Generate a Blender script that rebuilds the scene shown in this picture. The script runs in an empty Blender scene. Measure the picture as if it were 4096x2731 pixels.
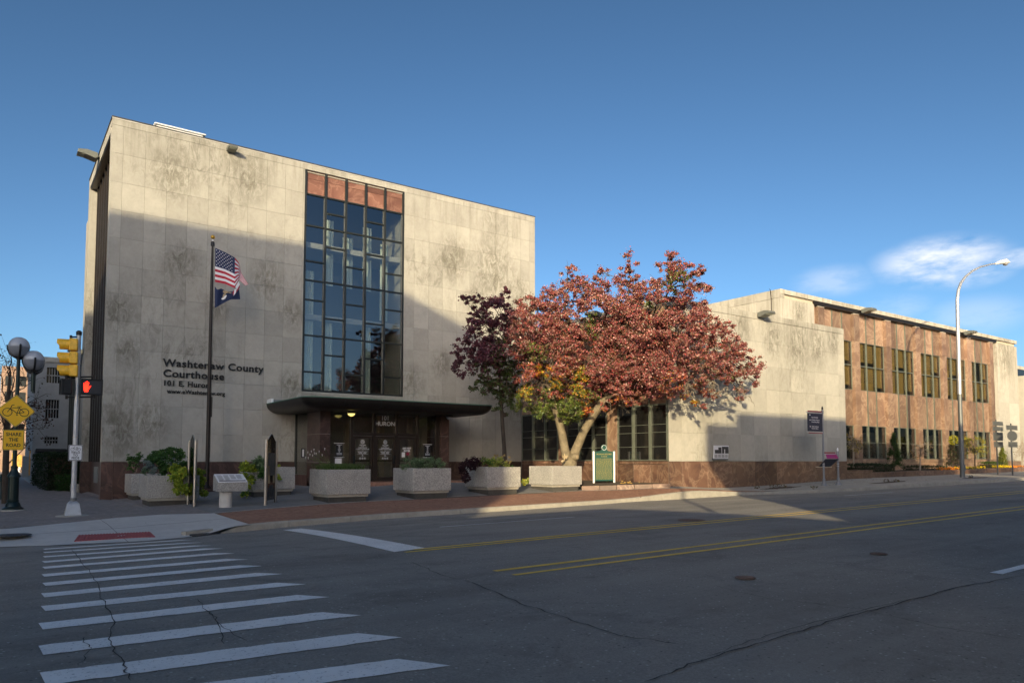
import bpy, bmesh, math, random
import numpy as np
from mathutils import Vector, Matrix
random.seed(7); rng = np.random.default_rng(7)
R = math.radians
sc = bpy.context.scene
C = sc.collection
# ------------------------------------------------------------------ camera
cam = bpy.data.cameras.new('camera'); camo = bpy.data.objects.new('camera', cam); C.objects.link(camo)
cam.sensor_width = 36.0; cam.lens = 2950/4096*36; cam.shift_y = 302/4096
cam.clip_start = 0.1; cam.clip_end = 4000
camo.location = (0, 0, 0); camo.rotation_euler = (R(90+3.38), 0, R(-35.3))
sc.camera = camo
# ------------------------------------------------------------------ sky + sun
SKY_SAT = .97; SKY_VAL = .36; SKY_GAMMA = 1.4
SUN_EL = R(14.3); KX = .94
ax = math.atan2(KX, 1.0)                       # light travels towards +X +Y
w = bpy.data.worlds.new('World'); sc.world = w; w.use_nodes = True
nt = w.node_tree; nt.nodes.clear()
def nn(t, tree=None, **k):
    n = (tree or nt).nodes.new(t)
    for a, b in k.items(): setattr(n, a, b)
    return n
sky = nn('ShaderNodeTexSky', sky_type='NISHITA', sun_disc=False)
sky.sun_elevation = SUN_EL; sky.sun_rotation = ax + math.pi
sky.altitude = 250; sky.air_density = 0.7; sky.dust_density = 2.4; sky.ozone_density = 2.2
geo = nn('ShaderNodeTexCoord'); mp = nn('ShaderNodeMapping'); mp.inputs['Scale'].default_value = (2.0, 2.0, 6.0)
nz = nn('ShaderNodeTexNoise'); nz.inputs['Scale'].default_value = 4.6; nz.inputs['Detail'].default_value = 7; nz.inputs['Roughness'].default_value = .6
nt.links.new(geo.outputs['Generated'], mp.inputs['Vector']); nt.links.new(mp.outputs[0], nz.inputs['Vector'])
cr = nn('ShaderNodeMapRange'); cr.inputs['From Min'].default_value = .38; cr.inputs['From Max'].default_value = .58
nt.links.new(nz.outputs['Fac'], cr.inputs['Value'])
# cloud bank low in the east
nrm = nn('ShaderNodeVectorMath', operation='NORMALIZE'); nt.links.new(geo.outputs['Generated'], nrm.inputs[0])
sq = nn('ShaderNodeVectorMath', operation='MULTIPLY'); CZ = 2.4; sq.inputs[1].default_value = (1, 1, CZ)
nt.links.new(nrm.outputs[0], sq.inputs[0]); 
def cloudmask(c, r, amt):
    d_ = nn('ShaderNodeVectorMath', operation='DISTANCE'); nt.links.new(sq.outputs[0], d_.inputs[0]); d_.inputs[1].default_value = (c[0], c[1], c[2]*CZ)
    m_ = nn('ShaderNodeMapRange'); m_.interpolation_type = 'SMOOTHSTEP'; m_.inputs['From Min'].default_value = r; m_.inputs['From Max'].default_value = r*.2; m_.inputs['To Max'].default_value = amt
    nt.links.new(d_.outputs['Value'], m_.inputs['Value']); return m_.outputs[0]
acc = None
for c_, r_, a_ in (((.889, .400, .229), .085, 1.0), ((.900, .378, .216), .06, .8), ((.917, .336, .222), .035, .8), ((.836, .500, .219), .06, .32), ((.877, .445, .183), .05, .22), ((.914, .374, .165), .07, .25)):
    o_ = cloudmask(c_, r_, a_)
    if acc is None: acc = o_
    else:
        x_ = nn('ShaderNodeMath', operation='MAXIMUM'); nt.links.new(acc, x_.inputs[0]); nt.links.new(o_, x_.inputs[1]); acc = x_.outputs[0]
mk_out = acc
mu = nn('ShaderNodeMath', operation='MULTIPLY'); nt.links.new(cr.outputs[0], mu.inputs[0]); nt.links.new(mk_out, mu.inputs[1])
hs = nn('ShaderNodeHueSaturation'); hs.inputs['Saturation'].default_value = SKY_SAT; hs.inputs['Value'].default_value = SKY_VAL; hs.inputs['Hue'].default_value = .487
gm = nn('ShaderNodeGamma'); gm.inputs['Gamma'].default_value = SKY_GAMMA
mx = nn('ShaderNodeMixRGB'); mx.inputs['Color2'].default_value = (3.6, 3.75, 4.1, 1)
nt.links.new(sky.outputs[0], gm.inputs['Color']); nt.links.new(gm.outputs[0], hs.inputs['Color']); nt.links.new(hs.outputs[0], mx.inputs['Color1']); nt.links.new(mu.outputs[0], mx.inputs['Fac'])
bg = nn('ShaderNodeBackground'); bg.inputs['Strength'].default_value = 0.15
wo = nn('ShaderNodeOutputWorld'); nt.links.new(mx.outputs[0], bg.inputs['Color']); nt.links.new(bg.outputs[0], wo.inputs['Surface'])
sl = bpy.data.lights.new('sun', 'SUN'); sl.energy = 3.25; sl.angle = R(.5); sl.color = (1, .81, .50)
so = bpy.data.objects.new('sun', sl); C.objects.link(so)
Ld = Vector((math.sin(ax)*math.cos(SUN_EL), math.cos(ax)*math.cos(SUN_EL), -math.sin(SUN_EL)))
so.rotation_euler = Ld.to_track_quat('-Z', 'Y').to_euler(); so.location = (0, 0, 60)
sc.view_settings.view_transform = 'Standard'; sc.view_settings.look = 'None'; sc.view_settings.gamma = 1
sc.view_settings.use_curve_mapping = False
sc.view_settings.exposure = 0.92
# ------------------------------------------------------------------ pixel -> world helpers (2352-wide photograph coordinates)
FF = 2950.0; PP = R(3.38); YW = R(35.3); SCL = 4096/2352
_fw = np.array((math.sin(YW)*math.cos(PP), math.cos(YW)*math.cos(PP), math.sin(PP)))
_rt = np.array((math.cos(YW), -math.sin(YW), 0)); _up = np.array((-math.sin(YW)*math.sin(PP), -math.cos(YW)*math.sin(PP), math.cos(PP)))
def ray(x, y): return _fw + (x*SCL-2048)/FF*_rt - (y*SCL-1667.5)/FF*_up
def atY(x, y, Y): r = ray(x, y); return Vector(r*(Y/r[1]))
def atX(x, y, X): r = ray(x, y); return Vector(r*(X/r[0]))
def mpp(p): return float(np.dot(_fw, np.array(p)))/FF*SCL       # metres per (2352) pixel at a point
def road(X, Y): return -1.615+.014*(X-1)-.0024*(min(max(Y, 0), 19)-9.3)**2
_ctl = [(5.31,18.81,-1.63),(9.44,20.13,-1.583),(14.74,20.21,-1.508),(20.14,20.54,-1.433),(26.42,20.33,-1.345),(33.46,18.43,-1.221),(47.85,17.43,-0.978),(-6,18.5,-1.76),(1,18.5,-1.70),(3.75,33,-1.531),(11.33,31.4,-1.09),(16,29.8,-.9),(23.9,22.1,-1.109),(37.8,22.1,-.998),(60,20,-.8),(90,20,-.45),(90,30,-.4),(60,26,-.75),(-10,40,-1.7),(3,60,-1.6),(-8,80,-1.6),(20,33,-1.0),(24,33,-1.0),(30,60,-1),(9.5,24,-1.43),(12.8,24,-1.41),(16,24.1,-1.35),(19.3,24.2,-1.30),(5,26.9,-1.5),(22.5,24.2,-1.22)]
_A = np.array(_ctl); _N = len(_A)
def _ker(r): return np.sqrt(r*r+1.0)
_M = np.zeros((_N+3, _N+3)); _M[:_N, :_N] = _ker(np.hypot(_A[:, None, 0]-_A[None, :, 0], _A[:, None, 1]-_A[None, :, 1]))
_M[:_N, _N] = 1; _M[:_N, _N+1] = _A[:, 0]; _M[:_N, _N+2] = _A[:, 1]; _M[_N:, :_N] = _M[:_N, _N:].T
_w = np.linalg.solve(_M, np.r_[_A[:, 2], 0, 0, 0])
def S(x, y): return float(_ker(np.hypot(_A[:, 0]-x, _A[:, 1]-y))@_w[:_N]+_w[_N]+_w[_N+1]*x+_w[_N+2]*y)
def hit(x, y, fn):
    r = ray(x, y); t = 2.0; prev = t
    while t < 300 and r[2]*t >= fn(r[0]*t, r[1]*t): prev = t; t *= 1.02
    lo, hi = prev, t
    for _ in range(30):
        m = (lo+hi)/2
        if r[2]*m < fn(r[0]*m, r[1]*m): hi = m
        else: lo = m
    return Vector(r*hi)
def GS(x, y): return hit(x, y, S)
def GR(x, y): return hit(x, y, road)
# ------------------------------------------------------------------ materials
MATS = {}
def mat(name, col, rough=.6, metal=0.0, spec=.5, noise=0.0, nscale=6.0, bump=0.0, bscale=60.0, emit=None, rnd=0.0, detail=6.0, alpha=1.0, coat=0):
    m = bpy.data.materials.new(name); m.use_nodes = True; t = m.node_tree; b = t.nodes['Principled BSDF']
    b.inputs['Roughness'].default_value = rough; b.inputs['Metallic'].default_value = metal
    b.inputs['Specular IOR Level'].default_value = spec; b.inputs['Base Color'].default_value = (*col, 1)
    b.inputs['Coat Weight'].default_value = coat
    L = t.links.new
    tc = nn('ShaderNodeNewGeometry', t)
    last = None
    if noise > 0 or rnd > 0:
        n = nn('ShaderNodeTexNoise', t); n.inputs['Scale'].default_value = nscale; n.inputs['Detail'].default_value = detail; n.inputs['Roughness'].default_value = .65
        L(tc.outputs['Position'], n.inputs['Vector'])
        mr = nn('ShaderNodeMapRange', t); mr.inputs['From Min'].default_value = .3; mr.inputs['From Max'].default_value = .7
        mr.inputs['To Min'].default_value = 1-noise; mr.inputs['To Max'].default_value = 1+noise
        L(n.outputs['Fac'], mr.inputs['Value'])
        fac = mr.outputs[0]
        if rnd > 0:
            oi = nn('ShaderNodeObjectInfo', t); m2 = nn('ShaderNodeMapRange', t); m2.inputs['To Min'].default_value = 1-rnd; m2.inputs['To Max'].default_value = 1+rnd
            L(oi.outputs['Random'], m2.inputs['Value']); mm = nn('ShaderNodeMath', t, operation='MULTIPLY'); L(fac, mm.inputs[0]); L(m2.outputs[0], mm.inputs[1]); fac = mm.outputs[0]
        vm = nn('ShaderNodeVectorMath', t, operation='SCALE'); vm.inputs[0].default_value = col; L(fac, vm.inputs['Scale']); L(vm.outputs[0], b.inputs['Base Color'])
    if bump > 0:
        n2 = nn('ShaderNodeTexNoise', t); n2.inputs['Scale'].default_value = bscale; n2.inputs['Detail'].default_value = 4
        L(tc.outputs['Position'], n2.inputs['Vector']); bp = nn('ShaderNodeBump', t); bp.inputs['Strength'].default_value = bump; bp.inputs['Distance'].default_value = .02
        L(n2.outputs['Fac'], bp.inputs['Height']); L(bp.outputs[0], b.inputs['Normal'])
    if emit: b.inputs['Emission Color'].default_value = (*emit[:3], 1); b.inputs['Emission Strength'].default_value = emit[3]
    MATS[name] = m; return m
def mixer(t, a, b, fac, blend='MIX'):
    n = nn('ShaderNodeMixRGB', t, blend_type=blend)
    for i, v in (('Color1', a), ('Color2', b)):
        if isinstance(v, tuple): n.inputs[i].default_value = (*v, 1)
        else: t.links.new(v, n.inputs[i])
    if isinstance(fac, (int, float)): n.inputs['Fac'].default_value = fac
    else: t.links.new(fac, n.inputs['Fac'])
    return n.outputs[0]
def noise(t, vec, scale, detail=5, rough=.6, dist=0.0, lo=.3, hi=.7, stretch=None):
    if stretch:
        mpn = nn('ShaderNodeMapping', t); mpn.inputs['Scale'].default_value = stretch; t.links.new(vec, mpn.inputs['Vector']); vec = mpn.outputs[0]
    n = nn('ShaderNodeTexNoise', t); n.inputs['Scale'].default_value = scale; n.inputs['Detail'].default_value = detail
    n.inputs['Roughness'].default_value = rough; n.inputs['Distortion'].default_value = dist
    t.links.new(vec, n.inputs['Vector'])
    r = nn('ShaderNodeMapRange', t); r.inputs['From Min'].default_value = lo; r.inputs['From Max'].default_value = hi
    t.links.new(n.outputs['Fac'], r.inputs['Value']); return r.outputs[0]
def math_(t, op, a, b):
    n = nn('ShaderNodeMath', t, operation=op)
    for i, v in enumerate((a, b)):
        if isinstance(v, (int, float)): n.inputs[i].default_value = v
        else: t.links.new(v, n.inputs[i])
    return n.outputs[0]
def newmat(name, rough=.6, spec=.5):
    m = bpy.data.materials.new(name); m.use_nodes = True; t = m.node_tree; b = t.nodes['Principled BSDF']
    b.inputs['Roughness'].default_value = rough; b.inputs['Specular IOR Level'].default_value = spec
    g = nn('ShaderNodeNewGeometry', t); MATS[name] = m
    return m, t, b, g.outputs['Position']
def bumpto(t, b, h, strength=.3, dist=.01):
    bp = nn('ShaderNodeBump', t); bp.inputs['Strength'].default_value = strength; bp.inputs['Distance'].default_value = dist
    t.links.new(h, bp.inputs['Height']); t.links.new(bp.outputs[0], b.inputs['Normal'])
STAINS = {'limestone': [(22.2, 10.2, 2.0), (23.6, 9.4, 1.3), (19.6, 10.6, 1.3), (21.0, 8.6, 1.0), (9.9, 8.0, 1.0), (6.3, 8.3, 1.0), (4.0, 6.0, 1.0), (4.2, 1.2, 1.3), (5.3, 1.6, 1.0), (11.0, 6.7, .8), (17.2, 3.9, .9), (18.9, 5.0, .8), (9.0, 12.6, 1.2), (4.4, 4.4, .8), (6.0, 12.0, 1.2), (11.1, 3.4, .8), (7.8, 6.6, .7)],
 'limestone_annex': [(33.5, 5.9, 1.6), (35.3, 6.0, 1.2), (31.5, 6.0, 1.1), (29.0, 6.3, .9), (36.8, 6.4, .9), (66.0, 8.4, 2.0), (38.2, 8.6, 1.0)]}
# limestone: pale panels, each its own tone, with old grey-brown biological stains
def limestone(name, base, stain_amt, lowz):
    m, t, b, pos = newmat(name, .85, .25)
    oi = nn('ShaderNodeObjectInfo', t)
    off = nn('ShaderNodeVectorMath', t, operation='ADD'); cm = nn('ShaderNodeCombineXYZ', t)
    t.links.new(math_(t, 'MULTIPLY', oi.outputs['Random'], 37.0), cm.inputs[0]); t.links.new(pos, off.inputs[0]); t.links.new(cm.outputs[0], off.inputs[1])
    pv = off.outputs[0]
    tone = nn('ShaderNodeMapRange', t); tone.inputs['To Min'].default_value = .88; tone.inputs['To Max'].default_value = 1.08
    t.links.new(oi.outputs['Random'], tone.inputs['Value'])
    grain = noise(t, pos, 70, 3, .7)
    cloud = noise(t, pv, 1.6, 6, .7, .3)
    veins = noise(t, pv, 4.5, 6, .7, 1.0, .4, .62)
    c = mixer(t, base, tuple(v*.80 for v in base), cloud)
    c = mixer(t, c, tuple(v*.88 for v in base), math_(t, 'MULTIPLY', grain, .35))
    c = mixer(t, c, tuple(min(1, v*1.10) for v in base), math_(t, 'MULTIPLY', veins, .35))
    # stains: broad mask x fine breakup, continuous over panels
    broad = noise(t, pos, .22, 3, .5, .2, .48, .66)
    fine = noise(t, pos, 3.0, 9, .78, .9, .47, .62, (1, 1, .42))
    st = math_(t, 'MULTIPLY', broad, fine)
    c = mixer(t, c, (.15, .145, .115), math_(t, 'MULTIPLY', st, stain_amt*.8))
    blot = noise(t, pos, 4.2, 9, .8, .9, .40, .58, (1, 1, .5)); acc = None
    for (bx_, bz_, br_) in STAINS.get(name, ()):
        d_ = nn('ShaderNodeVectorMath', t, operation='DISTANCE'); fl = nn('ShaderNodeVectorMath', t, operation='MULTIPLY'); fl.inputs[1].default_value = (1, 0, .8); t.links.new(pos, fl.inputs[0]); t.links.new(fl.outputs[0], d_.inputs[0]); d_.inputs[1].default_value = (bx_, 0, bz_*.8)
        r_ = nn('ShaderNodeMapRange', t); r_.inputs['From Min'].default_value = br_; r_.inputs['From Max'].default_value = br_*.25; t.links.new(d_.outputs['Value'], r_.inputs['Value'])
        acc = r_.outputs[0] if acc is None else math_(t, 'MAXIMUM', acc, r_.outputs[0])
    if acc is not None: c = mixer(t, c, (.15, .142, .11), math_(t, 'MULTIPLY', math_(t, 'MULTIPLY', acc, blot), .85))
    # run-off streaks under the coping
    sep = nn('ShaderNodeSeparateXYZ', t); t.links.new(pos, sep.inputs[0])
    hi = nn('ShaderNodeMapRange', t); hi.inputs['From Min'].default_value = lowz-2.6; hi.inputs['From Max'].default_value = lowz
    t.links.new(sep.outputs[2], hi.inputs['Value'])
    streak = noise(t, pos, 2.2, 5, .65, .15, .47, .66, (1.6, 1.6, .16))
    c = mixer(t, c, (.20, .19, .15), math_(t, 'MULTIPLY', math_(t, 'MULTIPLY', streak, hi.outputs[0]), .55))
    v = nn('ShaderNodeVectorMath', t, operation='SCALE'); t.links.new(c, v.inputs[0]); t.links.new(tone.outputs[0], v.inputs['Scale'])
    t.links.new(v.outputs[0], b.inputs['Base Color']); bumpto(t, b, grain, .25, .006)
    return m
limestone('limestone', (.425, .415, .37), .9, 13.9)
limestone('limestone_annex', (.475, .455, .39), .65, 7.6)
def granite(name, dark, mid, light, sc_=1.0, rough=.35):
    m, t, b, pos = newmat(name, rough, .5)
    oi = nn('ShaderNodeObjectInfo', t)
    off = nn('ShaderNodeVectorMath', t, operation='ADD'); cm = nn('ShaderNodeCombineXYZ', t)
    rr = math_(t, 'MULTIPLY', oi.outputs['Random'], 91.0)
    for i in range(3): t.links.new(rr, cm.inputs[i])
    t.links.new(pos, off.inputs[0]); t.links.new(cm.outputs[0], off.inputs[1]); pv = off.outputs[0]
    a = noise(t, pv, .7*sc_, 6, .6, 1.6, .3, .7); v = noise(t, pv, .9*sc_, 5, .62, 1.5, .455, .545); g = noise(t, pos, 60, 3, .8)
    vv = nn('ShaderNodeMath', t, operation='PINGPONG'); vv.inputs[1].default_value = .5; t.links.new(v, vv.inputs[0])
    c = mixer(t, dark, mid, a); c = mixer(t, c, light, math_(t, 'MULTIPLY', vv.outputs[0], .85)); c = mixer(t, c, dark, math_(t, 'MULTIPLY', g, .25))
    tone = nn('ShaderNodeMapRange', t); tone.inputs['To Min'].default_value = .62; tone.inputs['To Max'].default_value = 1.22; t.links.new(oi.outputs['Random'], tone.inputs['Value'])
    s_ = nn('ShaderNodeVectorMath', t, operation='SCALE'); t.links.new(c, s_.inputs[0]); t.links.new(tone.outputs[0], s_.inputs['Scale'])
    t.links.new(s_.outputs[0], b.inputs['Base Color']); return m
granite('granite', (.085, .044, .034), (.22, .125, .082), (.44, .31, .21))
granite('granite_pink', (.17, .10, .068), (.33, .215, .142), (.56, .43, .30), .7, .35)
granite('granite_shaded', (.045, .026, .022), (.105, .058, .046), (.22, .13, .10))  # darkened copy of granite: shade on the tower base put into the colour
granite('granite_red', (.14, .062, .044), (.25, .125, .088), (.42, .25, .18), .9, .35)
def asphalt():
    m, t, b, pos = newmat('asphalt', .88, .3)
    g = noise(t, pos, 42, 4, .9, 0, .36, .64); g2_ = noise(t, pos, 13, 6, .85, 0, .35, .65); big = noise(t, pos, .28, 5, .65, .5, .4, .65); tr = noise(t, pos, .8, 5, .65, .3, .35, .7, (.07, 1.25, 1)); pat = noise(t, pos, .9, 6, .75, .6, .52, .72)
    c = mixer(t, (.20, .188, .168), (.46, .435, .39), g)
    c = mixer(t, c, (.22, .208, .188), math_(t, 'MULTIPLY', g2_, .55))
    c = mixer(t, c, (.15, .142, .13), math_(t, 'MULTIPLY', big, .5)); c = mixer(t, c, (.43, .41, .365), math_(t, 'MULTIPLY', tr, .5)); c = mixer(t, c, (.12, .114, .105), math_(t, 'MULTIPLY', pat, .5))
    vo = nn('ShaderNodeTexVoronoi', t); vo.inputs['Scale'].default_value = 17; t.links.new(pos, vo.inputs['Vector'])
    sp = nn('ShaderNodeMapRange', t); sp.inputs['From Min'].default_value = .26; sp.inputs['From Max'].default_value = .12; t.links.new(vo.outputs['Distance'], sp.inputs['Value'])
    wn = nn('ShaderNodeTexWhiteNoise', t); t.links.new(vo.outputs['Position'], wn.inputs['Vector'])
    keep = math_(t, 'GREATER_THAN', wn.outputs['Value'], .80)
    c = mixer(t, c, (.60, .59, .55), math_(t, 'MULTIPLY', math_(t, 'MULTIPLY', sp.outputs[0], keep), .8))
    keep2 = math_(t, 'LESS_THAN', wn.outputs['Value'], .16)
    c = mixer(t, c, (.06, .06, .06), math_(t, 'MULTIPLY', math_(t, 'MULTIPLY', sp.outputs[0], keep2), .7))
    t.links.new(c, b.inputs['Base Color']); bumpto(t, b, g, .6, .012); return m
asphalt()
def concrete(name, base, amt=.25, scale=1.2, rough=.85):
    m, t, b, pos = newmat(name, rough, .3)
    g = noise(t, pos, 55, 3, .8); big = noise(t, pos, scale, 6, .7, .6); d = noise(t, pos, scale*4, 6, .7, .4, .5, .75)
    c = mixer(t, base, tuple(v*(1-amt) for v in base), big); c = mixer(t, c, tuple(v*.72 for v in base), math_(t, 'MULTIPLY', g, .3)); c = mixer(t, c, tuple(v*.6 for v in base), math_(t, 'MULTIPLY', d, .45))
    t.links.new(c, b.inputs['Base Color']); bumpto(t, b, g, .3, .006); return m
concrete('concrete_light', (.66, .65, .61), .16)
concrete('concrete_walk', (.48, .455, .40), .3)
concrete('concrete_plaza', (.27, .27, .265), .3)
concrete('curb_concrete', (.50, .47, .40), .35, 2.2)
def aggregate(name, a, bcol):
    m, t, b, pos = newmat(name, .85, .3)
    g = noise(t, pos, 26, 3, .9, 0, .40, .60); big = noise(t, pos, 1.8, 5, .7, .4, .45, .75)
    c = mixer(t, a, bcol, g); c = mixer(t, c, tuple(v*.6 for v in a), math_(t, 'MULTIPLY', big, .4))
    t.links.new(c, b.inputs['Base Color']); bumpto(t, b, g, .6, .012); return m
aggregate('aggregate', (.29, .285, .27), (.56, .54, .49))
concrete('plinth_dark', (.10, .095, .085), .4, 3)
def brickpave(name, c1, c2):
    m, t, b, pos = newmat(name, .85, .3)
    g = noise(t, pos, 1.1, 5, .7, .5); n2 = noise(t, pos, 7.5, 1, .5, 0, .35, .65); n3 = noise(t, pos, 60, 3)
    c = mixer(t, c1, c2, n2); c = mixer(t, c, tuple(v*.55 for v in c1), math_(t, 'MULTIPLY', g, .5)); c = mixer(t, c, c2, math_(t, 'MULTIPLY', n3, .3))
    t.links.new(c, b.inputs['Base Color']); return m
brickpave('brick_red', (.27, .145, .10), (.40, .225, .155))
brickpave('brick_grey', (.23, .205, .195), (.34, .30, .275))
mat('mortar', (.10, .085, .07), .95); mat('mortar_pale', (.34, .32, .27), .95)
def paint(name, col, wear):
    m, t, b, pos = newmat(name, .7, .4)
    g = noise(t, pos, 26, 6, .8, .3, wear, wear+.10); big = noise(t, pos, 1.5, 4, .6, 0, .4, .8)
    c = mixer(t, col, tuple(v*.8 for v in col), big)
    wk = math_(t, 'MULTIPLY', g, .9); c = mixer(t, c, (.17, .16, .15), wk); t.links.new(c, b.inputs['Base Color']); return m
paint('paint_white', (.93, .91, .87), .56); paint('paint_yellow', (.93, .62, .10), .57); paint('paint_thin', (.80, .80, .80), .56)
mat('crack', (.055, .053, .05), 1)
mat('bronze', (.030, .026, .024), .42, .6, .5, noise=.2, nscale=3)
mat('bronze_door', (.055, .040, .030), .4, .6)
mat('mullion', (.045, .05, .047), .4, .6)
mat('alu_mullion', (.19, .21, .17), .45, .5, noise=.15, nscale=4)
mat('copper_green', (.05, .14, .10), .6)
mat('coping_dark', (.05, .05, .05), .6)
mat('coping_white', (.55, .54, .50), .6)
mat('steel', (.45, .45, .44), .28, .95, noise=.1, nscale=9)
mat('galv', (.52, .54, .56), .45, .6, noise=.12, nscale=5)
mat('black_metal', (.018, .019, .020), .45, .3, noise=.2)
mat('dark_green_metal', (.012, .028, .027), .35, .4)
mat('grey_metal', (.20, .215, .22), .5, .5)
mat('fixture', (.16, .17, .15), .5, .3); mat('fixture_lens', (.42, .46, .36), .2)
mat('globe', (.42, .45, .50), .18, 0, .8)
mat('globe_low', (.22, .235, .26), .35)
mat('signal_yellow', (.92, .52, .03), .45, noise=.18, nscale=12)
mat('sign_yellow', (.95, .56, .015), .5); mat('sign_edge', (.85, .6, .16), .5)
mat('sign_white', (.80, .81, .83), .5); mat('ink', (.01, .01, .01), .6); mat('sign_navy', (.012, .02, .055), .5); mat('sign_red', (.30, .03, .06), .5)
mat('magenta', (.42, .02, .16), .5); mat('sign_back', (.16, .17, .165), .5, .5); mat('lettering_white', (.9, .9, .9), .6)
mat('marker_green', (.022, .085, .068), .5, noise=.15, nscale=10); mat('marker_gold', (.34, .28, .09), .5)
mat('red_led', (.8, .01, .005), .5, emit=(1, .012, .004, 4.5)); mat('lamp_glow', (.9, .8, .4), .5, emit=(1, .78, .22, .8)); mat('lamp_orange', (.9, .5, .1), .5, emit=(1, .45, .05, .9))
mat('navy', (.016, .03, .09), .8); mat('flag_red', (.50, .018, .045), .8); mat('flag_white', (.82, .82, .84), .8); mat('gold', (.60, .36, .06), .3, .8); mat('seal_tan', (.42, .32, .18), .7)
mat('iron', (.06, .06, .062), .7, .4, noise=.3, nscale=15); mat('rust_iron', (.17, .12, .10), .8, noise=.3, nscale=20)
mat('detect_red', (.42, .10, .10), .75, noise=.15, nscale=9)
mat('bark', (.09, .07, .048), .95, noise=.35, nscale=6, bump=.8, bscale=18); mat('bark_pale', (.20, .165, .105), .9, noise=.35, nscale=5, bump=.9, bscale=16)
mat('twig', (.30, .25, .19), .9); mat('bark_dark', (.045, .036, .028), .95, noise=.3)
mat('wood_pale', (.42, .33, .20), .9, noise=.3, nscale=12)
mat('soil', (.07, .05, .035), 1, noise=.4, nscale=10)
mat('interior', (.022, .022, .022), .9); mat('curtain', (.62, .66, .55), .9, noise=.1, nscale=3); mat('reflection_sheet', (.33, .295, .19), .8); mat('interior_light', (.42, .40, .36), .9)  # the tan sheet colour stands for buildings mirrored in the office windows
mat('white_sheet', (.75, .77, .78), .5); mat('paper', (.7, .7, .7), .7); mat('photo_dark', (.05, .05, .05), .6, noise=.9, nscale=14)
mat('facade_grey', (.30, .31, .31), .9, noise=.12, nscale=1.5); mat('far_brick', (.30, .21, .155), .9, noise=.2, nscale=2)
mat('stucco', (.50, .44, .34), .9, noise=.15, nscale=1); mat('opposite_brick', (.40, .29, .22), .9, noise=.2, nscale=1)
mat('marker_glass', (.012, .012, .012), .08, 0, .8); mat('post_grey', (.27, .28, .30), .45, .3); mat('lamp_paint', (.7, .7, .68), .6); mat('tan_render', (.72, .56, .33), .9, noise=.1, nscale=1); mat('ground_mat', (.12, .115, .10), 1, noise=.2, nscale=.2); mat('blue_sign', (.01, .06, .22), .5); mat('flower_white', (.8, .8, .8), .8)
mat('flower_pink', (.7, .25, .4), .8); mat('sign_green', (.03, .2, .1), .6); mat('flower_orange', (.75, .22, .01), .7); mat('flower_yellow', (.80, .55, .01), .7)
mat('orange_panel', (.65, .32, .08), .8, noise=.3, nscale=3)
def glass(name, tint, ior=1.7, base=(.012, .014, .016)):
    m = bpy.data.materials.new(name); m.use_nodes = True; t = m.node_tree; t.nodes.clear()
    tr = nn('ShaderNodeBsdfTransparent', t); tr.inputs[0].default_value = (*tint, 1)
    gl = nn('ShaderNodeBsdfGlossy', t); gl.inputs['Roughness'].default_value = .02; gl.inputs[0].default_value = (.9, .93, .96, 1)
    fr = nn('ShaderNodeFresnel', t); fr.inputs[0].default_value = ior
    tc = nn('ShaderNodeNewGeometry', t); n = nn('ShaderNodeTexNoise', t); n.inputs['Scale'].default_value = .9; n.inputs['Detail'].default_value = 1
    t.links.new(tc.outputs['Position'], n.inputs['Vector']); bp = nn('ShaderNodeBump', t); bp.inputs['Strength'].default_value = .06; bp.inputs['Distance'].default_value = .05
    t.links.new(n.outputs['Fac'], bp.inputs['Height']); t.links.new(bp.outputs[0], gl.inputs['Normal'])
    mxs = nn('ShaderNodeMixShader', t); bkf = math_(t, 'MULTIPLY', fr.outputs[0], math_(t, 'SUBTRACT', 1.0, tc.outputs['Backfacing'])); t.links.new(bkf, mxs.inputs[0]); t.links.new(tr.outputs[0], mxs.inputs[1]); t.links.new(gl.outputs[0], mxs.inputs[2])
    o = nn('ShaderNodeOutputMaterial', t); t.links.new(mxs.outputs[0], o.inputs[0]); MATS[name] = m; return m
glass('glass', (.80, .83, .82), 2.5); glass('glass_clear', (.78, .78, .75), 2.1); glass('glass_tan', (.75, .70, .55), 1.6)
def leafmat(name, rough=.45, trans=.25, spec=.5):
    m = bpy.data.materials.new(name); m.use_nodes = True; t = m.node_tree; b = t.nodes['Principled BSDF']
    at = nn('ShaderNodeAttribute', t); at.attribute_name = 'tint'; t.links.new(at.outputs['Color'], b.inputs['Base Color'])
    b.inputs['Roughness'].default_value = rough; b.inputs['Specular IOR Level'].default_value = spec
    tl = nn('ShaderNodeBsdfTranslucent', t); t.links.new(at.outputs['Color'], tl.inputs[0])
    mxs = nn('ShaderNodeMixShader', t); mxs.inputs[0].default_value = trans; o = t.nodes['Material Output']
    t.links.new(b.outputs[0], mxs.inputs[1]); t.links.new(tl.outputs[0], mxs.inputs[2]); t.links.new(mxs.outputs[0], o.inputs[0]); MATS[name] = m
leafmat('leaf_gloss', .38, .24, .6); leafmat('leaf', .6, .25, .3)
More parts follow.
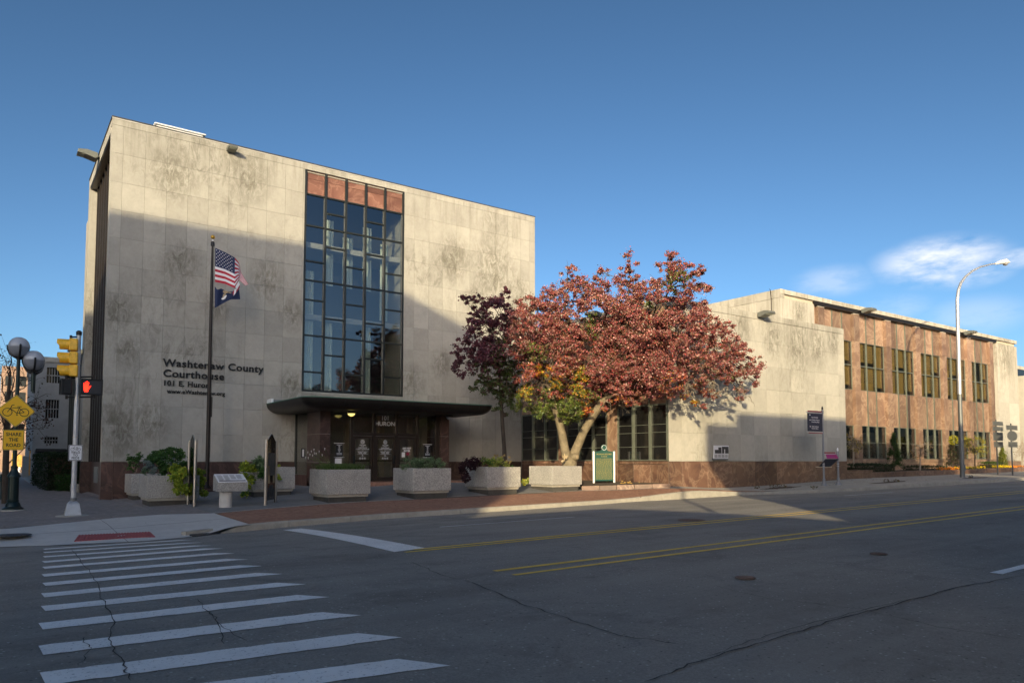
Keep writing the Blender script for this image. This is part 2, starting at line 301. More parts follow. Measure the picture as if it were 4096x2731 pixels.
# ------------------------------------------------------------------ object helpers
def M_(m): return MATS[m] if isinstance(m, str) else m
class MB:
    def __init__(s): s.v = []; s.f = []
    def add(s, vs, fs):
        o = len(s.v); s.v += [tuple(v) for v in vs]; s.f += [tuple(i+o for i in f) for f in fs]; return s
    def box(s, x0, x1, y0, y1, z0, z1):
        vs = [(x, y, z) for z in (z0, z1) for y in (y0, y1) for x in (x0, x1)]
        return s.add(vs, [(0, 2, 3, 1), (4, 5, 7, 6), (0, 1, 5, 4), (2, 6, 7, 3), (0, 4, 6, 2), (1, 3, 7, 5)])
    def cbox(s, c, sx, sy, sz, rz=0, rx=0, ry=0):
        m = Matrix.Translation(c)@Matrix.Rotation(rz, 4, 'Z')@Matrix.Rotation(rx, 4, 'X')@Matrix.Rotation(ry, 4, 'Y')
        vs = [m@Vector((x*sx/2, y*sy/2, z*sz/2)) for z in (-1, 1) for y in (-1, 1) for x in (-1, 1)]
        return s.add(vs, [(0, 2, 3, 1), (4, 5, 7, 6), (0, 1, 5, 4), (2, 6, 7, 3), (0, 4, 6, 2), (1, 3, 7, 5)])
    def tube(s, pts, radii, n=12, caps=True):
        pts = [Vector(p) for p in pts]
        if isinstance(radii, (int, float)): radii = [radii]*len(pts)
        o = len(s.v); prev = None
        for i, p in enumerate(pts):
            d = (pts[min(i+1, len(pts)-1)]-pts[max(i-1, 0)])
            if d.length < 1e-9: d = Vector((0, 0, 1))
            d.normalize()
            if prev is None: a = Vector((1, 0, 0)) if abs(d.x) < .9 else Vector((0, 1, 0)); u = d.cross(a).normalized()
            else: u = (prev-d*prev.dot(d)).normalized() if (prev-d*prev.dot(d)).length > 1e-6 else d.orthogonal().normalized()
            prev = u; vv = d.cross(u)
            for k in range(n):
                an = 2*math.pi*k/n; s.v.append(tuple(p+(u*math.cos(an)+vv*math.sin(an))*radii[i]))
        for i in range(len(pts)-1):
            for k in range(n):
                a = o+i*n+k; b = o+i*n+(k+1) % n; s.f.append((a, b, b+n, a+n))
        if caps:
            s.f.append(tuple(o+k for k in reversed(range(n)))); s.f.append(tuple(o+(len(pts)-1)*n+k for k in range(n)))
        return s
    def lathe(s, c, prof, n=20):
        return s.tube([(c[0], c[1], c[2]+h) for r, h in prof], [max(r, 1e-4) for r, h in prof], n) if len({round(h, 5) for r, h in prof}) == len(prof) else s._lathe(c, prof, n)
    def _lathe(s, c, prof, n):
        o = len(s.v)
        for r, h in prof:
            for k in range(n):
                an = 2*math.pi*k/n; s.v.append((c[0]+r*math.cos(an), c[1]+r*math.sin(an), c[2]+h))
        for i in range(len(prof)-1):
            for k in range(n):
                a = o+i*n+k; b = o+i*n+(k+1) % n; s.f.append((a, b, b+n, a+n))
        s.f.append(tuple(o+k for k in reversed(range(n)))); s.f.append(tuple(o+(len(prof)-1)*n+k for k in range(n)))
        return s
    def quad(s, a, b, c, d): return s.add([a, b, c, d], [(0, 1, 2, 3)])
    def prism(s, pts, dvec):
        n = len(pts); d = Vector(dvec); vs = [tuple(p) for p in pts]+[tuple(Vector(p)+d) for p in pts]
        return s.add(vs, [tuple(range(n)), tuple(reversed(range(n, 2*n)))]+[(i, i+n, (i+1) % n+n, (i+1) % n) for i in range(n)])
    def mesh(s, name, m, smooth=False, bevel=0):
        me = bpy.data.meshes.new(name); me.from_pydata(s.v, [], s.f)
        bm = bmesh.new(); bm.from_mesh(me); bmesh.ops.recalc_face_normals(bm, faces=bm.faces)
        if bevel: bmesh.ops.bevel(bm, geom=bm.edges[:], offset=bevel, segments=1, affect='EDGES', clamp_overlap=True)
        bm.to_mesh(me); bm.free()
        me.materials.append(M_(m))
        if smooth:
            me.polygons.foreach_set('use_smooth', [True]*len(me.polygons)); 
            try: me.set_sharp_from_angle(angle=R(35))
            except Exception: pass
        return me
    def build(s, name, m, parent=None, smooth=False, bevel=0):
        return link(name, s.mesh(name, m, smooth, bevel), parent)
def link(name, me, parent=None, loc=None):
    o = bpy.data.objects.new(name, me); C.objects.link(o)
    if parent: o.parent = parent; o.matrix_parent_inverse = parent.matrix_world.inverted()
    if loc: o.location = loc
    return o
def thing(name, label, cat, loc=(0, 0, 0), group=None, rz=0):
    o = bpy.data.objects.new(name, None); C.objects.link(o); o.location = loc; o.rotation_euler = (0, 0, rz); o.empty_display_size = .2
    o.matrix_world = Matrix.Translation(loc)@Matrix.Rotation(rz, 4, 'Z')
    o['label'] = label; o['category'] = cat
    if group: o['group'] = group
    return o
def tag(o, label, cat, group=None):
    o['label'] = label; o['category'] = cat
    if group: o['group'] = group
    return o
def struct(o): o['kind'] = 'structure'; return o
def stuff(o): o['kind'] = 'stuff'; return o
def copy_tree(root, loc, rz=None, label=None):
    def cp(o, par):
        c = o.copy(); C.objects.link(c)
        if par is not None: c.parent = par; c.matrix_parent_inverse = o.matrix_parent_inverse.copy()
        for ch in o.children: cp(ch, c)
        return c
    r = cp(root, None); r.location = loc
    if rz is not None: r.rotation_euler = (0, 0, rz)
    if label: r['label'] = label
    return r
def local(root): return root   # children are built in the root's own frame when root is at the origin of its frame
def child(root, mb, name, m, smooth=False, bevel=0, parent=None):
    """part built in the root's local frame"""
    me = mb.mesh(name, m, smooth, bevel); o = bpy.data.objects.new(name, me); C.objects.link(o); o.parent = parent or root; return o
_panel = {}
def panel(name, parent, m, x0, x1, y0, y1, z0, z1, bevel=.004):
    """a slab piece; alike sizes share a mesh; centred object"""
    key = (name, m, round(x1-x0, 3), round(y1-y0, 3), round(z1-z0, 3))
    if key not in _panel:
        sx, sy, sz = x1-x0, y1-y0, z1-z0
        _panel[key] = MB().box(-sx/2, sx/2, -sy/2, sy/2, -sz/2, sz/2).mesh(name, m, bevel=bevel)
    o = bpy.data.objects.new(name, _panel[key]); C.objects.link(o)
    if parent: o.parent = parent
    o.location = Vector(((x0+x1)/2, (y0+y1)/2, (z0+z1)/2))-(parent.matrix_world.translation if parent else Vector())
    return o
_txt = {}
def text_mesh(body, size, depth, heavy, m, spacing=1.0, align='LEFT', lines=1.0, xs=1.0):
    cu = bpy.data.curves.new('text', 'FONT'); cu.body = body; cu.size = size; cu.extrude = depth; cu.offset = heavy
    cu.space_character = spacing; cu.align_x = align; cu.space_line = lines; cu.resolution_u = 3; cu.fill_mode = 'BOTH'
    o = bpy.data.objects.new('text', cu); C.objects.link(o); dg = bpy.context.evaluated_depsgraph_get(); dg.update()
    me = bpy.data.meshes.new_from_object(o.evaluated_get(dg)); bpy.data.objects.remove(o); bpy.data.curves.remove(cu)
    me.materials.clear(); me.materials.append(M_(m))
    if xs != 1:
        for v in me.vertices: v.co.x *= xs
    return me
def text(name, body, size, loc, m, parent, rz=0, depth=.002, heavy=0.0, spacing=1.0, align='LEFT', lines=1.0, tilt=90, xs=1.0):
    me = text_mesh(body, size, depth, heavy, m, spacing, align, lines, xs); me.name = name
    o = bpy.data.objects.new(name, me); C.objects.link(o); o.parent = parent
    o.matrix_parent_inverse = parent.matrix_world.inverted() if parent else Matrix()
    o.matrix_basis = (Matrix.Translation(loc)@Matrix.Rotation(rz, 4, 'Z')@Matrix.Rotation(R(tilt), 4, 'X'))
    return o
def leafcloud(name, blobs, m, parent=None, size=.09, aspect=1.0, shell=.55, droop=0.0):
    """blobs: list of (center, (rx,ry,rz), count, palette[list of rgb]); leaves are small folded rhombs spread through the clumps"""
    V = []; T = []
    for c, r, n, pal in blobs:
        if n <= 0: continue
        r = np.array(r if hasattr(r, '__len__') else (r, r, r))
        d = rng.normal(size=(n, 3)); d /= np.linalg.norm(d, axis=1)[:, None]
        rad = np.clip(np.abs(rng.normal(0, .62, n)), 0, 1.7) if shell < .4 else shell+(1-shell)*rng.random(n)**.6
        p = np.array(c)+d*rad[:, None]*r
        V.append(p); pal = np.array(pal); T.append(np.clip(pal[rng.integers(0, len(pal), n)]*(0.75+.5*rng.random((n, 1))), 0, 1))
    P = np.concatenate(V); T = np.concatenate(T); n = len(P)
    s = size*(.7+.6*rng.random((n, 1)))
    u = rng.normal(size=(n, 3)); u[:, 2] -= droop; u /= np.linalg.norm(u, axis=1)[:, None]
    q = rng.normal(size=(n, 3)); q -= (q*u).sum(1)[:, None]*u; q /= np.linalg.norm(q, axis=1)[:, None]
    nn_ = np.cross(u, q)
    a = P-u*s*.5; b = P+q*s*.33*aspect+nn_*s*.10+u*s*.05; c = P+u*s*.5; d = P-q*s*.33*aspect+nn_*s*.10+u*s*.05
    co = np.stack([a, b, c, d], 1).reshape(-1, 3)
    me = bpy.data.meshes.new(name); me.vertices.add(4*n); me.vertices.foreach_set('co', co.ravel())
    me.loops.add(6*n); me.polygons.add(2*n)
    base = np.arange(n)[:, None]*4; idx = (base+np.array([0, 1, 2, 0, 2, 3])).ravel()
    me.loops.foreach_set('vertex_index', idx); me.polygons.foreach_set('loop_start', np.arange(2*n)*3)
    try: me.polygons.foreach_set('loop_total', np.full(2*n, 3))
    except Exception: pass
    at = me.color_attributes.new('tint', 'FLOAT_COLOR', 'POINT')
    colr = np.ones((4*n, 4)); colr[:, :3] = np.repeat(T, 4, 0); at.data.foreach_set('color', colr.ravel())
    me.materials.append(M_(m)); me.update(calc_edges=True); me.validate()
    return link(name, me, parent)
def clumps(c, r, k, nleaf, pal, cr=.32):
    """sub-clumps spread through one lobe so that gaps stay between them"""
    out = []; c = np.array(c); r = np.array(r if hasattr(r, '__len__') else (r, r, r), float)
    for _ in range(k):
        d = rng.normal(size=3); d /= np.linalg.norm(d); rr = rng.random()**.45
        cc = c+d*rr*r; q = r.mean()*cr*(.6+.8*rng.random()); out.append((cc, (q*1.15, q*1.15, q*.8), max(1, int(nleaf/k*(.5+rng.random()))), pal))
    return out
# ------------------------------------------------------------------ ground, road, walks
CURB = [(-60, 20.5), (-3, 20.3), (.26, 19.35), (1.8, 18.5), (2.84, 18.0), (3.6, 18.25), (3.95, 18.55), (4.62, 18.93), (5.44, 19.27), (6.07, 19.5), (9.44, 20.13), (14.74, 20.21), (20.14, 20.54), (26.42, 20.33), (29.5, 19.3), (33.46, 18.43), (47.85, 17.43), (60, 17.1), (110, 17.1)]
def interp(pl, x):
    xs = [p[0] for p in pl]; ys = [p[1] for p in pl]; return float(np.interp(x, xs, ys))
curbY = lambda x: interp(CURB, x)
b_ = MB().quad((-1500, -1500, -6), (1500, -1500, -6), (1500, 1500, -6), (-1500, 1500, -6)); struct(b_.build('ground', 'ground_mat'))
def strip(name, m, xs, fb, ft, zf, ny=4, parent=None, dz=0.0):
    mb = MB(); vs = []
    for x in xs:
        for j in range(ny+1):
            y = fb(x)+(ft(x)-fb(x))*j/ny; vs.append((x, y, zf(x, y, j/ny)+dz))
    n = ny+1; fs = [(i*n+j, (i+1)*n+j, (i+1)*n+j+1, i*n+j+1) for i in range(len(xs)-1) for j in range(ny)]
    return mb.add(vs, fs).build(name, m, parent)
xr = [-80+4*i for i in range(16)]+[-16+1.0*i for i in range(90)]+[74+6*i for i in range(25)]
rd = struct(strip('road', 'asphalt', xr, lambda x: -4.2, lambda x: 21.0, lambda x, y, t: road(x, y)-(.02 if y > curbY(x)+.5 else 0), 28))
struct(strip('far_walk', 'concrete_walk', xr, lambda x: -40, lambda x: -4.2, lambda x, y, t: road(x, 0)+.13, 3))
# side street west of the courthouse walk
struct(strip('side_street', 'asphalt', [-26, -20, -14, -9], lambda x: 18.4, lambda x: 260, lambda x, y, t: -1.80, 20))
# painted markings (thin sheets on the road)
def mark(poly, m, name, dz=.006, nsub=8):
    """poly: 4 corners XY, ordered along: a0,a1 (near end .. far end) and b1,b0"""
    a0, a1, b1, b0 = [Vector(p) for p in poly]; vs = []
    for i in range(nsub+1):
        t = i/nsub; p = a0.lerp(a1, t); q = b0.lerp(b1, t)
        jit = 0.012
        for r_ in (p, q):
            x, y = r_.x+random.uniform(-jit, jit)*.4, r_.y+random.uniform(-jit, jit); vs.append((x, y, road(x, y)+dz))
    fs = [(2*i, 2*i+2, 2*i+3, 2*i+1) for i in range(nsub)]
    o = MB().add(vs, fs).build(name, m, rd); return o
def g2(x, y): p = GR(x, y); return (p.x, p.y)
# crosswalk bars: left end px, right end px, thickness measured in the photograph
bars = [(102, 1261, 433, 1239.5, .30), (102, 1268.5, 451, 1245.7, .31), (102, 1278.6, 469, 1252.3, .32), (101, 1290.5, 496.6, 1258.9, .33), (102, 1303.7, 520.7, 1269.9, .33), (101, 1321.3, 549.3, 1283.5, .34), (102, 1342, 581, 1298.4, .34),
        (101, 1367, 623, 1316.4, .35), (101, 1397.3, 674.5, 1339.3, .35), (96, 1438.2, 725, 1367.8, .36), (97, 1493, 791, 1408.3, .38), (101, 1559, 879, 1458, .39), (102, 1635, 982, 1519.5, .40)]
for (lx, ly, rx, ry, wd) in bars:
    L = Vector(g2(lx, ly)); Rr = Vector(g2(rx, ry)); hw = wd/2
    mark([(L.x, L.y-hw), (Rr.x+.10, Rr.y-hw), (Rr.x-.16, Rr.y+hw), (L.x-.02, L.y+hw)], 'paint_white', 'crosswalk_bar', nsub=26)
# stop bar
mark([g2(905, 1267.5), g2(650, 1217), g2(692, 1213.5), g2(977, 1258.5)], 'paint_white', 'stop_bar', nsub=10)
def line(p0, p1, x1, wd, m, name, x0=None):
    a = Vector(g2(*p0)); b = Vector(g2(*p1)); s_ = (b.y-a.y)/(b.x-a.x); xe = x1
    n = max(4, int((xe-a.x)/1.5)); ye = a.y+s_*(xe-a.x)
    return mark([(a.x, a.y-wd/2), (xe, ye-wd/2), (xe, ye+wd/2), (a.x, a.y+wd/2)], m, name, nsub=n)
line((1136, 1311.5), (2352, 1162.5), 140, .11, 'paint_yellow', 'centre_line')
line((1180, 1320.5), (2352, 1169), 140, .11, 'paint_yellow', 'centre_line')
line((950, 1262), (2352, 1127), 140, .11, 'paint_yellow', 'centre_line')
line((930, 1268), (2352, 1131.5), 140, .11, 'paint_yellow', 'centre_line')
for a, b in (((1010, 1210), (1320, 1187)), ((1940, 1138), (2050, 1130.5))):
    A_ = g2(*a); B_ = g2(*b); mark([(A_[0], A_[1]-.05), (B_[0], B_[1]-.05), (B_[0], B_[1]+.05), (A_[0], A_[1]+.05)], 'paint_thin', 'lane_line', nsub=6)
A_ = g2(2290, 1317); mark([(A_[0], A_[1]-.06), (A_[0]+3.2, A_[1]-.04), (A_[0]+3.2, A_[1]+.12), (A_[0], A_[1]+.08)], 'paint_white', 'lane_line', nsub=6)
# cracks in the asphalt
def crack(pts, wd, name='crack'):
    P = [Vector(g2(*p)) for p in pts]; out = []
    for i in range(len(P)-1):
        for k in range(7):
            out.append(P[i].lerp(P[i+1], k/7)+Vector((random.uniform(-.022, .022), random.uniform(-.022, .022))))
    out.append(P[-1]); vs = []
    for i, p in enumerate(out):
        d = (out[min(i+1, len(out)-1)]-out[max(i-1, 0)]).normalized(); n_ = Vector((-d.y, d.x)); ww = wd*random.uniform(.35, 1.3)
        if i in (0, len(out)-1): ww *= .2
        ww *= .55
        for s_ in (-1, 1):
            q = p+n_*ww*s_; vs.append((q.x, q.y, road(q.x, q.y)+.010))
    MB().add(vs, [(2*i, 2*i+2, 2*i+3, 2*i+1) for i in range(len(out)-1)]).build(name, 'crack', rd)
crack([(165, 1262), (185, 1290), (215, 1325), (235, 1375), (262, 1430), (250, 1475), (285, 1530), (300, 1565)], .011)
crack([(450, 1375), (500, 1430), (515, 1480)], .009); crack([(480, 1405), (510, 1440), (570, 1475)], .008); crack([(190, 1465), (205, 1490), (180, 1530)], .008)
crack([(945, 1290), (1010, 1320), (1090, 1340), (1200, 1388), (1300, 1420), (1420, 1460), (1560, 1480)], .014)
crack([(1480, 1568), (1600, 1520), (1760, 1475), (1900, 1430), (2050, 1390), (2200, 1350), (2352, 1322)], .018)
crack([(1620, 1510), (1760, 1460), (1950, 1410), (2120, 1370)], .008)
crack([(1700, 1268), (1790, 1280), (1950, 1300)], .007); crack([(1860, 1385), (1980, 1400), (2150, 1440), (2352, 1470)], .007); crack([(1640, 1345), (1760, 1375), (1860, 1385), (1940, 1398)], .006)
crack([(1430, 1240), (1560, 1252), (1680, 1268)], .006)
# manholes and valve covers
def disc(name, c, r, m, label, cat, fn, dz=.006, group=None):
    t = thing(name, label, cat, (c.x, c.y, fn(c.x, c.y)+dz), group)
    prof = [(r, 0), (r, .012), (r*.9, .012), (r*.88, .006), (0.001, .006)]
    child(t, MB()._lathe((0, 0, 0), prof, 28), 'rim', m)
    mb = MB()
    for k in range(-3, 4):
        h = math.sqrt(max(0, (r*.82)**2-(k*r*.24)**2)); mb.box(k*r*.24-r*.04, k*r*.24+r*.04, -h, h, .008, .016)
    child(t, mb, 'tread', m); return t
disc('manhole_cover', GS(25, 1228), .40, 'iron', 'dark round manhole cover in the pale concrete corner by the left edge', 'manhole', lambda x, y: S(x, y)-.03, .02)
for i, (x, y, r) in enumerate(((1712, 1328, .13), (2018, 1272.5, .13))):
    disc('valve_cover', GR(x, y), r, 'rust_iron', ['small round valve cover ringed in red, the nearer one in the asphalt', 'small round valve cover ringed in red, farther right in the asphalt'][i], 'valve cover', road, .008, 'valve covers in the asphalt')
disc('valve_cover', GR(1588, 1195), .33, 'rust_iron', 'rusty round cover beside the far double yellow line', 'valve cover', road, .010)
# brick sidewalk boundary and plaza
BR = [(p.x, p.y) for p in (GS(500, 1178), GS(600, 1169), GS(700, 1161), GS(850, 1151), GS(1035, 1141), GS(1195, 1133), GS(1337, 1126.5), GS(1558, 1121.5), GS(1660, 1125))]+[(27.2, 20.75), (28.0, 20.2)]
BR.sort(); brickY = lambda x: interp(BR, x)
AP = [(-60, 22.6), (-3, 22.2), (0.277, 21.95), (3.735, 23.85), (5.58, 22.97), (6, 22.9)]
apY = lambda x: interp(AP, x)
def apz(x, y, t):
    k_ = min(1, max(0, (x-4.2)/.8)); zlo_ = (road(x, curbY(x))+.012)*(1-k_)+S(x, y)*k_; return zlo_*(1-min(1, t*1.5))+S(x, y)*min(1, t*1.5)
xe = [-60, -40, -20, -9]
# pale concrete corner with ramps, cut into slabs
ap = struct(strip('corner_apron_base', 'mortar', [-60, -30, -14]+[-8+.5*i for i in range(28)], lambda x: curbY(x), apY, apz, 10, None, -.02))
cuts = [-14, -9, -5.2, -1.6, 2.55, 5.50]
for i in range(len(cuts)-1):
    x0, x1 = cuts[i]+.006, cuts[i+1]-.006
    n = 8; xs = [x0+(x1-x0)*k/n for k in range(n+1)]
    for j in range(2):
        def fb(x, j=j): return curbY(x)+(apY(x)-curbY(x))*(.0 if j == 0 else .507)
        def ft(x, j=j): return curbY(x)+(apY(x)-curbY(x))*(.5 if j == 0 else 1.0)
        def zz(x, y, t): return apz(x, y, (y-curbY(x))/(apY(x)-curbY(x)))
        strip('concrete_slab', 'concrete_light', xs, fb, ft, zz, 5, ap)
# red detectable warning plate with ribs
dp = thing('tactile_paving', 'red ribbed tactile paving strip at the top of the crosswalk ramp', 'tactile paving', (0, 0, 0))
pa, pb, pc, pd = [hit(x, y, lambda a, b: apz(a, b, (b-curbY(a))/(apY(a)-curbY(a)))) for x, y in ((170, 1243.5), (357, 1233), (345, 1222), (180, 1229.5))]
up_ = Vector((0, 0, .012)); q = [p+up_ for p in (pa, pb, pc, pd)]
MB().prism(q, (0, 0, -.03)).build('plate', 'detect_red', dp)
for k in range(24):
    t0, t1 = (k+.18)/24, (k+.62)/24
    MB().prism([q[0].lerp(q[1], t0), q[0].lerp(q[1], t1), q[3].lerp(q[2], t1), q[3].lerp(q[2], t0)], (0, 0, .012)).build('rib', 'detect_red', dp)
# curb: separate stones
cb = struct(thing('curb', '', '')); del cb['label']; del cb['category']
x = 4.7; kk = 0
while x < 108:
    ln = 1.9 if x < 60 else 6; x1 = x+ln-.015; n = 4; vs = []
    for i in range(n+1):
        xx = x+(x1-x)*i/n; y = curbY(xx); zt = S(xx, y+.1)+.004; zb = road(xx, y)-.08
        ramp = min(1, max(0, (xx-4.7)/.5)); zt = zb+.1+(zt-zb-.1)*ramp
        vs += [(xx, y, zb), (xx, y+.012, zt-.03), (xx, y+.045, zt), (xx, y+.17, zt), (xx, y+.17, zb)]
    fs = [(i*5+j, (i+1)*5+j, (i+1)*5+(j+1) % 5, i*5+(j+1) % 5) for i in range(n) for j in range(5)]+[(4, 3, 2, 1, 0), tuple(n*5+j for j in range(5))]
    MB().add(vs, fs).build('curb_stone', 'curb_concrete', cb); x += ln
# gutter pan: pale worn edge of asphalt
# storm drain inlet
sd = thing('storm_drain', 'dark slotted storm drain inlet in the curb beside the crosswalk', 'drain', (0, 0, 0))
p0 = Vector((3.97, 18.50, road(3.97, 18.5))); p1 = Vector((4.66, 18.87, road(4.66, 18.87)))
dirv = (p1-p0); dirv.z = 0; nv = Vector((-dirv.y, dirv.x, 0)).normalized()
MB().prism([p0+Vector((0, 0, .02)), p1+Vector((0, 0, .02)), p1+nv*.14+Vector((0, 0, .05)), p0+nv*.14+Vector((0, 0, .05))], (0, 0, -.03)).build('grate', 'iron', sd)
MB().prism([p0+nv*.26+Vector((0, 0, .10)), p1+nv*.26+Vector((0, 0, .12)), p1+nv*.42+Vector((0, 0, .125)), p0+nv*.42+Vector((0, 0, .105))], (0, 0, -.10)).build('hood', 'curb_concrete', sd)
# brick paving: base sheet + real bricks
bx = [5.5+.5*i for i in range(46)]
bs = struct(strip('brick_walk', 'mortar', bx, lambda x: curbY(x)+.17, brickY, lambda x, y, t: S(x, y)-.008, 4))
V = []; Fc = []
bw, bh = .205, .10; row = 0; y = 18.9
while y < 24.0:
    x = 5.5+(row % 2)*bw/2
    while x < 28.0:
        xc = x+bw/2; yc = y+bh/2
        if curbY(xc)+.17+.03 < yc < brickY(xc)-.03 and xc < 27.9:
            z = S(xc, yc)+random.uniform(-.0015, .002); g = .004; sx = (S(xc+.5, yc)-S(xc-.5, yc)); sy = S(xc, yc+.5)-S(xc, yc-.5)
            o = len(V); c4 = [(x+g, y+g), (x+bw-g, y+g), (x+bw-g, y+bh-g), (x+g, y+bh-g)]
            V += [(a, b, z+sx*(a-xc)+sy*(b-yc)) for a, b in c4]+[(a, b, z-.02+sx*(a-xc)+sy*(b-yc)) for a, b in c4]
            Fc += [(o, o+1, o+2, o+3), (o+4, o+5, o+1, o), (o+5, o+6, o+2, o+1), (o+7, o+4, o, o+3)]
        x += bw
    y += bh; row += 1
mb = MB(); mb.v = V; mb.f = Fc; me = bpy.data.meshes.new('paving_brick'); me.from_pydata(V, [], Fc); me.materials.append(M_('brick_red')); stuff(link('paving_brick', me, bs))
# plaza slabs between brick walk and buildings
FAC = [(-60, 33), (3.7, 33), (23.99, 33), (24.0, 22.1), (37.8, 22.1), (37.81, 25), (110, 25)]
px = [5.45+.75*i for i in range(25)]+[24.0]
pl = struct(strip('plaza', 'mortar', px, brickY, lambda x: 33.0, lambda x, y, t: S(x, y)-.02, 12))
for i in range(len(px)-1):
    if i % 3: continue
    x0, x1 = px[i]+.005, min(px[i]+2.25, 24.0)-.005; xs = [x0+(x1-x0)*k/4 for k in range(5)]
    for j in range(5):
        fb = lambda x, j=j: brickY(x)+.15+(33-brickY(x)-.15)*j/5+.006
        ft = lambda x, j=j: brickY(x)+.15+(33-brickY(x)-.15)*(j+1)/5-.006
        strip('paving_slab', 'concrete_plaza', xs, fb, ft, lambda x, y, t: S(x, y), 4, pl)
strip('edge_band', 'concrete_walk', px[:26], lambda x: brickY(x)+.005, lambda x: brickY(x)+.145, lambda x, y, t: S(x, y)+.002, 1, pl)
# west walk (grey pavers) running north beside the tower
ww = struct(strip('west_walk', 'brick_grey', [-9, -6, -3, 0, 1.5, 3, 4.2, 5.45], lambda x: apY(x)+.01, lambda x: 33.0 if x > 3.65 else 130, lambda x, y, t: S(x, min(y, 80)) , 60))
# east walk
ex = [24+.8*i for i in range(18)]; wk = struct(strip('east_walk_base', 'mortar', ex+[37.8], lambda x: brickY(x) if x < 27.9 else curbY(x)+.17, lambda x: 22.1, lambda x, y, t: S(x, y)-.01, 5))
for i in range(9):
    x0, x1 = 24+1.53*i+.006, 24+1.53*(i+1)-.006; xs = [x0, (x0+x1)/2, x1]
    for j in range(2):
        lo = (lambda x: (brickY(x)+.01 if x < 27.9 else curbY(x)+.17))
        strip('concrete_slab', 'concrete_walk', xs, lambda x, j=j: lo(x)+(22.1-lo(x))*j/2+.004, lambda x, j=j: lo(x)+(22.1-lo(x))*(j+1)/2-.004, lambda x, y, t: S(x, y), 3, wk)
ex2 = [37.8+1.6*i for i in range(46)]
wk2 = struct(strip('far_east_walk', 'mortar', ex2, lambda x: curbY(x)+.17, lambda x: 22.6, lambda x, y, t: S(x, y)-.01, 4))
for i in range(30):
    x0, x1 = 37.8+1.6*i+.006, 37.8+1.6*(i+1)-.006
    strip('concrete_slab', 'concrete_walk', [x0, (x0+x1)/2, x1], lambda x: curbY(x)+.175, lambda x: 19.9, lambda x, y, t: S(x, y), 2, wk2)
    strip('concrete_slab', 'concrete_walk', [x0, (x0+x1)/2, x1], lambda x: 19.912, lambda x: 22.58, lambda x, y, t: S(x, y), 2, wk2)
struct(strip('planting_ground', 'soil', [24.0]+ex2, lambda x: 22.6, lambda x: 26, lambda x, y, t: S(x, y)+.12, 3)) if False else None
bedg = struct(strip('planting_soil', 'soil', ex2, lambda x: 22.6, lambda x: 25.2, lambda x, y, t: S(x, 22.6)+.28, 2))
# ------------------------------------------------------------------ courthouse tower
Z0 = Vector((0, 0, 0))
ct = thing('courthouse', 'pale limestone courthouse tower with tall black window wall and dark canopy over its doors', 'building', (14, 33, -1))
TX0, TX1, TY = 3.6, 24.97, 33.0
WX0, WX1, WZ0, WZ1 = 11.57, 16.72, 3.17, 13.63
core = MB()
core.box(TX0+.5, WX0, TY+.06, 48, -3, 13.5).box(WX1, TX1-.03, TY+.06, 48, -3, 13.5).box(WX0, WX1, TY+.06, 48, -3, WZ0-.02).box(WX0, WX1, 38, 48, WZ0-.02, 13.5).box(WX0, WX1, TY+.06, 38, 13.45, 13.5)
core.build('core_wall', 'mortar_pale', ct)
rows = [-.04, 1.10, 2.22, 3.33, 4.45, 5.57, 6.69, 7.81, 8.95, 10.08, 11.22, 12.40, 13.55]
colsx = [TX0, TX0+.42]
while colsx[-1] < 24.2: colsx.append(colsx[-1]+.8295)
colsx = colsx[:-1] if colsx[-1] > 24.5 else colsx
colsx += [24.55, TX1]
J = .0024
for i in range(len(colsx)-1):
    for j in range(len(rows)-1):
        x0, x1, z0, z1 = colsx[i], colsx[i+1], rows[j], rows[j+1]
        if 11.33 < (x0+x1)/2 < 17.4 and z1 < 2.4: continue        # behind the vestibule
        segs = [(x0, x1, z0, z1)]
        if x1 > WX0 and x0 < WX1 and z1 > WZ0-.15 and z0 < WZ1:
            segs = []
            if x0 < WX0-.02: segs.append((x0, WX0, z0, z1))
            if x1 > WX1+.02: segs.append((WX1, x1, z0, z1))
            if z0 < WZ0-.12: segs.append((max(x0, WX0), min(x1, WX1), z0, WZ0-.12))
        for s_ in segs:
            if s_[1]-s_[0] > .03 and s_[3]-s_[2] > .03:
                dy = random.uniform(0, .003)
                panel('limestone_panel', ct, 'limestone', s_[0]+J, s_[1]-J, TY+dy, TY+.05+dy, s_[2]+J, s_[3]-J)
# sill course, coping, cap
MB().box(WX0, WX1, TY-.04, TY+.10, WZ0-.12, WZ0-.005).build('window_sill', 'limestone', ct)
xx = TX0
while xx < TX1-.1:
    x1 = min(xx+1.66, TX1); 
    panel('coping_stone', ct, 'limestone', xx+J, x1-J, TY, TY+.35, 13.555, 13.80); xx = x1
for Y_ in (33.35,):
    y = 33.35
    while y < 41.3: panel('coping_stone', ct, 'limestone', TX0, TX0+.5, y+J, min(y+1.6, 41.35)-J, 13.36, 13.80); y += 1.6
MB().box(TX0+.02, TX1, TY+.03, 41.36, 13.81, 13.845).box(TX0-.02, TX1+.01, TY-.02, 41.4, 13.85, 13.90).build('roof_edge', 'coping_dark', ct)
MB().box(TX0-.005, TX1+.005, TY-.008, TY+.02, 13.81, 13.845).build('cap_flashing', 'coping_white', ct)
MB().box(TX0+.03, TX0+.5, 33.46, 41.3, 13.28, 13.35).build('soffit', 'bronze', ct)
